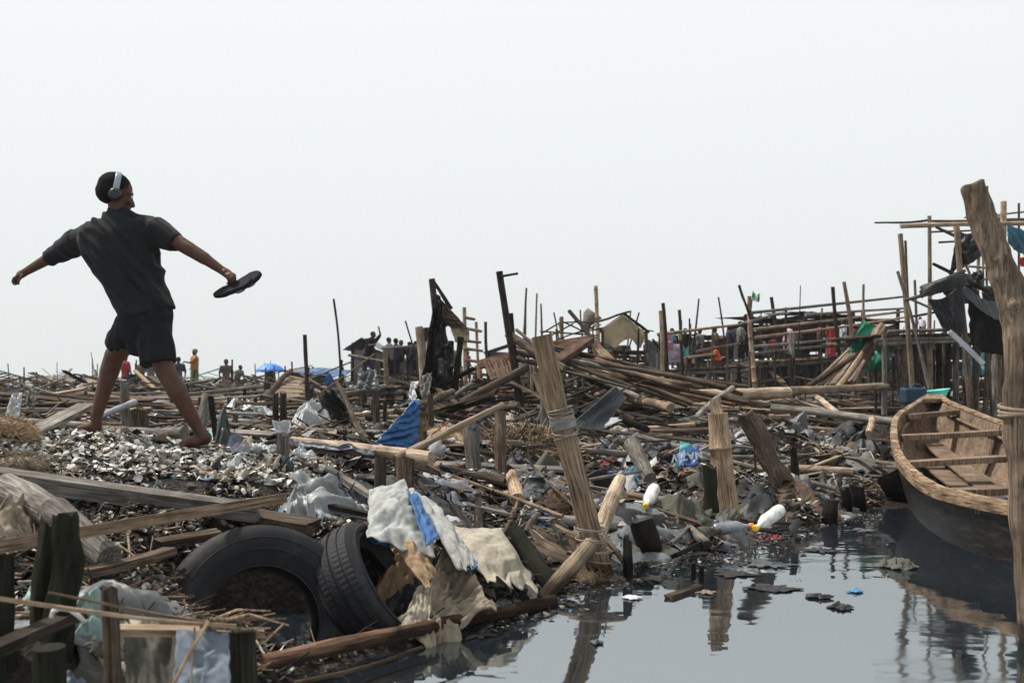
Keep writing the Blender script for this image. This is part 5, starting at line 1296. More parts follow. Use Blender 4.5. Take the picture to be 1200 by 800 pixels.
# torn tent
def T_(x, y, d=12.6): return P(x, y, d)
r_ = empty('torn_tent', T_(515, 470), 'tall torn black tent remnant with beige patches, flapping on its pole', 'tent')
patch('black_sheet', T_(511, 344), T_(516, 347), T_(534, 450), T_(500, 462), 'tarp_black', seed=1, n=40, amp=.16, fr=5, aniso=5, rot=0, edge=.10, parent=r_)
patch('brown_flap', T_(513, 346, 12.7), T_(516, 350, 12.7), T_(549, 385, 12.8), T_(512, 382, 12.7), 'cloth_brown', seed=2, n=30, amp=.09, edge=.05, parent=r_)
patch('beige_flap', T_(526, 379, 12.75), T_(550, 385, 12.85), T_(550, 399, 12.85), T_(534, 401, 12.75), 'hut_cloth', seed=3, n=20, amp=.06, parent=r_)
patch('beige_flap', T_(526, 409, 12.7), T_(541, 411, 12.8), T_(537, 431, 12.8), T_(529, 432, 12.7), 'canvas_beige', seed=4, n=20, amp=.06, parent=r_)
patch('rag', T_(507, 360, 12.4), T_(514, 362, 12.4), T_(505, 452, 12.3), T_(492, 466, 12.3), 'cloth_black', seed=5, n=30, amp=.15, edge=.25, parent=r_)
patch('rag', T_(494, 440, 12.2), T_(506, 436, 12.2), T_(503, 470, 12.0), T_(490, 476, 12.0), 'cloth_grey', seed=6, n=26, amp=.12, edge=.2, parent=r_)
patch('rag', T_(482, 448, 12.4), T_(490, 446, 12.3), T_(488, 474, 12.2), T_(478, 472, 12.3), 'plastic_white', seed=7, n=20, amp=.08, edge=.2, parent=r_)
patch('rag', T_(522, 398, 12.5), T_(532, 400, 12.5), T_(531, 445, 12.4), T_(520, 448, 12.4), 'tarp_black', seed=8, n=26, amp=.12, edge=.15, parent=r_)
patch('rag', T_(514, 420, 12.45), T_(519, 420, 12.45), T_(520, 440, 12.4), T_(514, 440, 12.4), 'tarp_slate', seed=9, n=16, amp=.05, edge=.1, parent=r_)
for (x0, y0, x1, y1) in ((506, 327, 520, 470), (500, 384, 504, 470), (540, 395, 531, 470)):
    mb = MB(); stick(mb, T_(x0, y0, 12.8), T_(x1, y1, 12.7), .045, .05, 7, x0); mb.build('pole', 'wood_dark', r_)

# black tarps over the platform
r_ = empty('tarp_bundle', P(1130, 390, 13), 'big torn black tarpaulin draped over the stilt platform frame', 'tarp')
patch('rolled_edge', P(1077, 336, 12.8), P(1132, 314, 12.7), P(1134, 334, 12.6), P(1080, 350, 12.7), 'tarp_black', seed=55, n=36, amp=.07, bulge=-.12, edge=.08, parent=r_, fr=6)
mb = MB(); pts = [P(1077, 341, 12.8), P(1083, 338, 12.8), P(1100, 332, 12.75), P(1118, 325, 12.7), P(1130, 318, 12.7)]

for k, (a, b_, c, e, mt, am, sg) in enumerate([((1087, 350), (1128, 328), (1131, 388), (1104, 384), 'tarp_black', .09, .1), ((1126, 330), (1182, 350), (1182, 380), (1130, 346), 'tarp_slate', .06, .12),
        ((1134, 352), (1182, 372), (1182, 412), (1138, 404), 'cloth_black', .10, .0), ((1122, 269), (1144, 270), (1150, 300), (1113, 320), 'tarp_black', .08, .05),
        ((1140, 318), (1153, 318), (1152, 338), (1138, 334), 'tarp_black', .06, 0), ((1112, 320), (1150, 316), (1152, 330), (1116, 334), 'tarp_slate', .09, .05),
        ((1100, 333), (1140, 322), (1150, 352), (1112, 356), 'tarp_black', .10, .04), ((1136, 380), (1184, 374), (1184, 418), (1150, 412), 'cloth_black', .10, .0), ((1150, 335), (1186, 330), (1186, 378), (1152, 366), 'tarp_black', .10, .05)]):
    patch('drape', P(*a, 12.95+.05*k), P(*b_, 12.9+.05*k), P(*c, 12.85+.05*k), P(*e, 12.9+.05*k), mt, seed=k+20, n=32, amp=am, sag=sg, edge=.05, parent=r_, fr=5)
patch('blue_sheet', P(1180, 262, 14), P(1204, 272, 14), P(1204, 304, 14), P(1181, 284, 14), 'cloth_blueshade', 'faded blue sheet hanging from the right end of the pole frame', 'sheet', 31, amp=.07)
patch('red_cloth', P(1194, 302, 13.8), P(1208, 300, 13.8), P(1208, 314, 13.8), P(1196, 312, 13.8), 'cloth_red', 'scrap of bright red cloth below the faded blue sheet', 'cloth', 32, amp=.04, n=14)
patch('aqua_cloth', P(1127, 414, 14.8), P(1146, 416, 14.8), P(1144, 447, 14.6), P(1128, 440, 14.6), 'cloth_aqua', 'aqua cloth hanging below the stilt platform', 'cloth', 33, amp=.08)
patch('aqua_cloth', P(1149, 412, 15.6), P(1158, 412, 15.6), P(1157, 440, 15.5), P(1150, 440, 15.5), 'cloth_aqua', 'narrow aqua cloth right of the other one', 'cloth', 34, amp=.05, n=18)
patch('green_cloth', P(1011, 375, 15.8), P(1024, 384, 15.8), P(1008, 416, 15.6), P(992, 419, 15.6), 'net_green', 'bright green cloth above the fanned panel', 'cloth', 35, amp=.07)
patch('green_net', P(1014, 409, 16.6), P(1042, 404, 16.6), P(1045, 434, 16.4), P(1015, 436, 16.4), 'net_green', 'rounded green netting hanging behind the fanned panel', 'net', 36, amp=.07, bulge=-.2)
patch('lilac_cloth', P(783, 402, 23), P(801, 404, 23), P(800, 424, 23), P(782, 425, 23), 'cloth_lilac', 'lilac cloth hanging behind the leaning grey poles', 'cloth', 37, amp=.1)
patch('pink_cloth', P(782, 388, 22.5), P(788, 392, 22.5), P(789, 410, 22.5), P(783, 412, 22.5), 'cloth_pink', 'pale pink cloth above the lilac one', 'cloth', 38, amp=.06, n=16)
patch('yellow_rag', P(795, 391, 19.9), P(799, 391, 19.9), P(799, 398, 19.9), P(796, 399, 19.9), 'cloth_yellow', 'yellow rag tied to a dark pole on the skyline', 'rag', 39, amp=.03, n=10)
plank('pale_strip', P(1112, 388, 12.7), P(1152, 426, 12.6), .07, .02, 'sheet_pale', 'pale grey strip slanting down from the black tarpaulin', 'strip', 41, up=(0, -1, .3))
plank('grey_sheet_strip', P(716, 490, 10), P(690, 500, 9.5), .3, .01, 'sheet_pale', 'pale flat strip below the curved grey sheet', 'strip', 42)
# flag
r_ = empty('flag', P(880, 366, 19.5), 'small green and white striped flag on a thin stick by the tall walkway post', 'flag')
mb = MB(); stick(mb, P(879.5, 368, 19.45), P(882.5, 341, 19.45), .012, .008, 5); mb.build('stick', 'wood_dark', r_)
for k, m_ in enumerate(('flag_green', 'flag_white', 'flag_green')):
    x0 = 882.6+k*2.6; dy = k*.7
    patch('stripe', P(x0, 342.5+dy, 19.45), P(x0+2.6, 343.2+dy-(.8 if k == 2 else 0), 19.4), P(x0+2.2, 353+dy-1, 19.4), P(x0-.3, 352.5+dy, 19.45), m_, seed=k, n=8, amp=.02, parent=r_, edge=.01)

# curved grey sheet
patch('curved_sheet', P(667, 499, 8.8), P(722, 452, 9.4), P(734, 466, 9.5), P(704, 505, 9.0), 'tarp_slate', 'curved dark grey sheet propped on the debris right of the thick leaning pole', 'sheet', 91, n=44, amp=.035, fr=4, bulge=.11, edge=.05, thick=.008)
# blue tarp tied to palm post
r_ = tag(patch('blue_tarp', P(486, 470, 6.45), P(492, 471, 6.5), P(488, 535, 6.35), P(424, 534, 6.2), 'tarp_blue', seed=3, n=44, amp=.06, fr=6, aniso=4, rot=.15, edge=.04),
    'deep blue tarpaulin draped from the palm post to the ground', 'tarp')
patch('navy_tarp', P(334, 513, 6.45), P(436, 526, 6.15), P(440, 534, 6.05), P(338, 520, 6.35), 'tarp_navy', 'navy plastic strip lying along the bamboo pole', 'plastic', 4, amp=.05, fr=10, bulge=.03, aniso=6)
patch('cap_plastic', P(319, 492, 5.75), P(341, 494, 5.75), P(339, 506, 5.68), P(323, 506, 5.68), 'plastic_white', 'white plastic wrapped over the capped post', 'plastic', 8, amp=.05, bulge=.07, n=20)
patch('pole_cloth', P(548, 492, 6.75), P(560, 497, 6.7), P(557, 506, 6.7), P(549, 502, 6.7), 'tarp_slate', 'grey rag on the top of the weathered grey post', 'rag', 9, amp=.03, n=14)
patch('blue_hanging', P(207, 737, 2.75), P(268, 740, 2.78), P(270, 812, 2.65), P(203, 812, 2.62), 'cloth_bluegrey', 'pale blue-grey cloth hanging under the tied twigs', 'cloth', 10, amp=.035, fr=12)
patch('grey_hanging', P(145, 745, 2.85), P(205, 742, 2.85), P(208, 812, 2.75), P(150, 812, 2.75), 'cloth_olive', 'dark matted cloth hanging behind the brown stake', 'cloth', 11, amp=.05, fr=12)
patch('white_flap', P(14, 462, 7.4), P(26, 460, 7.4), P(22, 492, 7.3), P(4, 494, 7.3), 'plastic_white', 'white plastic flap hanging at the far left', 'plastic', 12, amp=.06)
patch('shade_flap', P(28, 452, 8.2), P(40, 452, 8.2), P(40, 478, 8.1), P(32, 480, 8.1), 'cloth_grey', 'grey ragged cloth hanging beside the white flap', 'cloth', 13, amp=.06)
patch('dark_tent', P(372, 462, 9.3), P(392, 456, 9.2), P(418, 492, 8.9), P(376, 494, 9.0), 'tarp_black', 'black plastic tented over debris beside white plastic', 'tarp', 14, amp=.10, bulge=.25, fr=5)
patch('dark_drape', P(420, 436, 13.2), P(440, 432, 13.2), P(446, 456, 13.0), P(418, 456, 13.0), 'tarp_slate', 'slate tarp hanging on the low deck left of the tan post', 'tarp', 15, amp=.08)
patch('blue_scrap', P(383, 440, 20), P(387, 437, 20), P(394, 450, 20), P(378, 450, 20), 'tarp_blue', 'small blue triangle of plastic on the skyline clutter', 'plastic', 16, amp=.04, n=14)
patch('mint_edge', P(482, 468, 6.6), P(492, 468, 6.55), P(490, 480, 6.5), P(480, 478, 6.5), 'cloth_mint', 'mint green cloth corner on top of the blue tarpaulin', 'cloth', 17, amp=.03, n=14)

# ------------------------------------------------------------------ sheets lying on the ground
SH = [
 # name, px, py, d, wpx, depth m, bulk m, mat, label, cat, kwargs
 ('grey_plastic', 385, 566, 5.35, 104, .60, .13, 'plastic_grey', 'large heap of grey translucent plastic in the middle of the left bank', 'plastic', dict(seed=3, amp=.075, fr=7, aniso=3.5)),
 ('grey_plastic', 352, 580, 5.1, 42, .34, .16, 'plastic_grey', 'smaller grey plastic bag slumped in front of the large grey heap', 'plastic', dict(seed=4, amp=.04, fr=6)),
 ('blue_plastic', 340, 596, 5.0, 74, .32, .02, 'tarp_sky', 'light blue plastic lying flat under the grey bag', 'plastic', dict(seed=5, amp=.025)),
 ('tan_canvas', 474, 655, 4.55, 60, .5, .16, 'canvas_tan', 'tan canvas fold beneath the white sack', 'canvas', dict(seed=8, rot=-.7, amp=.05)),
 ('black_bag', 470, 684, 4.35, 44, .35, .12, 'tarp_black', 'shiny black bag squeezed between the leaning tyre and the khaki cloth', 'bag', dict(seed=9, rot=-.5, amp=.05)),
 ('beige_canvas', 580, 646, 4.95, 106, .42, .13, 'canvas_beige', 'beige canvas sheet spread towards the mossy log', 'canvas', dict(seed=10, rot=-.35, amp=.05)),
 ('bluegrey_cloth', 533, 655, 4.75, 56, .5, .17, 'plastic_grey', 'blue-grey cloth between the white sack and beige canvas', 'cloth', dict(seed=11, rot=-.6, amp=.06)),
 ('silver_plastic', 590, 690, 4.55, 80, .35, .03, 'plastic_grey', 'silvery plastic slipping into the water beside the khaki cloth', 'plastic', dict(seed=12, amp=.05)),
 ('white_plastic', 283, 475, 9.6, 66, 1.0, .22, 'plastic_white', 'white plastic sheet heaped behind the mint bag', 'plastic', dict(seed=13, amp=.09)),
 ('white_plastic', 362, 482, 8.8, 48, .9, .25, 'plastic_white', 'white plastic beside the black tented plastic', 'plastic', dict(seed=14, amp=.09)),
 ('mint_bag', 256, 488, 7.6, 38, .4, .17, 'cloth_mint', 'mint green bag among the debris right of the man\'s front foot', 'bag', dict(seed=15, amp=.04)),
 ('grey_rag', 262, 512, 6.5, 24, .25, .26, 'tarp_slate', 'peaked blue-grey rag standing beside the man\'s front foot', 'rag', dict(seed=16, amp=.04)),
 ('navy_plastic', 296, 510, 6.8, 56, .35, .07, 'tarp_navy', 'navy plastic strip lying right of the peaked rag', 'plastic', dict(seed=17, amp=.05)),
 ('black_sheet', 388, 508, 7.2, 62, .6, .14, 'tarp_black', 'crumpled black sheet above the bamboo pole', 'plastic', dict(seed=18, amp=.08)),
 ('white_sheet', 304, 536, 6.0, 50, .4, .07, 'plastic_white', 'white crumpled sheet left of the capped post', 'plastic', dict(seed=19, amp=.06)),
 ('white_sheet', 354, 540, 5.95, 34, .3, .07, 'plastic_white', 'white crumpled sheet right of the capped post', 'plastic', dict(seed=20, amp=.06)),
 ('teal_cloth', 60, 660, 3.25, 66, .3, .14, 'cloth_teal', 'pale teal cloth bundled behind the mossy fork', 'cloth', dict(seed=21, amp=.05, fr=6)),
 ('teal_cloth', 103, 690, 3.0, 50, .25, .12, 'cloth_teal', 'pale teal cloth drooping right of the mossy fork', 'cloth', dict(seed=22, amp=.04, fr=6, rot=-.5)),
 ('burlap', 22, 610, 3.7, 70, .5, .14, 'canvas_khaki', 'brown burlap behind the batten at the left edge', 'burlap', dict(seed=23, amp=.05)),
 ('grey_flat', 745, 508, 9.3, 110, .9, .05, 'sheet_pale', 'broad pale grey sheet lying flat right of the curved sheet', 'sheet', dict(seed=24, amp=.06)),
 ('black_folds', 765, 520, 8.5, 68, .8, .17, 'tarp_black', 'black folded plastic in front of the broad pale sheet', 'plastic', dict(seed=25, amp=.11)),
 ('pale_mattress', 924, 483, 11.8, 56, .7, .17, 'sheet_pale', 'pale grey folded mattress on the right of the bank', 'mattress', dict(seed=26, amp=.05, rag=.08)),
 ('grey_tarp', 938, 502, 10.6, 80, 1.0, .13, 'tarp_grey', 'grey crumpled tarp in front of the pale mattress', 'tarp', dict(seed=27, amp=.12)),
 ('black_tarp', 1000, 504, 10.2, 84, .9, .14, 'tarp_black', 'black folded tarp left of the boat\'s bow', 'tarp', dict(seed=28, amp=.13)),
 ('grey_board', 925, 520, 9.6, 60, .5, .05, 'cloth_grey', 'flat grey board of matted cloth above the long pale pole', 'mat', dict(seed=29, amp=.02, rag=.1)),
 ('olive_cloth', 655, 545, 7.3, 96, .8, .16, 'cloth_olive', 'dark olive crumpled cloth behind the thick leaning pole', 'cloth', dict(seed=30, amp=.11)),
 ('olive_cloth', 655, 522, 8.2, 80, .7, .16, 'cloth_olive', 'upper dark olive cloth heap left of the pale sheet', 'cloth', dict(seed=31, amp=.10)),
 ('grey_textile', 722, 580, 6.9, 50, .45, .13, 'cloth_grey', 'grey textile lump left of the yellow-capped bottle', 'cloth', dict(seed=32, amp=.06)),
 ('grey_textile', 770, 570, 7.1, 60, .5, .10, 'cloth_grey', 'folded grey textile above the yellow-capped bottle', 'cloth', dict(seed=33, amp=.08)),
 ('dark_canvas', 795, 598, 6.6, 70, .55, .22, 'cloth_olive', 'peaked dark canvas in front of the mossy stump', 'canvas', dict(seed=34, amp=.06, rot=-.2)),
 ('dark_canvas', 850, 608, 6.75, 62, .4, .10, 'cloth_olive', 'low dark canvas trailing right of the peaked one', 'canvas', dict(seed=35, amp=.06)),
 ('navy_cloth', 884, 574, 7.5, 50, .4, .10, 'cloth_navy', 'navy crumpled cloth at the foot of the split timber', 'cloth', dict(seed=36, amp=.06)),
 ('brown_cloth', 905, 632, 6.7, 60, .4, .06, 'cloth_maroon', 'brown-red plastic scraps at the waterline', 'cloth', dict(seed=37, amp=.04)),
 ('wet_cloth', 600, 680, 4.75, 60, .25, .04, 'tarp_black', 'wet black plastic lying by the foot of the mossy log', 'plastic', dict(seed=38, amp=.04)),
 ('dark_cloth', 1052, 664, 5.72, 46, .26, .06, 'cloth_olive', 'dark bundle floating in the water near the boat', 'bundle', dict(seed=39, amp=.03)),
 ('teal_scrap', 745, 532, 8.0, 26, .3, .06, 'cloth_blueshade', 'small dark teal plastic scrap behind the tilted log', 'plastic', dict(seed=40, amp=.03)),
 ('floating_film', 905, 690, 5.13, 66, .20, .008, 'tarp_black', 'thin black film floating on the water', 'plastic', dict(seed=41, amp=.012, rag=.5)),
 ('floating_film', 985, 712, 4.72, 24, .12, .01, 'tarp_black', 'small black scrap floating right of the black film', 'plastic', dict(seed=42, amp=.012, rag=.5)),
 ('floating_film', 958, 700, 4.94, 28, .12, .014, 'tarp_black', 'middle black scrap floating in the open water', 'plastic', dict(seed=43, amp=.014, rag=.5)),
 ('floating_scrap', 1002, 693, 5.07, 20, .08, .01, 'tarp_sky', 'light blue scrap floating in the open water', 'plastic', dict(seed=44, amp=.01)),
 ('floating_scrap', 740, 701, 4.92, 28, .10, .006, 'plastic_white', 'thin white scrap floating left of the small plank', 'plastic', dict(seed=45, amp=.008)),
 ('white_bag', 560, 468, 9.6, 24, .5, .12, 'plastic_white', 'small white bag in the rubble under the torn tent', 'bag', dict(seed=46, amp=.05)),
 ('cream_sack', 600, 447, 11.5, 26, .6, .2, 'canvas_beige', 'cream sack behind the leaning dark beam', 'sack', dict(seed=47, amp=.07)),
 ('cream_sack', 668, 447, 10.8, 40, .6, .2, 'canvas_beige', 'cream sack lying right of the thick leaning pole', 'sack', dict(seed=48, amp=.07)),
 ('blue_scrap', 632, 600, 5.9, 30, .25, .03, 'tarp_sky', 'pale blue and white wrapper pressed flat below the brown mound', 'wrapper', dict(seed=49, amp=.02)),
 ('brown_cloth', 655, 575, 6.6, 40, .4, .10, 'cloth_brown', 'rust-brown cloth lump beside the thick leaning pole', 'cloth', dict(seed=50, amp=.04)),
 ('red_net', 715, 530, 8.2, 34, .3, .04, 'cloth_maroon', 'dark red netting crumpled left of the tilted log', 'net', dict(seed=51, amp=.03)),
 ('olive_tarp', 940, 545, 8.8, 70, .5, .05, 'cloth_grey', 'flat grey-green matting above the waterline stumps', 'mat', dict(seed=52, amp=.05)),
 ('dark_tarp', 1005, 535, 9.3, 50, .5, .08, 'tarp_slate', 'slate tarp crumpled left of the boat', 'tarp', dict(seed=53, amp=.07)),
 ('pink_scrap', 986, 540, 8.9, 14, .15, .05, 'wrap_pink', 'small bright pink wrapper left of the boat', 'wrapper', dict(seed=54, amp=.02)),
 ('yellow_scrap', 240, 622, 4.15, 22, .12, .05, 'wrap_yellow', 'yellow wrapper just above the large tyre', 'wrapper', dict(seed=55, amp=.03)),
 ('yellow_bag', 800, 566, 7.0, 22, .2, .09, 'wrap_yellow', 'yellowish bag beside the light blue wrapper', 'bag', dict(seed=56, amp=.04)),
 ('blue_wrapper', 813, 568, 6.95, 20, .16, .17, 'wrapper_blue', 'light blue printed wrapper left of the mossy stump', 'wrapper', dict(seed=57, amp=.03)),
 ('grey_bag', 855, 590, 6.9, 22, .2, .12, 'plastic_grey', 'small clear bag at the foot of the bamboo post', 'bag', dict(seed=58, amp=.04)),
 ('blue_bottle_scrap', 225, 640, 4.1, 20, .1, .05, 'tarp_blue', 'small blue plastic scrap left of the large tyre', 'plastic', dict(seed=59, amp=.02)),
 ('blue_can', 292, 541, 5.75, 10, .06, .05, 'tarp_blue', 'tiny blue scrap on the shell mound', 'plastic', dict(seed=60, amp=.01)),
 ('grey_scrap', 85, 745, 2.75, 60, .16, .05, 'cloth_bluegrey', 'bluish grey cloth by the dark plank in the bottom corner', 'cloth', dict(seed=61, amp=.03)),
 ('clear_bag', 185, 575, 4.95, 16, .1, .10, 'plastic_grey', 'small clear plastic bag hanging down the shell mound', 'bag', dict(seed=62, amp=.03)),
]
for (nm, px, py, d, w_, lm, hm, mt, lb, ct, kw) in SH:
    if 'floating' in nm or nm == 'dark_cloth': kw = dict(kw, lift=.012)
    big = w_ > 40
    sheet(nm, px, py, d, w_, lm, hm, mt, lb, ct, n=56 if big else 26, **kw)
# white sack with blue lining: shaped hull
patch('white_sack', P(433, 574, 4.70), P(474, 562, 4.80), P(510, 652, 4.28), P(430, 630, 4.26), 'sack_white', 'large stiff white sack standing on the tan canvas, torn open', 'sack', 71, n=48, amp=.045, fr=6, bulge=-.06, edge=.05, rot=.6)
patch('white_sack', P(470, 566, 4.86), P(487, 578, 4.95), P(517, 628, 4.65), P(503, 642, 4.36), 'sack_white', 'narrow right flap of the white sack', 'sack', 72, n=30, amp=.03, fr=6, edge=.04)
patch('sack_lining', P(476, 573, 4.70), P(490, 582, 4.75), P(514, 628, 4.30), P(500, 640, 4.18), 'tarp_blue', 'bright blue lining showing along the sack\'s torn edge', 'lining', 73, n=24, amp=.03)
patch('blue_fold', P(431, 624, 4.42), P(455, 626, 4.45), P(458, 640, 4.4), P(434, 634, 4.38), 'tarp_blue', 'blue fold peeping from under the white sack', 'plastic', 74, n=18, amp=.02, bulge=.03)
patch('blue_tip', P(541, 655, 4.52), P(554, 651, 4.55), P(560, 664, 4.45), P(545, 668, 4.42), 'tarp_blue', 'small bright blue tip on the blue-grey cloth', 'plastic', 75, n=16, amp=.015, bulge=.03)
patch('beige_canvas', P(530, 617, 5.0), P(588, 620, 5.12), P(630, 690, 4.66), P(572, 684, 4.50), 'canvas_beige', 'wide beige canvas draped down to the water beside the mossy log', 'canvas', 81, n=50, amp=.035, fr=5, bulge=-.07, edge=.10, rot=.8)
patch('grey_strip', P(486, 576, 4.88), P(506, 586, 4.98), P(560, 660, 4.50), P(536, 668, 4.40), 'sack_white', 'long grey-white strip hanging from the torn sack to the bright blue tip', 'cloth', 82, n=44, amp=.03, fr=5, bulge=-.03, edge=.10)
patch('tan_fold', P(450, 626, 4.40), P(470, 622, 4.44), P(512, 668, 4.24), P(500, 690, 4.12), 'canvas_tan', 'tan fold hanging out below the white sack', 'canvas', 83, n=36, amp=.03, fr=6, bulge=-.05, edge=.10)
patch('khaki_cloth', P(520, 640, 4.62), P(536, 646, 4.62), P(582, 716, 4.28), P(484, 738, 4.06), 'canvas_khaki', 'khaki cloth draped over a hump down to the brown rail', 'cloth', 76, n=56, amp=.09, fr=8, bulge=.08, edge=.07, rot=.0, aniso=5)
patch('khaki_tail', P(488, 690, 4.28), P(506, 684, 4.3), P(502, 735, 4.08), P(468, 738, 4.06), 'canvas_beige', 'pale wrung cloth tail beside the leaning tyre', 'cloth', 77, n=30, amp=.05, fr=10, aniso=5)

# printed blue wrapper with lettering

wc = P(805, 535, 7.7)
r_ = empty('printed_wrapper', wc, 'dark blue plastic wrapper with white upside-down lettering, left of the bamboo post', 'wrapper')
patch('film', P(790, 531, 7.72), P(819, 522, 7.74), P(818, 545, 7.62), P(792, 546, 7.62), 'tarp_navyblue', seed=78, n=24, amp=.03, parent=r_, edge=.10, thick=.002)
patch('film', P(797, 517, 7.78), P(812, 521, 7.78), P(815, 531, 7.74), P(796, 530, 7.74), 'cloth_aqua', seed=79, n=16, amp=.02, parent=r_, edge=.05, thick=.002)
fc = bpy.data.curves.new('lettering', 'FONT'); fc.body = "NATIV"; fc.size = .075; fc.extrude = .001; fc.align_x = 'CENTER'; fc.space_character = 1.15; fc.offset = .002
fo = bpy.data.objects.new('tmpf', fc); COL.objects.link(fo); dg = bpy.context.evaluated_depsgraph_get()
fm = bpy.data.meshes.new_from_object(fo.evaluated_get(dg)); bpy.data.objects.remove(fo)
fm.materials.clear(); fm.materials.append(MATS['label_white'])
lo = bpy.data.objects.new('lettering', fm); COL.objects.link(lo); lo.parent = r_
tgt = P(804.5, 531, 7.58)-wc
lo.matrix_local = Matrix.Translation(tgt) @ Matrix.Rotation(rad(-8), 4, 'Y') @ Matrix.Rotation(rad(90), 4, 'X') @ Matrix.Rotation(rad(180), 4, 'Z')

for k, (px, py, w_, mt, nm) in enumerate([(860, 672, 44, 'tarp_black', 'black film floating off the bank below the bottles'), (828, 694, 18, 'canvas_khaki', 'small brown scrap floating beside the two small stakes'), (905, 662, 52, 'tarp_slate', 'slate film floating just off the bank'),
        (960, 645, 40, 'tarp_black', 'black film floating left of the boat'), (764, 677, 36, 'tarp_black', 'black film floating right of the dark stake'), (700, 752, 16, 'tarp_slate', 'tiny dark scrap floating in the near water'),
        (560, 742, 60, 'tarp_black', 'black film floating in front of the brown rail'), (1010, 622, 40, 'tarp_slate', 'slate film at the waterline stumps')]):
    sheet('floating_film', px, py, 1.1*F/(py-440)-.02, w_*.85, w_*.004, .004, mt, nm, 'plastic', seed=140+k, amp=.008, rag=.9, lift=.012, n=26)
# more of the cloth heap at the water's edge, and rubbish across the bank
SH2 = [
 ('sack_bag', 452, 600, 4.9, 60, .35, .16, 'sack_white', 'white sack bulk lying behind the stiff torn sack', 'sack', dict(seed=101, amp=.05)),
 ('dark_bag', 505, 668, 4.6, 60, .4, .10, 'cloth_olive', 'olive-grey cloth filling the gap behind the khaki drape', 'cloth', dict(seed=102, amp=.05)),
 ('grey_canvas', 545, 612, 5.15, 70, .4, .10, 'cloth_grey', 'grey matted cloth above the beige canvas', 'cloth', dict(seed=103, amp=.05)),
 ('khaki_spill', 505, 722, 4.15, 80, .22, .07, 'canvas_khaki', 'khaki cloth tail spilling onto the brown rail', 'cloth', dict(seed=104, amp=.05)),
 ('beige_spill', 600, 668, 4.85, 70, .3, .08, 'canvas_beige', 'beige canvas end slipping towards the water', 'canvas', dict(seed=105, amp=.05, rot=-.4)),
 ('white_rag', 480, 705, 4.15, 36, .2, .06, 'canvas_beige', 'pale rag wedged beside the leaning tyre', 'rag', dict(seed=106, amp=.04)),
 ('tyre_hole_shade', 306, 700, 4.40, 120, .4, .03, 'cloth_black', 'added black sheet standing in for the shade inside the large tyre', 'cloth', dict(seed=107, amp=.03)),  # black sheet added to give the tyre hole its shade
 ('dark_film', 700, 548, 7.6, 80, .5, .10, 'tarp_black', 'black plastic crumpled left of the bamboo post', 'plastic', dict(seed=108, amp=.09)),
 ('dark_film', 640, 505, 9.6, 70, .9, .15, 'tarp_black', 'black plastic heap behind the tan brush', 'plastic', dict(seed=109, amp=.12)),
 ('pale_film', 820, 500, 10, 70, .7, .06, 'sheet_pale', 'pale flattened plastic behind the bamboo post', 'plastic', dict(seed=110, amp=.07)),
 ('grey_film', 700, 478, 11.5, 60, .8, .12, 'tarp_grey', 'grey plastic in the rubble above the broad pale sheet', 'plastic', dict(seed=111, amp=.1)),
 ('white_film', 765, 487, 10.8, 60, .8, .09, 'plastic_white', 'white plastic scraps above the broad pale sheet', 'plastic', dict(seed=112, amp=.1)),
 ('black_film', 450, 512, 8.2, 70, .7, .15, 'tarp_black', 'black plastic in the hollow behind the blue tarpaulin', 'plastic', dict(seed=113, amp=.1)),
 ('black_film', 560, 500, 9.0, 66, .9, .18, 'tarp_black', 'black plastic behind the weathered grey post', 'plastic', dict(seed=114, amp=.12)),
 ('black_film', 610, 540, 7.6, 60, .5, .12, 'tarp_black', 'black plastic below the tan brush heap', 'plastic', dict(seed=115, amp=.09)),
 ('dark_film', 1000, 585, 8.1, 40, .3, .05, 'tarp_slate', 'wet slate plastic at the waterline stumps', 'plastic', dict(seed=116, amp=.04)),
 ('plastic_sheet', 870, 530, 9.4, 60, .6, .07, 'tarp_grey', 'grey plastic right of the split timber\'s head', 'plastic', dict(seed=117, amp=.08)),
 ('plastic_sheet', 830, 636, 6.35, 90, .3, .04, 'cloth_olive', 'sodden olive cloth at the waterline under the bottles', 'cloth', dict(seed=118, amp=.04)),
 ('plastic_sheet', 920, 612, 7.1, 70, .35, .05, 'tarp_slate', 'dark wet plastic right of the milky bottle', 'plastic', dict(seed=119, amp=.05)),
]
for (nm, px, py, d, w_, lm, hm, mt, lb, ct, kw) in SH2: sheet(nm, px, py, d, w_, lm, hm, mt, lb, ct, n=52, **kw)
# bottles
def bottle(label, cap_end, base_end, r, mat, capmat, seed):
    a = Vector(cap_end); b_ = Vector(base_end); ax = (b_-a).normalized(); L = (b_-a).length
    r_ = empty('plastic_bottle', (a+b_)/2, label, 'bottle')
    ss = [0, .03, .14, .24, .32, .38, .43, .46, .50, .54, .58, .62, .66, .70, .74, .78, .90, .96, 1.0]; rr_ = [.30, .32, .34, .70, .93, 1, .97, .88, .97, .98, .90, .98, .98, .90, .98, 1, .97, .93, .74]
    mb = MB(); mb.tube([a+ax*(s*L) for s in ss], [r*k for k in rr_], 20, 0, .05, seed); mb.build('bottle_body', mat, r_)
    mb = MB(); mb.tube([a-ax*.022, a-ax*.02, a+ax*.005, a+ax*.008], [r*.38, r*.46, r*.46, r*.40], 16); mb.build('cap', capmat, r_)
bottle('white plastic bottle with a yellow cap, its cap down on the grey textile', P(757, 592, 6.45), P(767, 572, 6.75), .043, 'bottle_white', 'cap_yellow', 1)
bottle('clear grey plastic bottle with an orange cap lying level', P(879, 616, 6.5), P(836, 620, 6.45), .042, 'bottle_grey', 'cap_orange', 2)
bottle('milky white plastic bottle with a yellow cap slanting up to the right', P(886, 618, 6.42), P(915, 597, 6.75), .044, 'bottle_white', 'cap_yellow', 3)
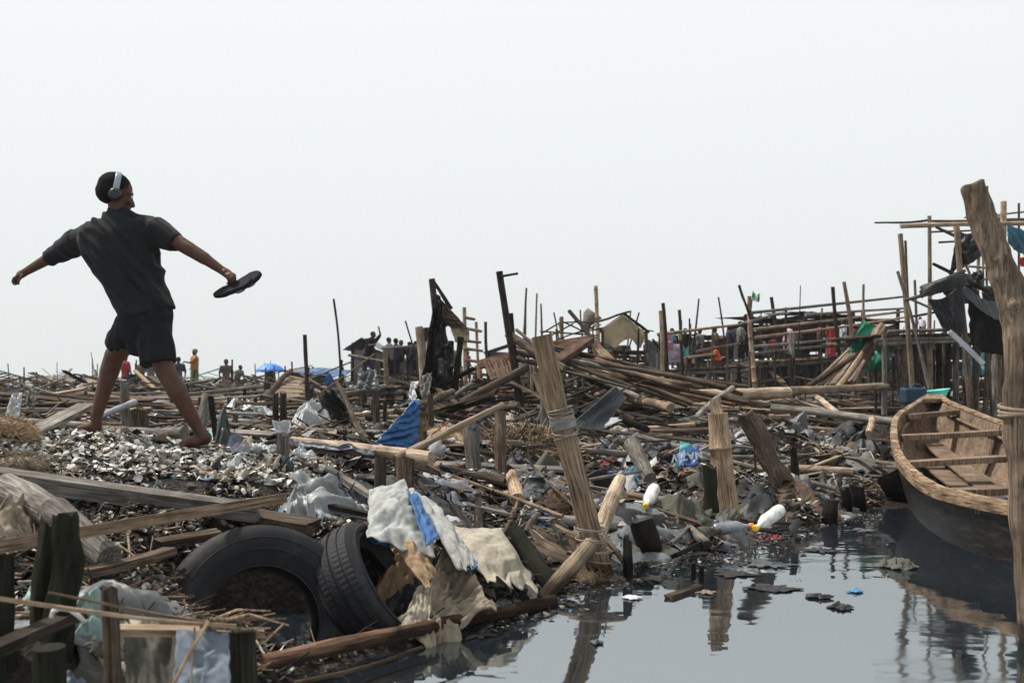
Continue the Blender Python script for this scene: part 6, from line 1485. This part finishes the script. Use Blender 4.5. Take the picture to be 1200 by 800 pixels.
# jerrycan and basin behind the bow
r_ = empty('jerrycan', P(1070, 474, 11.3), 'dark blue plastic jerrycan standing behind the boat\'s bow', 'jerrycan')
mb = MB(); c = P(1070, 464, 11.3); q = Matrix.Translation(c) @ Matrix.Rotation(.2, 4, 'Z')
mb.box(q, .27, .16, .19); o = mb.build('can_body', 'jerry_blue', r_); bv = o.modifiers.new('b', 'BEVEL'); bv.width = .03; bv.segments = 4
mb = MB(); mb.tube([q @ Vector((-.09, 0, .09)), q @ Vector((-.09, 0, .14))], [.025, .025], 12); mb.build('spout', 'jerry_blue', r_)
mb = MB(); mb.tube([q @ Vector((-.02, 0, .09)), q @ Vector((0, 0, .13)), q @ Vector((.08, 0, .13)), q @ Vector((.10, 0, .09))], [.014]*4, 8); mb.build('handle', 'jerry_blue', r_)
mb = MB(); c = P(1098, 463, 11.5); n = 28; vs = []; fs = []
for (rr_, z) in ((.08, -.06), (.12, .02), (.14, .06), (.15, .062), (.135, .058), (.115, .02), (.07, -.05)):
    for k in range(n): th = 2*math.pi*k/n; vs.append(c+Vector((math.cos(th)*rr_, math.sin(th)*rr_*.9, z+math.cos(th)*.02)))
for i in range(6):
    for k in range(n): fs.append((i*n+k, i*n+(k+1) % n, (i+1)*n+(k+1) % n, (i+1)*n+k))
mb.add(vs, fs, 0, True); mb.add(vs[:n], [tuple(range(n))]); tag(mb.build('basin', 'basin_teal'), 'bright teal plastic basin beside the dark blue jerrycan', 'basin')
# white hose loop
mb = MB(); pts = [P(60, 723, 2.7), P(62, 716, 2.7), P(70, 712.5, 2.7), P(82, 714, 2.7), P(92, 721, 2.7), P(99, 728, 2.72)]
mb.tube(pts, [.006, .007, .007, .007, .007, .006], 8, smooth=True); tag(mb.build('hose_loop', 'hose'), 'loop of white hose beside the brown stake', 'hose')
# ------------------------------------------------------------------ scattered debris
RS = random.Random(2024)
def in_boat(x, y):
    if y < 5 or y > 11: return False
    l = np.interp(y, [5.1, 5.7, 6.1, 6.6, 7.3, 8, 8.8, 9.6, 10.4, 10.8], [2.9, 2.88, 2.76, 2.76, 2.88, 3.08, 3.37, 3.71, 4.2, 4.5])
    r = np.interp(y, [5.1, 5.9, 7.2, 8.1, 8.9, 10.4], [3.4, 3.8, 4.1, 4.27, 4.39, 4.6])
    return l-.12 < x < r+.12
def shore_at(x):
    return np.interp(x, [p[0] for p in shore_w], [p[1] for p in shore_w])
def in_tyre(x, y): return abs(x+1.03) < .40 and 3.92 < y < 4.8 or (abs(x+.62) < .25 and 4.0 < y < 4.5)
def land(x, y, z): return z > .01 and not in_tyre(x, y) and not in_boat(x, y) and not (y < 4.0 and abs(x) < .3)
def sample(n, dmin, dmax, pxr=(-60, 1260), power=1.0, reg=None, patchy=None):
    out = []
    while len(out) < n:
        k = []
        for _ in range(n):
            d = dmin*(dmax/dmin)**(RS.random()**power); px = RS.uniform(*pxr)
            x = (px-600)*d/F
            if reg and not reg(px, d): continue
            if patchy and noise.noise(Vector((x*2.6, d*2.6, 31))) < patchy: continue
            k.append((x, d))
        if not k: continue
        for (x, y), z in zip(k, zt_many(k)):
            if land(x, y, z): out.append((x, y, z))
        if not k: break
    return out[:n]
def pick(pal):
    t_ = RS.random()*sum(w for w, _ in pal)
    for w, c in pal:
        t_ -= w
        if t_ <= 0: k = RS.uniform(.7, 1.25); return tuple(min(.8, v*k*RS.uniform(.94, 1.06)) for v in c)
    return pal[-1][1]
PAL = [(22, (.04, .029, .021)), (22, (.014, .013, .012)), (12, (.12, .11, .10)), (14, (.22, .21, .20)), (12, (.40, .39, .38)), (6, (.32, .24, .165)), (8, (.06, .065, .07)),
       (10, (.62, .63, .62)), (3, (.05, .07, .10)), (1.2, (.04, .14, .35)), (.5, (.35, .04, .03)), (.5, (.04, .22, .14)), (.6, (.5, .38, .06)), (4, (.14, .085, .05))]
PALWET = [(30, (.02, .017, .014)), (20, (.05, .042, .035)), (12, (.12, .11, .10)), (9, (.20, .18, .15)), (6, (.33, .32, .30)), (5, (.05, .07, .10)), (4, (.12, .05, .035)), (2, (.5, .5, .48)), (1, (.04, .14, .35))]
SHPAL = [(44, (.74, .73, .70)), (24, (.55, .50, .43)), (14, (.30, .27, .23)), (14, (.15, .13, .115)), (16, (.04, .035, .03)), (3, (.62, .63, .64)), (4, (.36, .25, .16))]
def scraps(mb, pts, smin, smax, pal, flat=.35, up=.03):
    for (x, y, z) in pts:
        s = smin*(smax/smin)**(RS.random()**1.4); c = Vector((x, y, z+RS.uniform(0, up)))
        q = Quaternion((0, 0, 1), RS.uniform(0, 6.28)) @ Quaternion((1, 0, 0), RS.gauss(0, flat)) @ Quaternion((0, 1, 0), RS.gauss(0, flat))
        a = s*RS.uniform(.25, .9); n = RS.choice((4, 5, 5, 6)); vs = [c+q @ Vector((0, 0, RS.uniform(.0, .3)*s))]
        for k in range(n):
            th = 6.283*k/n+RS.uniform(-.3, .3); r_ = RS.uniform(.7, 1.15)
            vs.append(c+q @ Vector((math.cos(th)*s*r_, math.sin(th)*a*r_, RS.uniform(-.22, .22)*s)))
        mb.add(vs, [(0, k+1, (k+1) % n+1) for k in range(n)], 0, RS.random() < .5, pick(pal))
def stuff(mb, name, mat, label):
    o = mb.build(name, mat, recenter=False); return tag(o, label, None, None, 'stuff')
# general litter
mb = MB()
def moundreg(px, d):
    return 4.15 < d < 6.7 and px < 420-(d-5.2)**2*60 and not (px < 60 and d < 4.9)
offm = lambda px, d: not moundreg(px, d) or RS.random() < .30
scraps(mb, sample(11500, 3.2, 9, (-60, 1260), 1, offm), .010, .050, PAL, .35, .03)
scraps(mb, sample(21000, 6, 22, (-60, 1260), 1, offm), .018, .10, PAL, .4, .05)
scraps(mb, sample(3500, 18, 60), .06, .25, PAL, .5, .25)
wetreg = lambda px, d: d < 10.5 and px > 560 and d > 4.4
scraps(mb, sample(5500, 4.6, 10, (560, 1100), 1, wetreg), .012, .06, PALWET, .35, .04)
scraps(mb, [(-1.06+RS.gauss(0, .12), 4.2+RS.gauss(0, .1), float(zt(-1.06, 4.2))+.02) for _ in range(60)], .01, .03, PAL)
# scum and flakes drifting along the bank
mw = MB(); k_ = 0
while k_ < 2600:
    px = RS.uniform(380, 1080); d = RS.uniform(4.2, 8.0); x = (px-600)*d/F; off = abs(RS.gauss(0, .22))
    z = float(terrain_np([x], [d])[0])
    if z > -.005 or z < -.22*RS.random()**2-.01 or in_boat(x, d): continue
    scraps(mw, [(x, d, .003)], .005, .028, PALWET, .03, .002); k_ += 1
stuff(mw, 'scum', 'litter', 'dark flakes and scum drifting on the water along the bank')
stuff(mb, 'litter', 'litter', 'small scraps of plastic, bark, cloth and paper covering the bank')
# twigs and sticks as litter
mb = MB()
TW = [(4, (.05, .035, .025)), (4, (.14, .10, .07)), (3, (.27, .20, .135)), (2, (.34, .30, .25)), (2, (.02, .018, .016))]
for (x, y, z) in sample(3600, 3.0, 10, (-60, 1260), 1, offm)+sample(2600, 7, 24):
    L_ = RS.uniform(.05, .26)*(1 if y < 8 else 1.7); th = RS.uniform(0, 6.28); t_ = RS.gauss(0, .22); r_ = RS.uniform(.002, .006)*(1 if y < 8 else 1.8)
    dv = Vector((math.cos(th)*math.cos(t_), math.sin(th)*math.cos(t_), math.sin(t_))); c = Vector((x, y, z+.015+abs(math.sin(t_))*L_*.4))
    k = Vector((RS.gauss(0, .03), RS.gauss(0, .03), RS.gauss(0, .03)))*L_*2
    mb.tube([c-dv*L_/2, c+k, c+dv*L_/2], [r_, r_*.9, r_*.6], 4, col=pick(TW), cap=False)
stuff(mb, 'twig_litter', 'twigs', 'broken twigs and splinters strewn over the bank')
# shells on the mound
def shells(mb, pts, s0, s1, pal):
    for (x, y, z) in pts:
        s = RS.uniform(s0, s1); c = Vector((x, y, z+RS.uniform(0, .035)))
        q = Quaternion((0, 0, 1), RS.uniform(0, 6.28)) @ Quaternion((1, 0, 0), RS.gauss(0, .6)+(3.14 if RS.random() < .4 else 0)) @ Quaternion((0, 1, 0), RS.gauss(0, .5))
        n = 9; vs = [c+q @ Vector((0, 0, -s*.32))]; e = RS.uniform(.6, .85)
        for (kr, kz) in ((.55, -.24), (1, 0)):
            for k in range(n):
                th = 6.283*k/n; w_ = 1+.12*math.sin(th*3+x*30) if kr == 1 else 1
                vs.append(c+q @ Vector((math.cos(th)*s*kr*w_, math.sin(th)*s*e*kr*w_, kz*s+(.05*s*math.sin(th*2) if kr == 1 else 0))))
        fs = [(0, k+1, (k+1) % n+1) for k in range(n)]+[(k+1, k+1+n, (k+1) % n+1+n, (k+1) % n+1) for k in range(n)]
        mb.add(vs, fs, 0, True, pick(pal))
mb = MB()
shells(mb, sample(9000, 5.25, 6.7, (-60, 420), 1, moundreg, -.32), .013, .033, SHPAL)
shells(mb, sample(3600, 4.6, 5.3, (-60, 420), 1, moundreg, -.08), .012, .030, [(14, (.62, .60, .56)), (12, (.42, .38, .32)), (18, (.07, .06, .05)), (22, (.022, .019, .016))])  # front face: its shade and mud put into darker shell colours
SHDARK = [(8, (.45, .43, .40)), (8, (.28, .25, .21)), (18, (.06, .05, .042)), (22, (.02, .018, .016))]  # foot of the front, darkened the same way for mud and shade
shells(mb, sample(3000, 4.1, 4.9, (0, 420)), .010, .022, SHDARK)
shells(mb, sample(1500, 2.9, 4.2, (60, 205)), .010, .022, [(20, (.38, .33, .27)), (12, (.50, .46, .40)), (14, (.10, .08, .065)), (8, (.2, .15, .11))])
shells(mb, sample(1700, 4.4, 6.4, (330, 560)), .009, .020, [(12, (.40, .36, .30)), (14, (.10, .08, .065)), (8, (.2, .15, .11))])
stuff(mb, 'shell_litter', 'shell', 'bleached shells heaped thickly on the mound, coloured darker on its shaded, muddy front')
# straw mounds, brush heap
def strands(mb, c, rx, ry, rz, n, L0, L1, r_, pal, flat=.4):
    for _ in range(n):
        th = RS.uniform(0, 6.28); ph = math.acos(RS.uniform(0, 1)); k = RS.uniform(.55, 1)
        p = Vector(c)+Vector((math.cos(th)*math.sin(ph)*rx*k, math.sin(th)*math.sin(ph)*ry*k, math.cos(ph)*rz*k))
        a = RS.uniform(0, 6.28); t_ = RS.gauss(0, flat); dv = Vector((math.cos(a)*math.cos(t_), math.sin(a)*math.cos(t_), math.sin(t_))); L_ = RS.uniform(L0, L1)
        b_ = Vector((RS.gauss(0, .2), RS.gauss(0, .2), RS.gauss(0, .12)))*L_*.5
        mb.tube([p-dv*L_/2, p+b_, p+dv*L_/2], [r_*.8, r_, r_*.5], 3, col=pick(pal), cap=False)
def fibre_heap(px, py, d, rx, ry, rz, n, L0, L1, r_, pal, name, label, cat, core, flat=.4):
    c = P(px, py, d); c.z = zt(c.x, c.y)-.02
    root = empty(name, c, label, cat)
    v, f = [], []; ell_mesh(v, f, c, rx*.9, ry*.9, rz*.88, None, 28, 18)
    m2 = MB(); m2.add([q+Vector((noise.noise(q*5), noise.noise(q*5+Vector((5, 0, 0))), noise.noise(q*6)))*rz*.35 for q in v], f, 0, True); m2.build('core', core, root)
    m2 = MB(); strands(m2, c, rx, ry, rz, n, L0, L1, r_, pal, flat); m2.build('fibres', 'twigs', root)
STRAW = [(5, (.36, .27, .16)), (4, (.45, .36, .24)), (3, (.2, .14, .085))]
fibre_heap(8, 520, 5.5, .16, .18, .16, 1500, .05, .16, .0016, STRAW, 'fibre_mound', 'golden matted fibre lump on the shell mound at the far left', 'fibre lump', 'canvas_tan')
fibre_heap(20, 542, 5.2, .17, .14, .10, 1300, .05, .16, .0016, [(4, (.24, .19, .14)), (3, (.12, .09, .06)), (2, (.36, .3, .22))], 'fibre_mound', 'darker matted fibre lump below the golden one', 'fibre lump', 'canvas_khaki')
fibre_heap(10, 600, 3.9, .20, .16, .12, 1500, .06, .2, .0016, [(4, (.22, .14, .08)), (3, (.12, .08, .05)), (1, (.34, .25, .15))], 'fibre_mound', 'rust-brown fibre mat behind the smooth grey log', 'fibre lump', 'cloth_brown')
fibre_heap(612, 520, 8.0, .42, .3, .26, 900, .2, .55, .005, [(5, (.30, .21, .13)), (4, (.42, .33, .22)), (4, (.06, .045, .03))], 'brush_heap', 'heap of tan splintered brush left of the thick leaning pole', 'brush heap', 'cloth_brown', .5)
fibre_heap(640, 578, 6.4, .16, .14, .11, 700, .04, .12, .002, [(5, (.13, .08, .05)), (2, (.22, .15, .1))], 'fibre_mound', 'reddish-brown fibrous mound left of the thick leaning pole', 'fibre lump', 'cloth_brown')
fibre_heap(525, 490, 8.0, .28, .2, .2, 700, .05, .18, .003, [(5, (.24, .17, .11)), (2, (.34, .26, .18))], 'fibre_mound', 'brown fibrous clump right of the palm post', 'fibre lump', 'canvas_tan')
fibre_heap(822, 520, 7.35, .06, .06, .20, 500, .05, .15, .0018, [(5, (.30, .23, .16)), (2, (.16, .12, .08))], 'fibre_mound', 'tuft of tan fibre clinging to the left side of the bamboo post', 'fibre tuft', 'canvas_tan', 1.2)
fibre_heap(695, 640, 5.35, .07, .07, .09, 500, .05, .14, .0018, [(5, (.34, .25, .16)), (2, (.2, .15, .1))], 'fibre_mound', 'frayed tan fibre where the pale log meets the leaning pole', 'fibre tuft', 'canvas_tan', .8)
fibre_heap(598, 736, 4.3, .06, .05, .02, 250, .03, .09, .0015, [(5, (.40, .30, .08)), (2, (.25, .2, .08))], 'fibre_mound', 'small yellowish weed tuft at the waterline', 'weed tuft', 'canvas_tan', .5)
# tied twig bundle
root = empty('twig_bundle', P(262, 735, 2.8), 'bundle of bent brown twigs tied in front of the large tyre', 'twigs')
for k in range(16):
    m2 = MB(); a = P(240+RS.uniform(-6, 8), 728+RS.uniform(-4, 8), 2.75); b_ = P(290+RS.uniform(-10, 50), 727+RS.uniform(-12, 20), 2.85)
    m_ = a.lerp(b_, .5)+Vector((0, 0, RS.uniform(-.02, .03))); m2.tube([a, m_, b_], [.004, .004, .002], 5); m2.build('twig', 'wood_tan', root)

# ---- individually placed planks, poles, plastic
pm = {}
for mt in ('wood_grey', 'wood_brown', 'wood_tan', 'wood_dark', 'wood_pale', 'wood_red'):
    pm[mt] = [(L_, plank_mesh(L_, w_, t_, 300+i, mt, warp=.015, chip=.12, w1=w_*k)) for i, (L_, w_, t_, k) in enumerate([(.9, .075, .016, .8), (1.5, .09, .02, 1), (2.3, .07, .022, .9), (.5, .10, .014, .6), (1.2, .04, .025, 1)])]
lm_ = {}
for mt in ('wood_grey', 'wood_brown', 'wood_tan', 'wood_dark', 'wood_pale'):
    lm_[mt] = [(L_, pole_mesh(L_, r0, r1, 400+i, mt, n=8, segs=8, bend=.02, rough=.14, nodes=nd, jag=.01)) for i, (L_, r0, r1, nd) in enumerate([(1.0, .022, .017, 0), (1.8, .027, .02, 0), (2.8, .030, .02, .4), (.45, .035, .032, 0), (1.4, .014, .009, 0)])]
def lay(me, L_, name, x, y, z, az, tilt, label, cat, group, roll=None):
    dv = Vector((math.cos(az)*math.cos(tilt), math.sin(az)*math.cos(tilt), math.sin(tilt)))
    o = bpy.data.objects.new(name, me); COL.objects.link(o)
    zz = dv; yv = Vector((0, 0, 1))-dv*dv.z; yv.normalize()
    if roll is None: roll = RS.gauss(0, .22)
    xv = yv.cross(zz)
    o.matrix_world = Matrix.Translation(Vector((x, y, z))-dv*L_/2) @ Matrix((xv, yv, zz)).transposed().to_4x4() @ Matrix.Rotation(roll, 4, 'Z')
    return tag(o, label, cat, group)
GN = {'wood_grey': 'weathered grey', 'wood_brown': 'dull brown', 'wood_tan': 'tan', 'wood_dark': 'blackened', 'wood_pale': 'bleached', 'wood_red': 'reddish-brown'}
def throw(kind, mats, pts, azf, tiltf, hz, where, lens=None):
    for (x, y, z) in pts:
        mt = RS.choice(mats); src = (pm if kind == 'plank' else lm_)[mt]
        L_, me = RS.choice(src if lens is None else [src[i] for i in lens])
        az = azf(); ti = tiltf()
        if L_ > 1.6 and y < 8: L_, me = src[0]
        if in_boat(x+math.cos(az)*L_*.5, y+math.sin(az)*L_*.5) or in_boat(x-math.cos(az)*L_*.5, y-math.sin(az)*L_*.5): continue
        # rest on the ground under both ends
        za = zt(x+math.cos(az)*L_*.4, y+math.sin(az)*L_*.4); zb = zt(x-math.cos(az)*L_*.4, y-math.sin(az)*L_*.4)
        ti += math.atan2(za-zb, L_*.8)*.8
        h = RS.uniform(*hz) if isinstance(hz, tuple) else hz(x, y)
        lay(me, L_, 'loose_plank' if kind == 'plank' else 'loose_pole', x, y, max(z, (za+zb)/2)+.025+abs(math.sin(ti))*L_*.12+h, az, ti,
            '%s %s %s' % (GN[mt], 'plank lying' if kind == 'plank' else 'stick lying', where), kind if kind == 'plank' else 'stick', '%s %ss %s' % (GN[mt], kind, where))
fl = lambda: RS.gauss(0, .05)
anyaz = lambda: RS.uniform(0, 3.14)
horiz = lambda: RS.choice((0, 3.14))+RS.gauss(0, .45)
clear = lambda px, d: not moundreg(px, d)
throw('plank', ['wood_grey', 'wood_brown', 'wood_dark', 'wood_brown', 'wood_grey', 'wood_tan'], sample(80, 6.8, 22, (100, 1040), 1, clear), horiz, fl, (0, .03), 'among the mid-bank debris')
throw('pole', ['wood_grey', 'wood_brown', 'wood_dark', 'wood_grey', 'wood_tan', 'wood_pale'], sample(80, 6.8, 22, (100, 1040), 1, clear), horiz, fl, (0, .03), 'among the mid-bank debris')
throw('plank', ['wood_brown', 'wood_dark', 'wood_grey'], sample(16, 5.0, 7, (440, 1000), 1, clear), anyaz, fl, (0, .01), 'near the waterline', lens=(3, 4))
throw('pole', ['wood_brown', 'wood_dark', 'wood_grey', 'wood_tan'], sample(20, 5.0, 7.4, (440, 1000), 1, clear), anyaz, fl, (0, .01), 'near the waterline', lens=(3, 4))
# the plank pile at the left
pile = lambda x, y: RS.uniform(0, .20)*max(0.1, 1-((y-12)/5)**2)
throw('plank', ['wood_grey', 'wood_brown', 'wood_tan', 'wood_brown', 'wood_grey', 'wood_tan'], sample(85, 8.4, 18, (-80, 250)), lambda: 2.85+RS.gauss(0, .35), lambda: RS.gauss(.02, .05), pile, 'in the big pile behind the striding man', lens=(1, 2, 0))
throw('pole', ['wood_grey', 'wood_brown', 'wood_tan', 'wood_dark'], sample(45, 8.4, 18, (-80, 300)), lambda: 2.9+RS.gauss(0, .4), lambda: RS.gauss(.02, .06), pile, 'in the big pile behind the striding man', lens=(1, 2, 4))
# rubble heap in the centre
heap = lambda x, y: RS.uniform(0, .40)*max(0.1, 1-((y-12.5)/3.5)**2)*max(.15, 1-((x-.2)/1.8)**2)
throw('plank', ['wood_dark', 'wood_brown', 'wood_dark', 'wood_red'], sample(55, 9.8, 16, (480, 720)), anyaz, lambda: RS.gauss(0, .22), heap, 'in the dark heap at the foot of the ruin', lens=(0, 1, 3, 4))
throw('pole', ['wood_dark', 'wood_brown', 'wood_dark'], sample(60, 9.8, 16, (470, 760)), anyaz, lambda: RS.gauss(0, .22), heap, 'in the dark heap at the foot of the ruin', lens=(0, 1, 3, 4))
# planks under the walkway
throw('plank', ['wood_grey', 'wood_tan', 'wood_brown', 'wood_pale'], sample(38, 13.5, 19, (760, 1070)), lambda: RS.gauss(.1, .3), fl, (0, .10), 'below the raised walkway', lens=(1, 2))
throw('pole', ['wood_grey', 'wood_tan', 'wood_brown'], sample(40, 13, 19, (740, 1180)), lambda: RS.gauss(.15, .3), fl, (0, .10), 'below the raised walkway', lens=(1, 2, 0))
# far rubble, past counting
mb = MB()
TWD = [(4, (.04, .03, .022)), (5, (.11, .075, .05)), (4, (.19, .16, .13)), (2, (.28, .2, .13)), (2, (.02, .018, .016))]
for (x, y, z) in sample(1100, 20, 60, (-80, 1280))+sample(450, 8.5, 24, (60, 1080)):
    L_ = RS.uniform(.4, 2.2)*(1 if y > 18 else .6); th = RS.uniform(0, 6.28); t_ = RS.gauss(0, .16 if y > 18 else .06); w_ = RS.uniform(.03, .10)*(1 if y > 18 else .6)
    dv = Vector((math.cos(th)*math.cos(t_), math.sin(th)*math.cos(t_), math.sin(t_))); c = Vector((x, y, z+.03+abs(math.sin(t_))*L_*.4+(RS.random()**2*.35 if y > 18 else 0)))
    mb.bar(c-dv*L_/2, c+dv*L_/2, w_, w_*.35, segs=1, col=pick(TWD), seed=int(x*100), chip=.1)
stuff(mb, 'plank_rubble', 'twigs', 'countless broken boards and poles covering the bank into the distance')
# upright posts on the skyline
def uprights(n, d0, d1, pxr, h0, h1, mats, where, reg=None):
    for (x, y, z) in sample(n, d0, d1, pxr, 1, reg):
        mt = RS.choice(mats); L_, me = RS.choice([lm_[mt][i] for i in (1, 2, 4)])
        o = lay(me, L_, 'standing_post', x, y, 0, RS.uniform(0, 6.28), 1.57-abs(RS.gauss(0, .07)), '%s post standing %s' % (GN[mt], where), 'post', '%s posts %s' % (GN[mt], where), 0)
        h = RS.uniform(h0, h1); top = o.matrix_world @ Vector((0, 0, L_)); o.matrix_world = Matrix.Translation((0, 0, z+h-top.z)) @ o.matrix_world
uprights(60, 22, 45, (-30, 600), .3, 1.15, ['wood_dark', 'wood_brown', 'wood_grey'], 'on the left skyline')
uprights(75, 19, 34, (600, 1200), .9, 2.3, ['wood_dark', 'wood_brown', 'wood_grey', 'wood_tan'], 'on the right skyline')
uprights(45, 14, 24, (480, 900), .3, 1.1, ['wood_dark', 'wood_brown', 'wood_grey'], 'amid the ruins')
uprights(40, 15, 22, (880, 1200), .3, .95, ['wood_dark', 'wood_brown'], 'under the walkway')
uprights(16, 8.5, 14, (160, 480), .12, .4, ['wood_dark', 'wood_brown', 'wood_grey'], 'cut short on the left bank')
uprights(14, 7.5, 12, (560, 1000), .06, .22, ['wood_dark', 'wood_brown', 'wood_grey'], 'cut short on the right bank')
# scattered plastic
def small_sheets(n, d0, d1, pxr, mats, reg=None, k=1):
    for (x, y, z) in sample(n, d0, d1, pxr, 1, reg):
        mt, nm = RS.choice(mats); s_ = (RS.uniform(.25, .6) if RS.random() < .65 else RS.uniform(.6, 1.0))*(1 if y < 9 else 1.4)*k
        near = 'among the shells on the mound' if k < 1 else 'on the near bank' if y < 9 else 'on the far bank'
        sheet('plastic_scrap', 0, 0, y, s_*F/y, s_*RS.uniform(.5, 1), RS.uniform(.01, .08), mt, '%s scrap crumpled %s' % (nm, near), 'plastic', RS.random()*90, RS.uniform(0, 3), '%s scraps %s' % (nm, near), amp=RS.uniform(.04, .09), n=26, rag=.4, world=(x, y), fr=3.5)
MS = [('sheet_pale', 'pale plastic'), ('tarp_black', 'black plastic'), ('tarp_black', 'black plastic'), ('tarp_slate', 'slate plastic'), ('tarp_grey', 'grey plastic'), ('cloth_grey', 'grey cloth'), ('cloth_olive', 'olive cloth'), ('cloth_olive', 'olive cloth'), ('cloth_brown', 'brown cloth'), ('sheet_pale', 'pale plastic')]
small_sheets(85, 5.2, 9, (440, 1030), MS, clear)
small_sheets(170, 8.5, 20, (120, 1040), MS+[('plastic_white', 'white plastic'), ('tarp_navy', 'navy plastic'), ('canvas_beige', 'beige cloth')], clear)
small_sheets(16, 5.3, 6.5, (40, 400), [('sheet_pale', 'pale plastic'), ('plastic_white', 'white plastic'), ('canvas_beige', 'beige cloth'), ('tarp_slate', 'slate plastic')], lambda px, d: moundreg(px, d) and not 80 < px < 255, .3)
small_sheets(4, 2.9, 3.6, (80, 180), [('cloth_olive', 'olive cloth'), ('tarp_grey', 'grey plastic'), ('canvas_beige', 'beige cloth')])
# ------------------------------------------------------------------ camera, light, sky
cam_d = bpy.data.cameras.new('camera'); cam = bpy.data.objects.new('camera', cam_d); COL.objects.link(cam)
cam_d.sensor_width = 36; cam_d.lens = 35.01; cam.location = (0, 0, H); cam.rotation_euler = (math.pi/2, 0, 0)
cam_d.shift_y = 40/1200; cam_d.clip_start = .05; cam_d.clip_end = 6000
cam_d.dof.use_dof = True; cam_d.dof.focus_distance = 6.4; cam_d.dof.aperture_fstop = 4.0
sc.camera = cam
SUN_EL, SUN_AZ = 58, -72        # azimuth from +Y (view direction), negative = left
sd = bpy.data.lights.new('sun', 'SUN'); sd.energy = 5.0; sd.angle = rad(5); sd.color = (1, .93, .84)
so = bpy.data.objects.new('sun', sd); COL.objects.link(so)
dirv = Vector((math.sin(rad(SUN_AZ))*math.cos(rad(SUN_EL)), math.cos(rad(SUN_AZ))*math.cos(rad(SUN_EL)), math.sin(rad(SUN_EL))))
so.rotation_euler = dirv.to_track_quat('Z', 'Y').to_euler()
wd = bpy.data.worlds.new('World'); sc.world = wd; wd.use_nodes = True; t = wd.node_tree; t.nodes.clear()
out = t.nodes.new('ShaderNodeOutputWorld'); bg = t.nodes.new('ShaderNodeBackground')
sky = t.nodes.new('ShaderNodeTexSky'); sky.sky_type = 'NISHITA'; sky.sun_disc = False
sky.sun_elevation = rad(SUN_EL); sky.sun_rotation = rad(SUN_AZ); sky.dust_density = 6; sky.air_density = 1.0
hs = t.nodes.new('ShaderNodeHueSaturation'); hs.inputs['Saturation'].default_value = .10; hs.inputs['Value'].default_value = 1
t.links.new(sky.outputs[0], hs.inputs['Color'])
tc = t.nodes.new('ShaderNodeTexCoord'); sx = t.nodes.new('ShaderNodeSeparateXYZ'); t.links.new(tc.outputs['Generated'], sx.inputs[0])
rp = t.nodes.new('ShaderNodeValToRGB'); e = rp.color_ramp.elements
e[0].position = .0; e[0].color = (7.3, 7.7, 7.65, 1); e[1].position = .55; e[1].color = (8.9, 9.2, 9.3, 1)
t.links.new(sx.outputs[2], rp.inputs[0])
mx = t.nodes.new('ShaderNodeMix'); mx.data_type = 'RGBA'; mx.inputs[0].default_value = .93
t.links.new(hs.outputs[0], mx.inputs[6]); t.links.new(rp.outputs[0], mx.inputs[7])
bg.inputs[1].default_value = .10; t.links.new(mx.outputs[2], bg.inputs[0]); t.links.new(bg.outputs[0], out.inputs[0])
hz = MB(); hz.box(Matrix.Translation((0, 50, 4)), 160, 130, 10.5)
m = bpy.data.materials.new('haze'); m.use_nodes = True; t = m.node_tree; t.nodes.clear(); MATS['haze'] = m
o_ = t.nodes.new('ShaderNodeOutputMaterial'); v_ = t.nodes.new('ShaderNodeVolumePrincipled'); v_.inputs['Color'].default_value = (.95, .97, 1, 1)
v_.inputs['Density'].default_value = .0006; v_.inputs['Anisotropy'].default_value = .2; t.links.new(v_.outputs[0], o_.inputs['Volume'])
tag(hz.build('haze', 'haze', recenter=False), 'thin pale haze over the waterfront', kind='stuff')
sc.view_settings.view_transform = 'Standard'; sc.view_settings.look = 'None'; sc.view_settings.exposure = .18; sc.view_settings.gamma = 1
sc.render.film_transparent = False
sc.cycles.max_bounces = 6; sc.cycles.transparent_max_bounces = 6
sc.cycles.use_denoising = True
